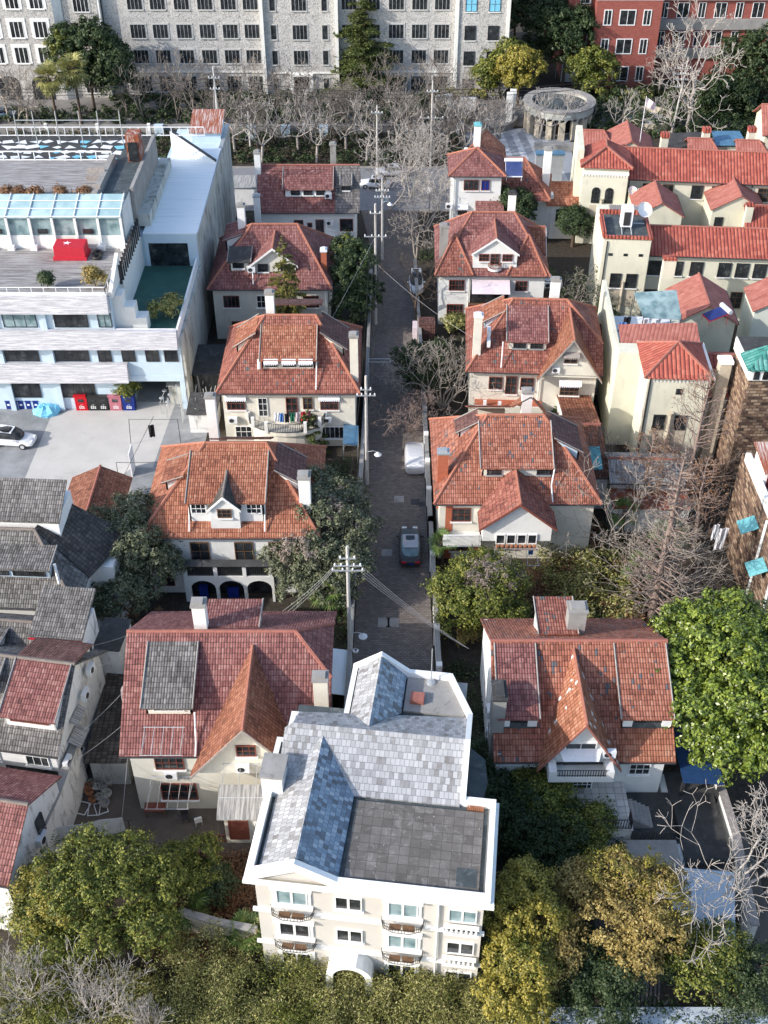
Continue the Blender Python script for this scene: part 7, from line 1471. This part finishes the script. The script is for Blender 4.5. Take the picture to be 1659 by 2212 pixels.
# street furniture by the lane
for u,v,lb in ((908,735,'pink and white low gate block on the right side of the upper lane'),):
    x,y=at(u,v,0); g=MB().box(x-.2,x+1.6,y,y+1.6,0,2.0).build('bin_shelter','tile_dark'); tag(g,'small dark red roofed shelter by the right lane wall','shelter')
x,y=at(902,725,0); mesh_box('notice_board','pink faced notice board beside the small dark red shelter','board',x-.3,y,.5,1.6,0,1.4,'cloth_pink')
x,y=at(758,955,1.5); sk=thing('lean_to','blue glazed lean to roof beside the middle lane pole','lean-to',x,y,0); MB().slab([(-.7,-1.5,2.4),(.7,-1.5,2.2),(.7,1.4,2.4),(-.7,1.4,2.6)],.05).build('roof','blue_glaze',sk); m=MB()
for p in ((-.65,-1.4),(.65,-1.4),(-.65,1.3),(.65,1.3)): m.box(p[0]-.05,p[0]+.05,p[1]-.05,p[1]+.05,0,2.3)
m.build('post','galv',sk)
x,y=at(733,1455,1.6); sk=thing('lean_to','pale blue sheet lean to between the rose tiled villa and the lane','lean-to',x,y,0); MB().slab([(-.55,-2.2,1.9),(.55,-2.2,1.7),(.55,2.2,1.8),(-.55,2.2,2.)],.05).build('roof','white_sheet',sk); m=MB()
for p in ((-.5,-2.1),(.5,-2.1),(-.5,2.1),(.5,2.1)): m.box(p[0]-.04,p[0]+.04,p[1]-.04,p[1]+.04,0,1.75)
m.build('post','galv',sk)
x,y=at(818,772,4.5); m=MB().box(-1.,1.2,-.03,.03,4.3,4.36).box(-1.,1.2,-.63,-.57,4.3,4.36).box(1.14,1.2,-.6,0,4.3,4.36).box(-1,-.94,-.6,0,0,4.36); o=m.build('clothes_airer','galv'); o.location=(x,y,0); tag(o,'grey metal clothes airer reaching over the upper lane','clothes airer')
# laundry
def cloth(name,label,x,y,z,w_,h_,m,rz=0,group=None,parent=None,cat='laundry'):
    b=MB(); n=6; k=5
    for i in range(n+1):
        for j in range(k+1): b.v.append((-w_/2+w_*i/n,.06*math.sin(i*1.9+j*.6)+.03*j/k,-h_*j/k*(1-.05*math.sin(i*2.2))))
    for i in range(n):
        for j in range(k): a=i*(k+1)+j; b.f.append([a,a+1,a+k+2,a+k+1])
    o=b.build(name,m,parent); o.location=(x,y,z); o.rotation_euler=(0,0,R(rz))
    s=o.modifiers.new('thickness','SOLIDIFY'); s.thickness=.02
    if not parent: tag(o,label,cat,group)
    return o
GL='laundry on the curved balcony'
for i,(mm,dx) in enumerate((('cloth_white',-.9),('cloth_blue',-.4),('cloth_black',.1),('plastic_green',.6),('cloth_pink',1.1),('cloth_red',1.6),('plastic_pink',2.1))):
    cloth('hanging_garment',('white','blue','black','green','pale pink','bright red','rose')[i]+' garment hanging on the curved balcony line',-15.5+6.4+dx,86.9+.2*abs(dx),4.6,.42,1.0,mm,5*i,GL)
for i,(mm,dx,dy) in enumerate((('cloth_blue',-5.6,9.2),('cloth_black',-5.0,10.2),('cloth_white',-4.2,8.8),('cloth_white',-3.4,9.8),('cloth_red',-2.9,9.0),('cloth_white',-2.1,9.8),('cloth_white',-1.4,8.9),('cloth_white',-2.6,10.8))):
    cloth('hanging_garment',('blue patterned','black','broad white','second white','bright red','white right of the red','rightmost white','rear white')[i]+' garment on the school roof terrace',28.4+dx,85.6+dy+.3,9.5,.7,1.1,mm,8*i,'laundry on the school roof terrace')
for i,(u,v,mm,w_,h_,z,lb) in enumerate(((1147,1190,'cloth_blue',.4,.9,3.1,'pale blue shirt hanging under the white front gable'),(1100,1183,'cloth_black',.5,.5,3.1,'black and white cloth hanging left of the pale blue shirt'),(1558,1165,'cloth_white',.9,2.3,5.2,'long white sheet hanging on the brick house corner'),(1545,1150,'cloth_white',.5,1.6,5.6,'smaller white sheet beside the long one on the brick house'),(1035,423,'cloth_black',1.1,.9,5.9,'black garment drying under the pyramid tower window'),(1012,612,'cloth_white',.0,.0,0,''))):
    if w_: x,y=at(u,v,z-h_/2); cloth('hanging_garment',lb,x,y,z,w_,h_,mm,6*i)
x,y=at(268,1440,6); cloth('hanging_sheet','dusty white sheet draped at the left verge of the rose tiled villa',-17.3,51.5,7.2,1.6,2.,'cloth_pink',80)
x,y=at(322,938,2.6); ln=thing('drying_line','thin drying frame with a black garment by the car park edge','clothes line',x,y,0)
MB().tube([(-2.2,2.,2.9),(2.4,2.,2.9)],.025,4).tube([(.1,2.4,3.),(-1.4,-6,2.2)],.025,4).tube([(-2.2,2,2.9),(-2.4,2,0)],.03,4).tube([(2.4,2,2.9),(2.4,2,0)],.03,4).tube([(-2.4,-4,2.3),(2.4,-4,2.3)],.03,4).tube([(-2.4,-4,2.3),(-2.4,-4,0)],.03,4).tube([(2.4,-4,2.3),(2.4,-4,0)],.03,4).build('frame','dark_metal',ln)
cloth('garment','',0,1.2,2.8,.55,1.4,'cloth_black',20,parent=ln)
x,y=at(283,985,1.8); mesh_box('white_banner','thin pale upright panel beside the drying frame at the car park edge','panel',x,y,.1,1.6,0,2.6,'cloth_white')
# scaffold of sticks behind the arcaded villa
x,y=at(425,880,0); rg=np.random.default_rng(9); m=MB()
for i in range(34): a,b2=rg.uniform(-2.6,2.6),rg.uniform(-3,3); m.tube([(a,b2,rg.uniform(1.,2.)),(a+rg.uniform(-.5,.5),b2+rg.uniform(-2.,2.),rg.uniform(1.4,3.0))],.035,4)
for i in range(12): a,b2=rg.uniform(-2.6,2.6),rg.uniform(-3,3); m.tube([(a,b2,0),(a,b2,2.6)],.04,4)
o=m.build('stick_trellis','galv'); o.location=(x,y,0); tag(o,'tangle of grey sticks and frames between the office wall and the curved balcony villa','trellis')
for i,(u,v,mm,w_,d_,h_,lb) in enumerate(((460,780,'dark_roof',3.2,5.,2.6,'dark lean roof beside the stained office side wall'),(440,875,'stained_wall',2.6,3.,2.2,'small pale shed left of the curved balcony villa'),(385,815,'grim_wall',1.6,3.,2.2,'small grey block at the passage mouth'),(520,395,'stained_wall',4.6,3,2.4,'low pale shed left of the red and grey roofed villa'),(540,730,'galv',.1,.1,.1,''))):
    if w_>1: x,y=at(u,v,h_); o=mesh_box('shed',lb,'shed',x,y,w_,d_,0,h_,mm); MB().slab([(-w_/2-.2,-d_/2-.2,h_+.05),(w_/2+.2,-d_/2-.2,h_+.05),(w_/2+.2,d_/2+.2,h_+.35),(-w_/2-.2,d_/2+.2,h_+.35)],.06).build('sheet_roof','dark_roof' if i<2 else 'tin_grey',o)
for i,u in enumerate((355,367,349,362)): 
    x,y=at(u,878+8*i,0); r=MB().tube([(x,y,0),(x,y,1.3),(x+.2,y+.2,1.7)],.035,5).lathe([(.2,1.7),(.26,1.78),(.2,1.82)],x+.2,y+.2,10).build('water_tap_post','galv'); tag(r,'slim metal post with a round top at the car park edge, '+('furthest','second furthest','second nearest','nearest')[i],'post','metal posts at the car park edge')
# courtyard clutter: flower pots, frames, table, ladder, bench
GPOT='flower pots in the left courtyard'
rg=np.random.default_rng(12)
spots=[(210,1655),(222,1662),(215,1680),(230,1672),(198,1690),(208,1700),(193,1712),(222,1700),(235,1688),(200,1728),(215,1722),(230,1715),(190,1700),(226,1735)]
pn=['topmost','second from the top','under the second','right of the top group','left upper','middle upper','far left lower','centre','right upper','low left','low centre','right lower','leftmost','lowest']
for i,(u,v) in enumerate(spots):
    x,y=at(u,v,.3); s=rg.uniform(.8,1.25); p=thing('flower_pot','round flower pot with scraggly plant in the left courtyard, '+pn[i],'flower pot',x,y,0,group=GPOT)
    MB().lathe([(.2*s,0),(.3*s,.36),(.34*s,.38),(.34*s,.42),(.27*s,.42),(.25*s,.3)],0,0,14).build('pot',('terracotta','grey_conc','grim_wall')[i%3],p)
    V,F=quads(rg.normal(size=(26,3))*np.array([.13,.13,.1])*s+np.array([0,0,.5]),rg.normal(size=(26,3))+np.array([0,0,1]),.05,rg,.5); npmesh('plant',V,F,'leaf_dark',p)
for i,(u,v,lb) in enumerate(((230,1610,'white trimmed sink counter with a red basin in the left courtyard'),)):
    x,y=at(u,v,.7); t=thing('sink_counter',lb,'counter',x,y,0); MB().box(-.9,.9,-.5,.5,.75,.85).build('top','metal_white',t); MB().box(-.8,.8,-.45,.4,0,.73).build('body','grim_wall',t); MB().box(-.6,.6,-.75,-.5,.1,.7).build('basin','plastic_red',t)
for i,(u,v,lb) in enumerate(((178,1745,'white metal window frame lying at the left of the courtyard'),(203,1748,'white metal frame lying between two others in the courtyard'),(218,1745,'white metal frame lying nearest the pots in the courtyard'),(222,1638,'white metal frame among the upper flower pots'))):
    x,y=at(u,v,.1); m=MB()
    for a in (-.4,.36): m.box(a,a+.05,-.5,.5,.05,.1)
    for b2 in (-.5,.45): m.box(-.4,.41,b2,b2+.05,.045,.105)
    o=m.build('metal_frame','metal_white'); o.location=(x,y,0); o.rotation_euler=(0,0,R(-15+20*i)); tag(o,lb,'frame')
x,y=at(338,1730,.6); t=thing('wooden_table','small red brown wooden table beneath the drying racks','table',x,y-.6,0); MB().box(-.7,.7,-.35,.35,.7,.76).build('tabletop','wood_red',t)
for a in (-.6,.6):
    for b2 in (-.28,.28): MB().box(a-.03,a+.03,b2-.03,b2+.03,0,.7).build('leg','wood_brown',t)
def seat(label,u,v,m,rz=0):
    x,y=at(u,v,.4); t=thing('chair',label,'chair',x,y,0,rz); MB().box(-.24,.24,-.22,.22,.42,.46).build('seat',m,t); MB().box(-.24,.24,.2,.24,.46,.9).build('backrest',m,t)
    for a in (-.2,.2):
        for b2 in (-.18,.18): MB().box(a-.02,a+.02,b2-.02,b2+.02,0,.42).build('leg',m,t)
seat('dark metal chair in the left courtyard near the bay window',400,1765,'dark_metal',15); seat('white garden chair beside the bay windowed porch',428,1772,'metal_white',200)
x,y=at(455,1810,.1); m=MB().box(-1.2,1.2,-.22,-.15,.05,.13).box(-1.2,1.2,.15,.22,.05,.13)
for i in range(7): m.box(-1.1+i*.36,-1.05+i*.36,-.15,.15,.06,.12)
o=m.build('wooden_ladder','wood_red'); o.location=(x,y,0); tag(o,'orange wooden ladder lying in front of the bay window','ladder')
x,y=at(200,1805,1.2); cloth('hanging_sheet','pale grey sheet hung like an awning over the courtyard wall end',x,y,2.6,4.2,1.6,'cloth_white',12)
x,y=at(283,1800,1); o=MB().tube([(0,0,0),(0,0,2.4)],.04,5).tube([(-.25,0,2.4),(.25,0,2.4)],.03,4).build('clothes_post','dark_metal'); o.location=(x,y,0); tag(o,'dark clothes post standing in the left courtyard','post')
# bottom right yard
x,y=at(1515,1955,2.2); yr=thing('yard_roof','flat bluish grey sheet roof beside the white bare tree','roof',x,y,0,-6); MB().slab([(-1.9,-2.2,2.3),(1.7,-2.4,2.3),(2.2,2.3,2.5),(-1.5,2.3,2.5)],.1).build('sheet','zinc',yr); MB().box(-1.5,1.6,-2.,2.,0,2.2).build('wall','stained_wall',yr); MB().tube([(-1.9,-2.2,2.36),(-1.5,2.3,2.56)],.05,5).build('edge_pipe','metal_white',yr)
x,y=at(1400,2130,.3); t=thing('timber_stack','stack of long grey planks leaning on the ground at the bottom right','timber',x,y,0,-14)
for i in range(7): MB().box(-.75+i*.22,-.6+i*.22,-1.6,1.6,.1+.03*(i%2),.2+.03*(i%2),rot=RNG.uniform(-2,2)).build('plank','wood_old',t)
for i,(u,v,mm) in enumerate(((1330,2105,'cloth_red'),(1352,2125,'metal_white'),(1300,2140,'metal_white'),(1440,2165,'cloth_pink'),(1385,2165,'tarp_cyan'),(1345,2150,'metal_white'))):
    x,y=at(u,v,.1); lump('litter_bag','scrap of '+('red','white','pale','pinkish','bluish','small white')[i]+' litter beside the plank stack',"litter",x,y,.16,.12,.12,mm,0,20+i)
x,y=at(1390,2205,.6); o=MB().slab([(-6,-.8,1.),(7,-.8,.9),(7,.5,1.2),(-6,.5,1.2)],.06).build('sheet_edge','zinc'); o.location=(x,y,0); tag(o,'bluish metal sheet roof edge at the very bottom right','roof'); MB().box(-5.8,6.8,-.6,.3,0,.9).build('wall','grim_wall',o)
x,y=at(1475,1735,.4); lump('white_basin','white plastic tub in the annex corner yard','tub',*at(1405,1878,.3),.35,.3,.4,'metal_white',0,8)
# plaza and campus details
for i,(u,v) in enumerate(((1195,155),(1440,140))):
    x,y=at(u,v,0); r=thing('street_lamp',('slim lamp post left of the red brick building','slim lamp post in front of the plane tree')[i],'lamp post',x,y-3,0); MB().tube([(0,0,0),(0,0,6.5),(.8,0,7.2)],.06,5).build('post','galv',r); MB().box(.6,1.3,-.15,.15,7.15,7.3).build('lamp_head','metal_white',r)
for i,(u,v) in enumerate(((767,402),(928,413))):
    x,y=at(u,v,3.6); r=thing('globe_lamp',('left','right')[i]+' round white globe lamp at the lane end','lamp post',x,y,0); MB().tube([(0,0,0),(0,0,3.3)],.05,5).build('post','dark_metal',r)
    g=MB().lathe([(.05,3.25),(.3,3.4),(.42,3.7),(.3,4.),(.05,4.12)],0,0,14).build('globe','metal_white',r,smooth=True)
x,y=at(727,520,.4); lump('skip_bag','blue rubbish bag by the upper lane gate','bag',*at(832,432,.2),.4,.4,.5,'tarp_cyan',0,31)
x,y=at(1190,398,1); mesh_box('blue_awning','bright blue awning strip behind the orange annex roof','awning',x,y+3.5,4.,1.3,3.9,4.1,'blue_glaze'); mm=bpy.data.objects['blue_awning']; MB().box(-1.9,1.9,-.5,.5,-3.9,-.003).build('support','galv',mm)
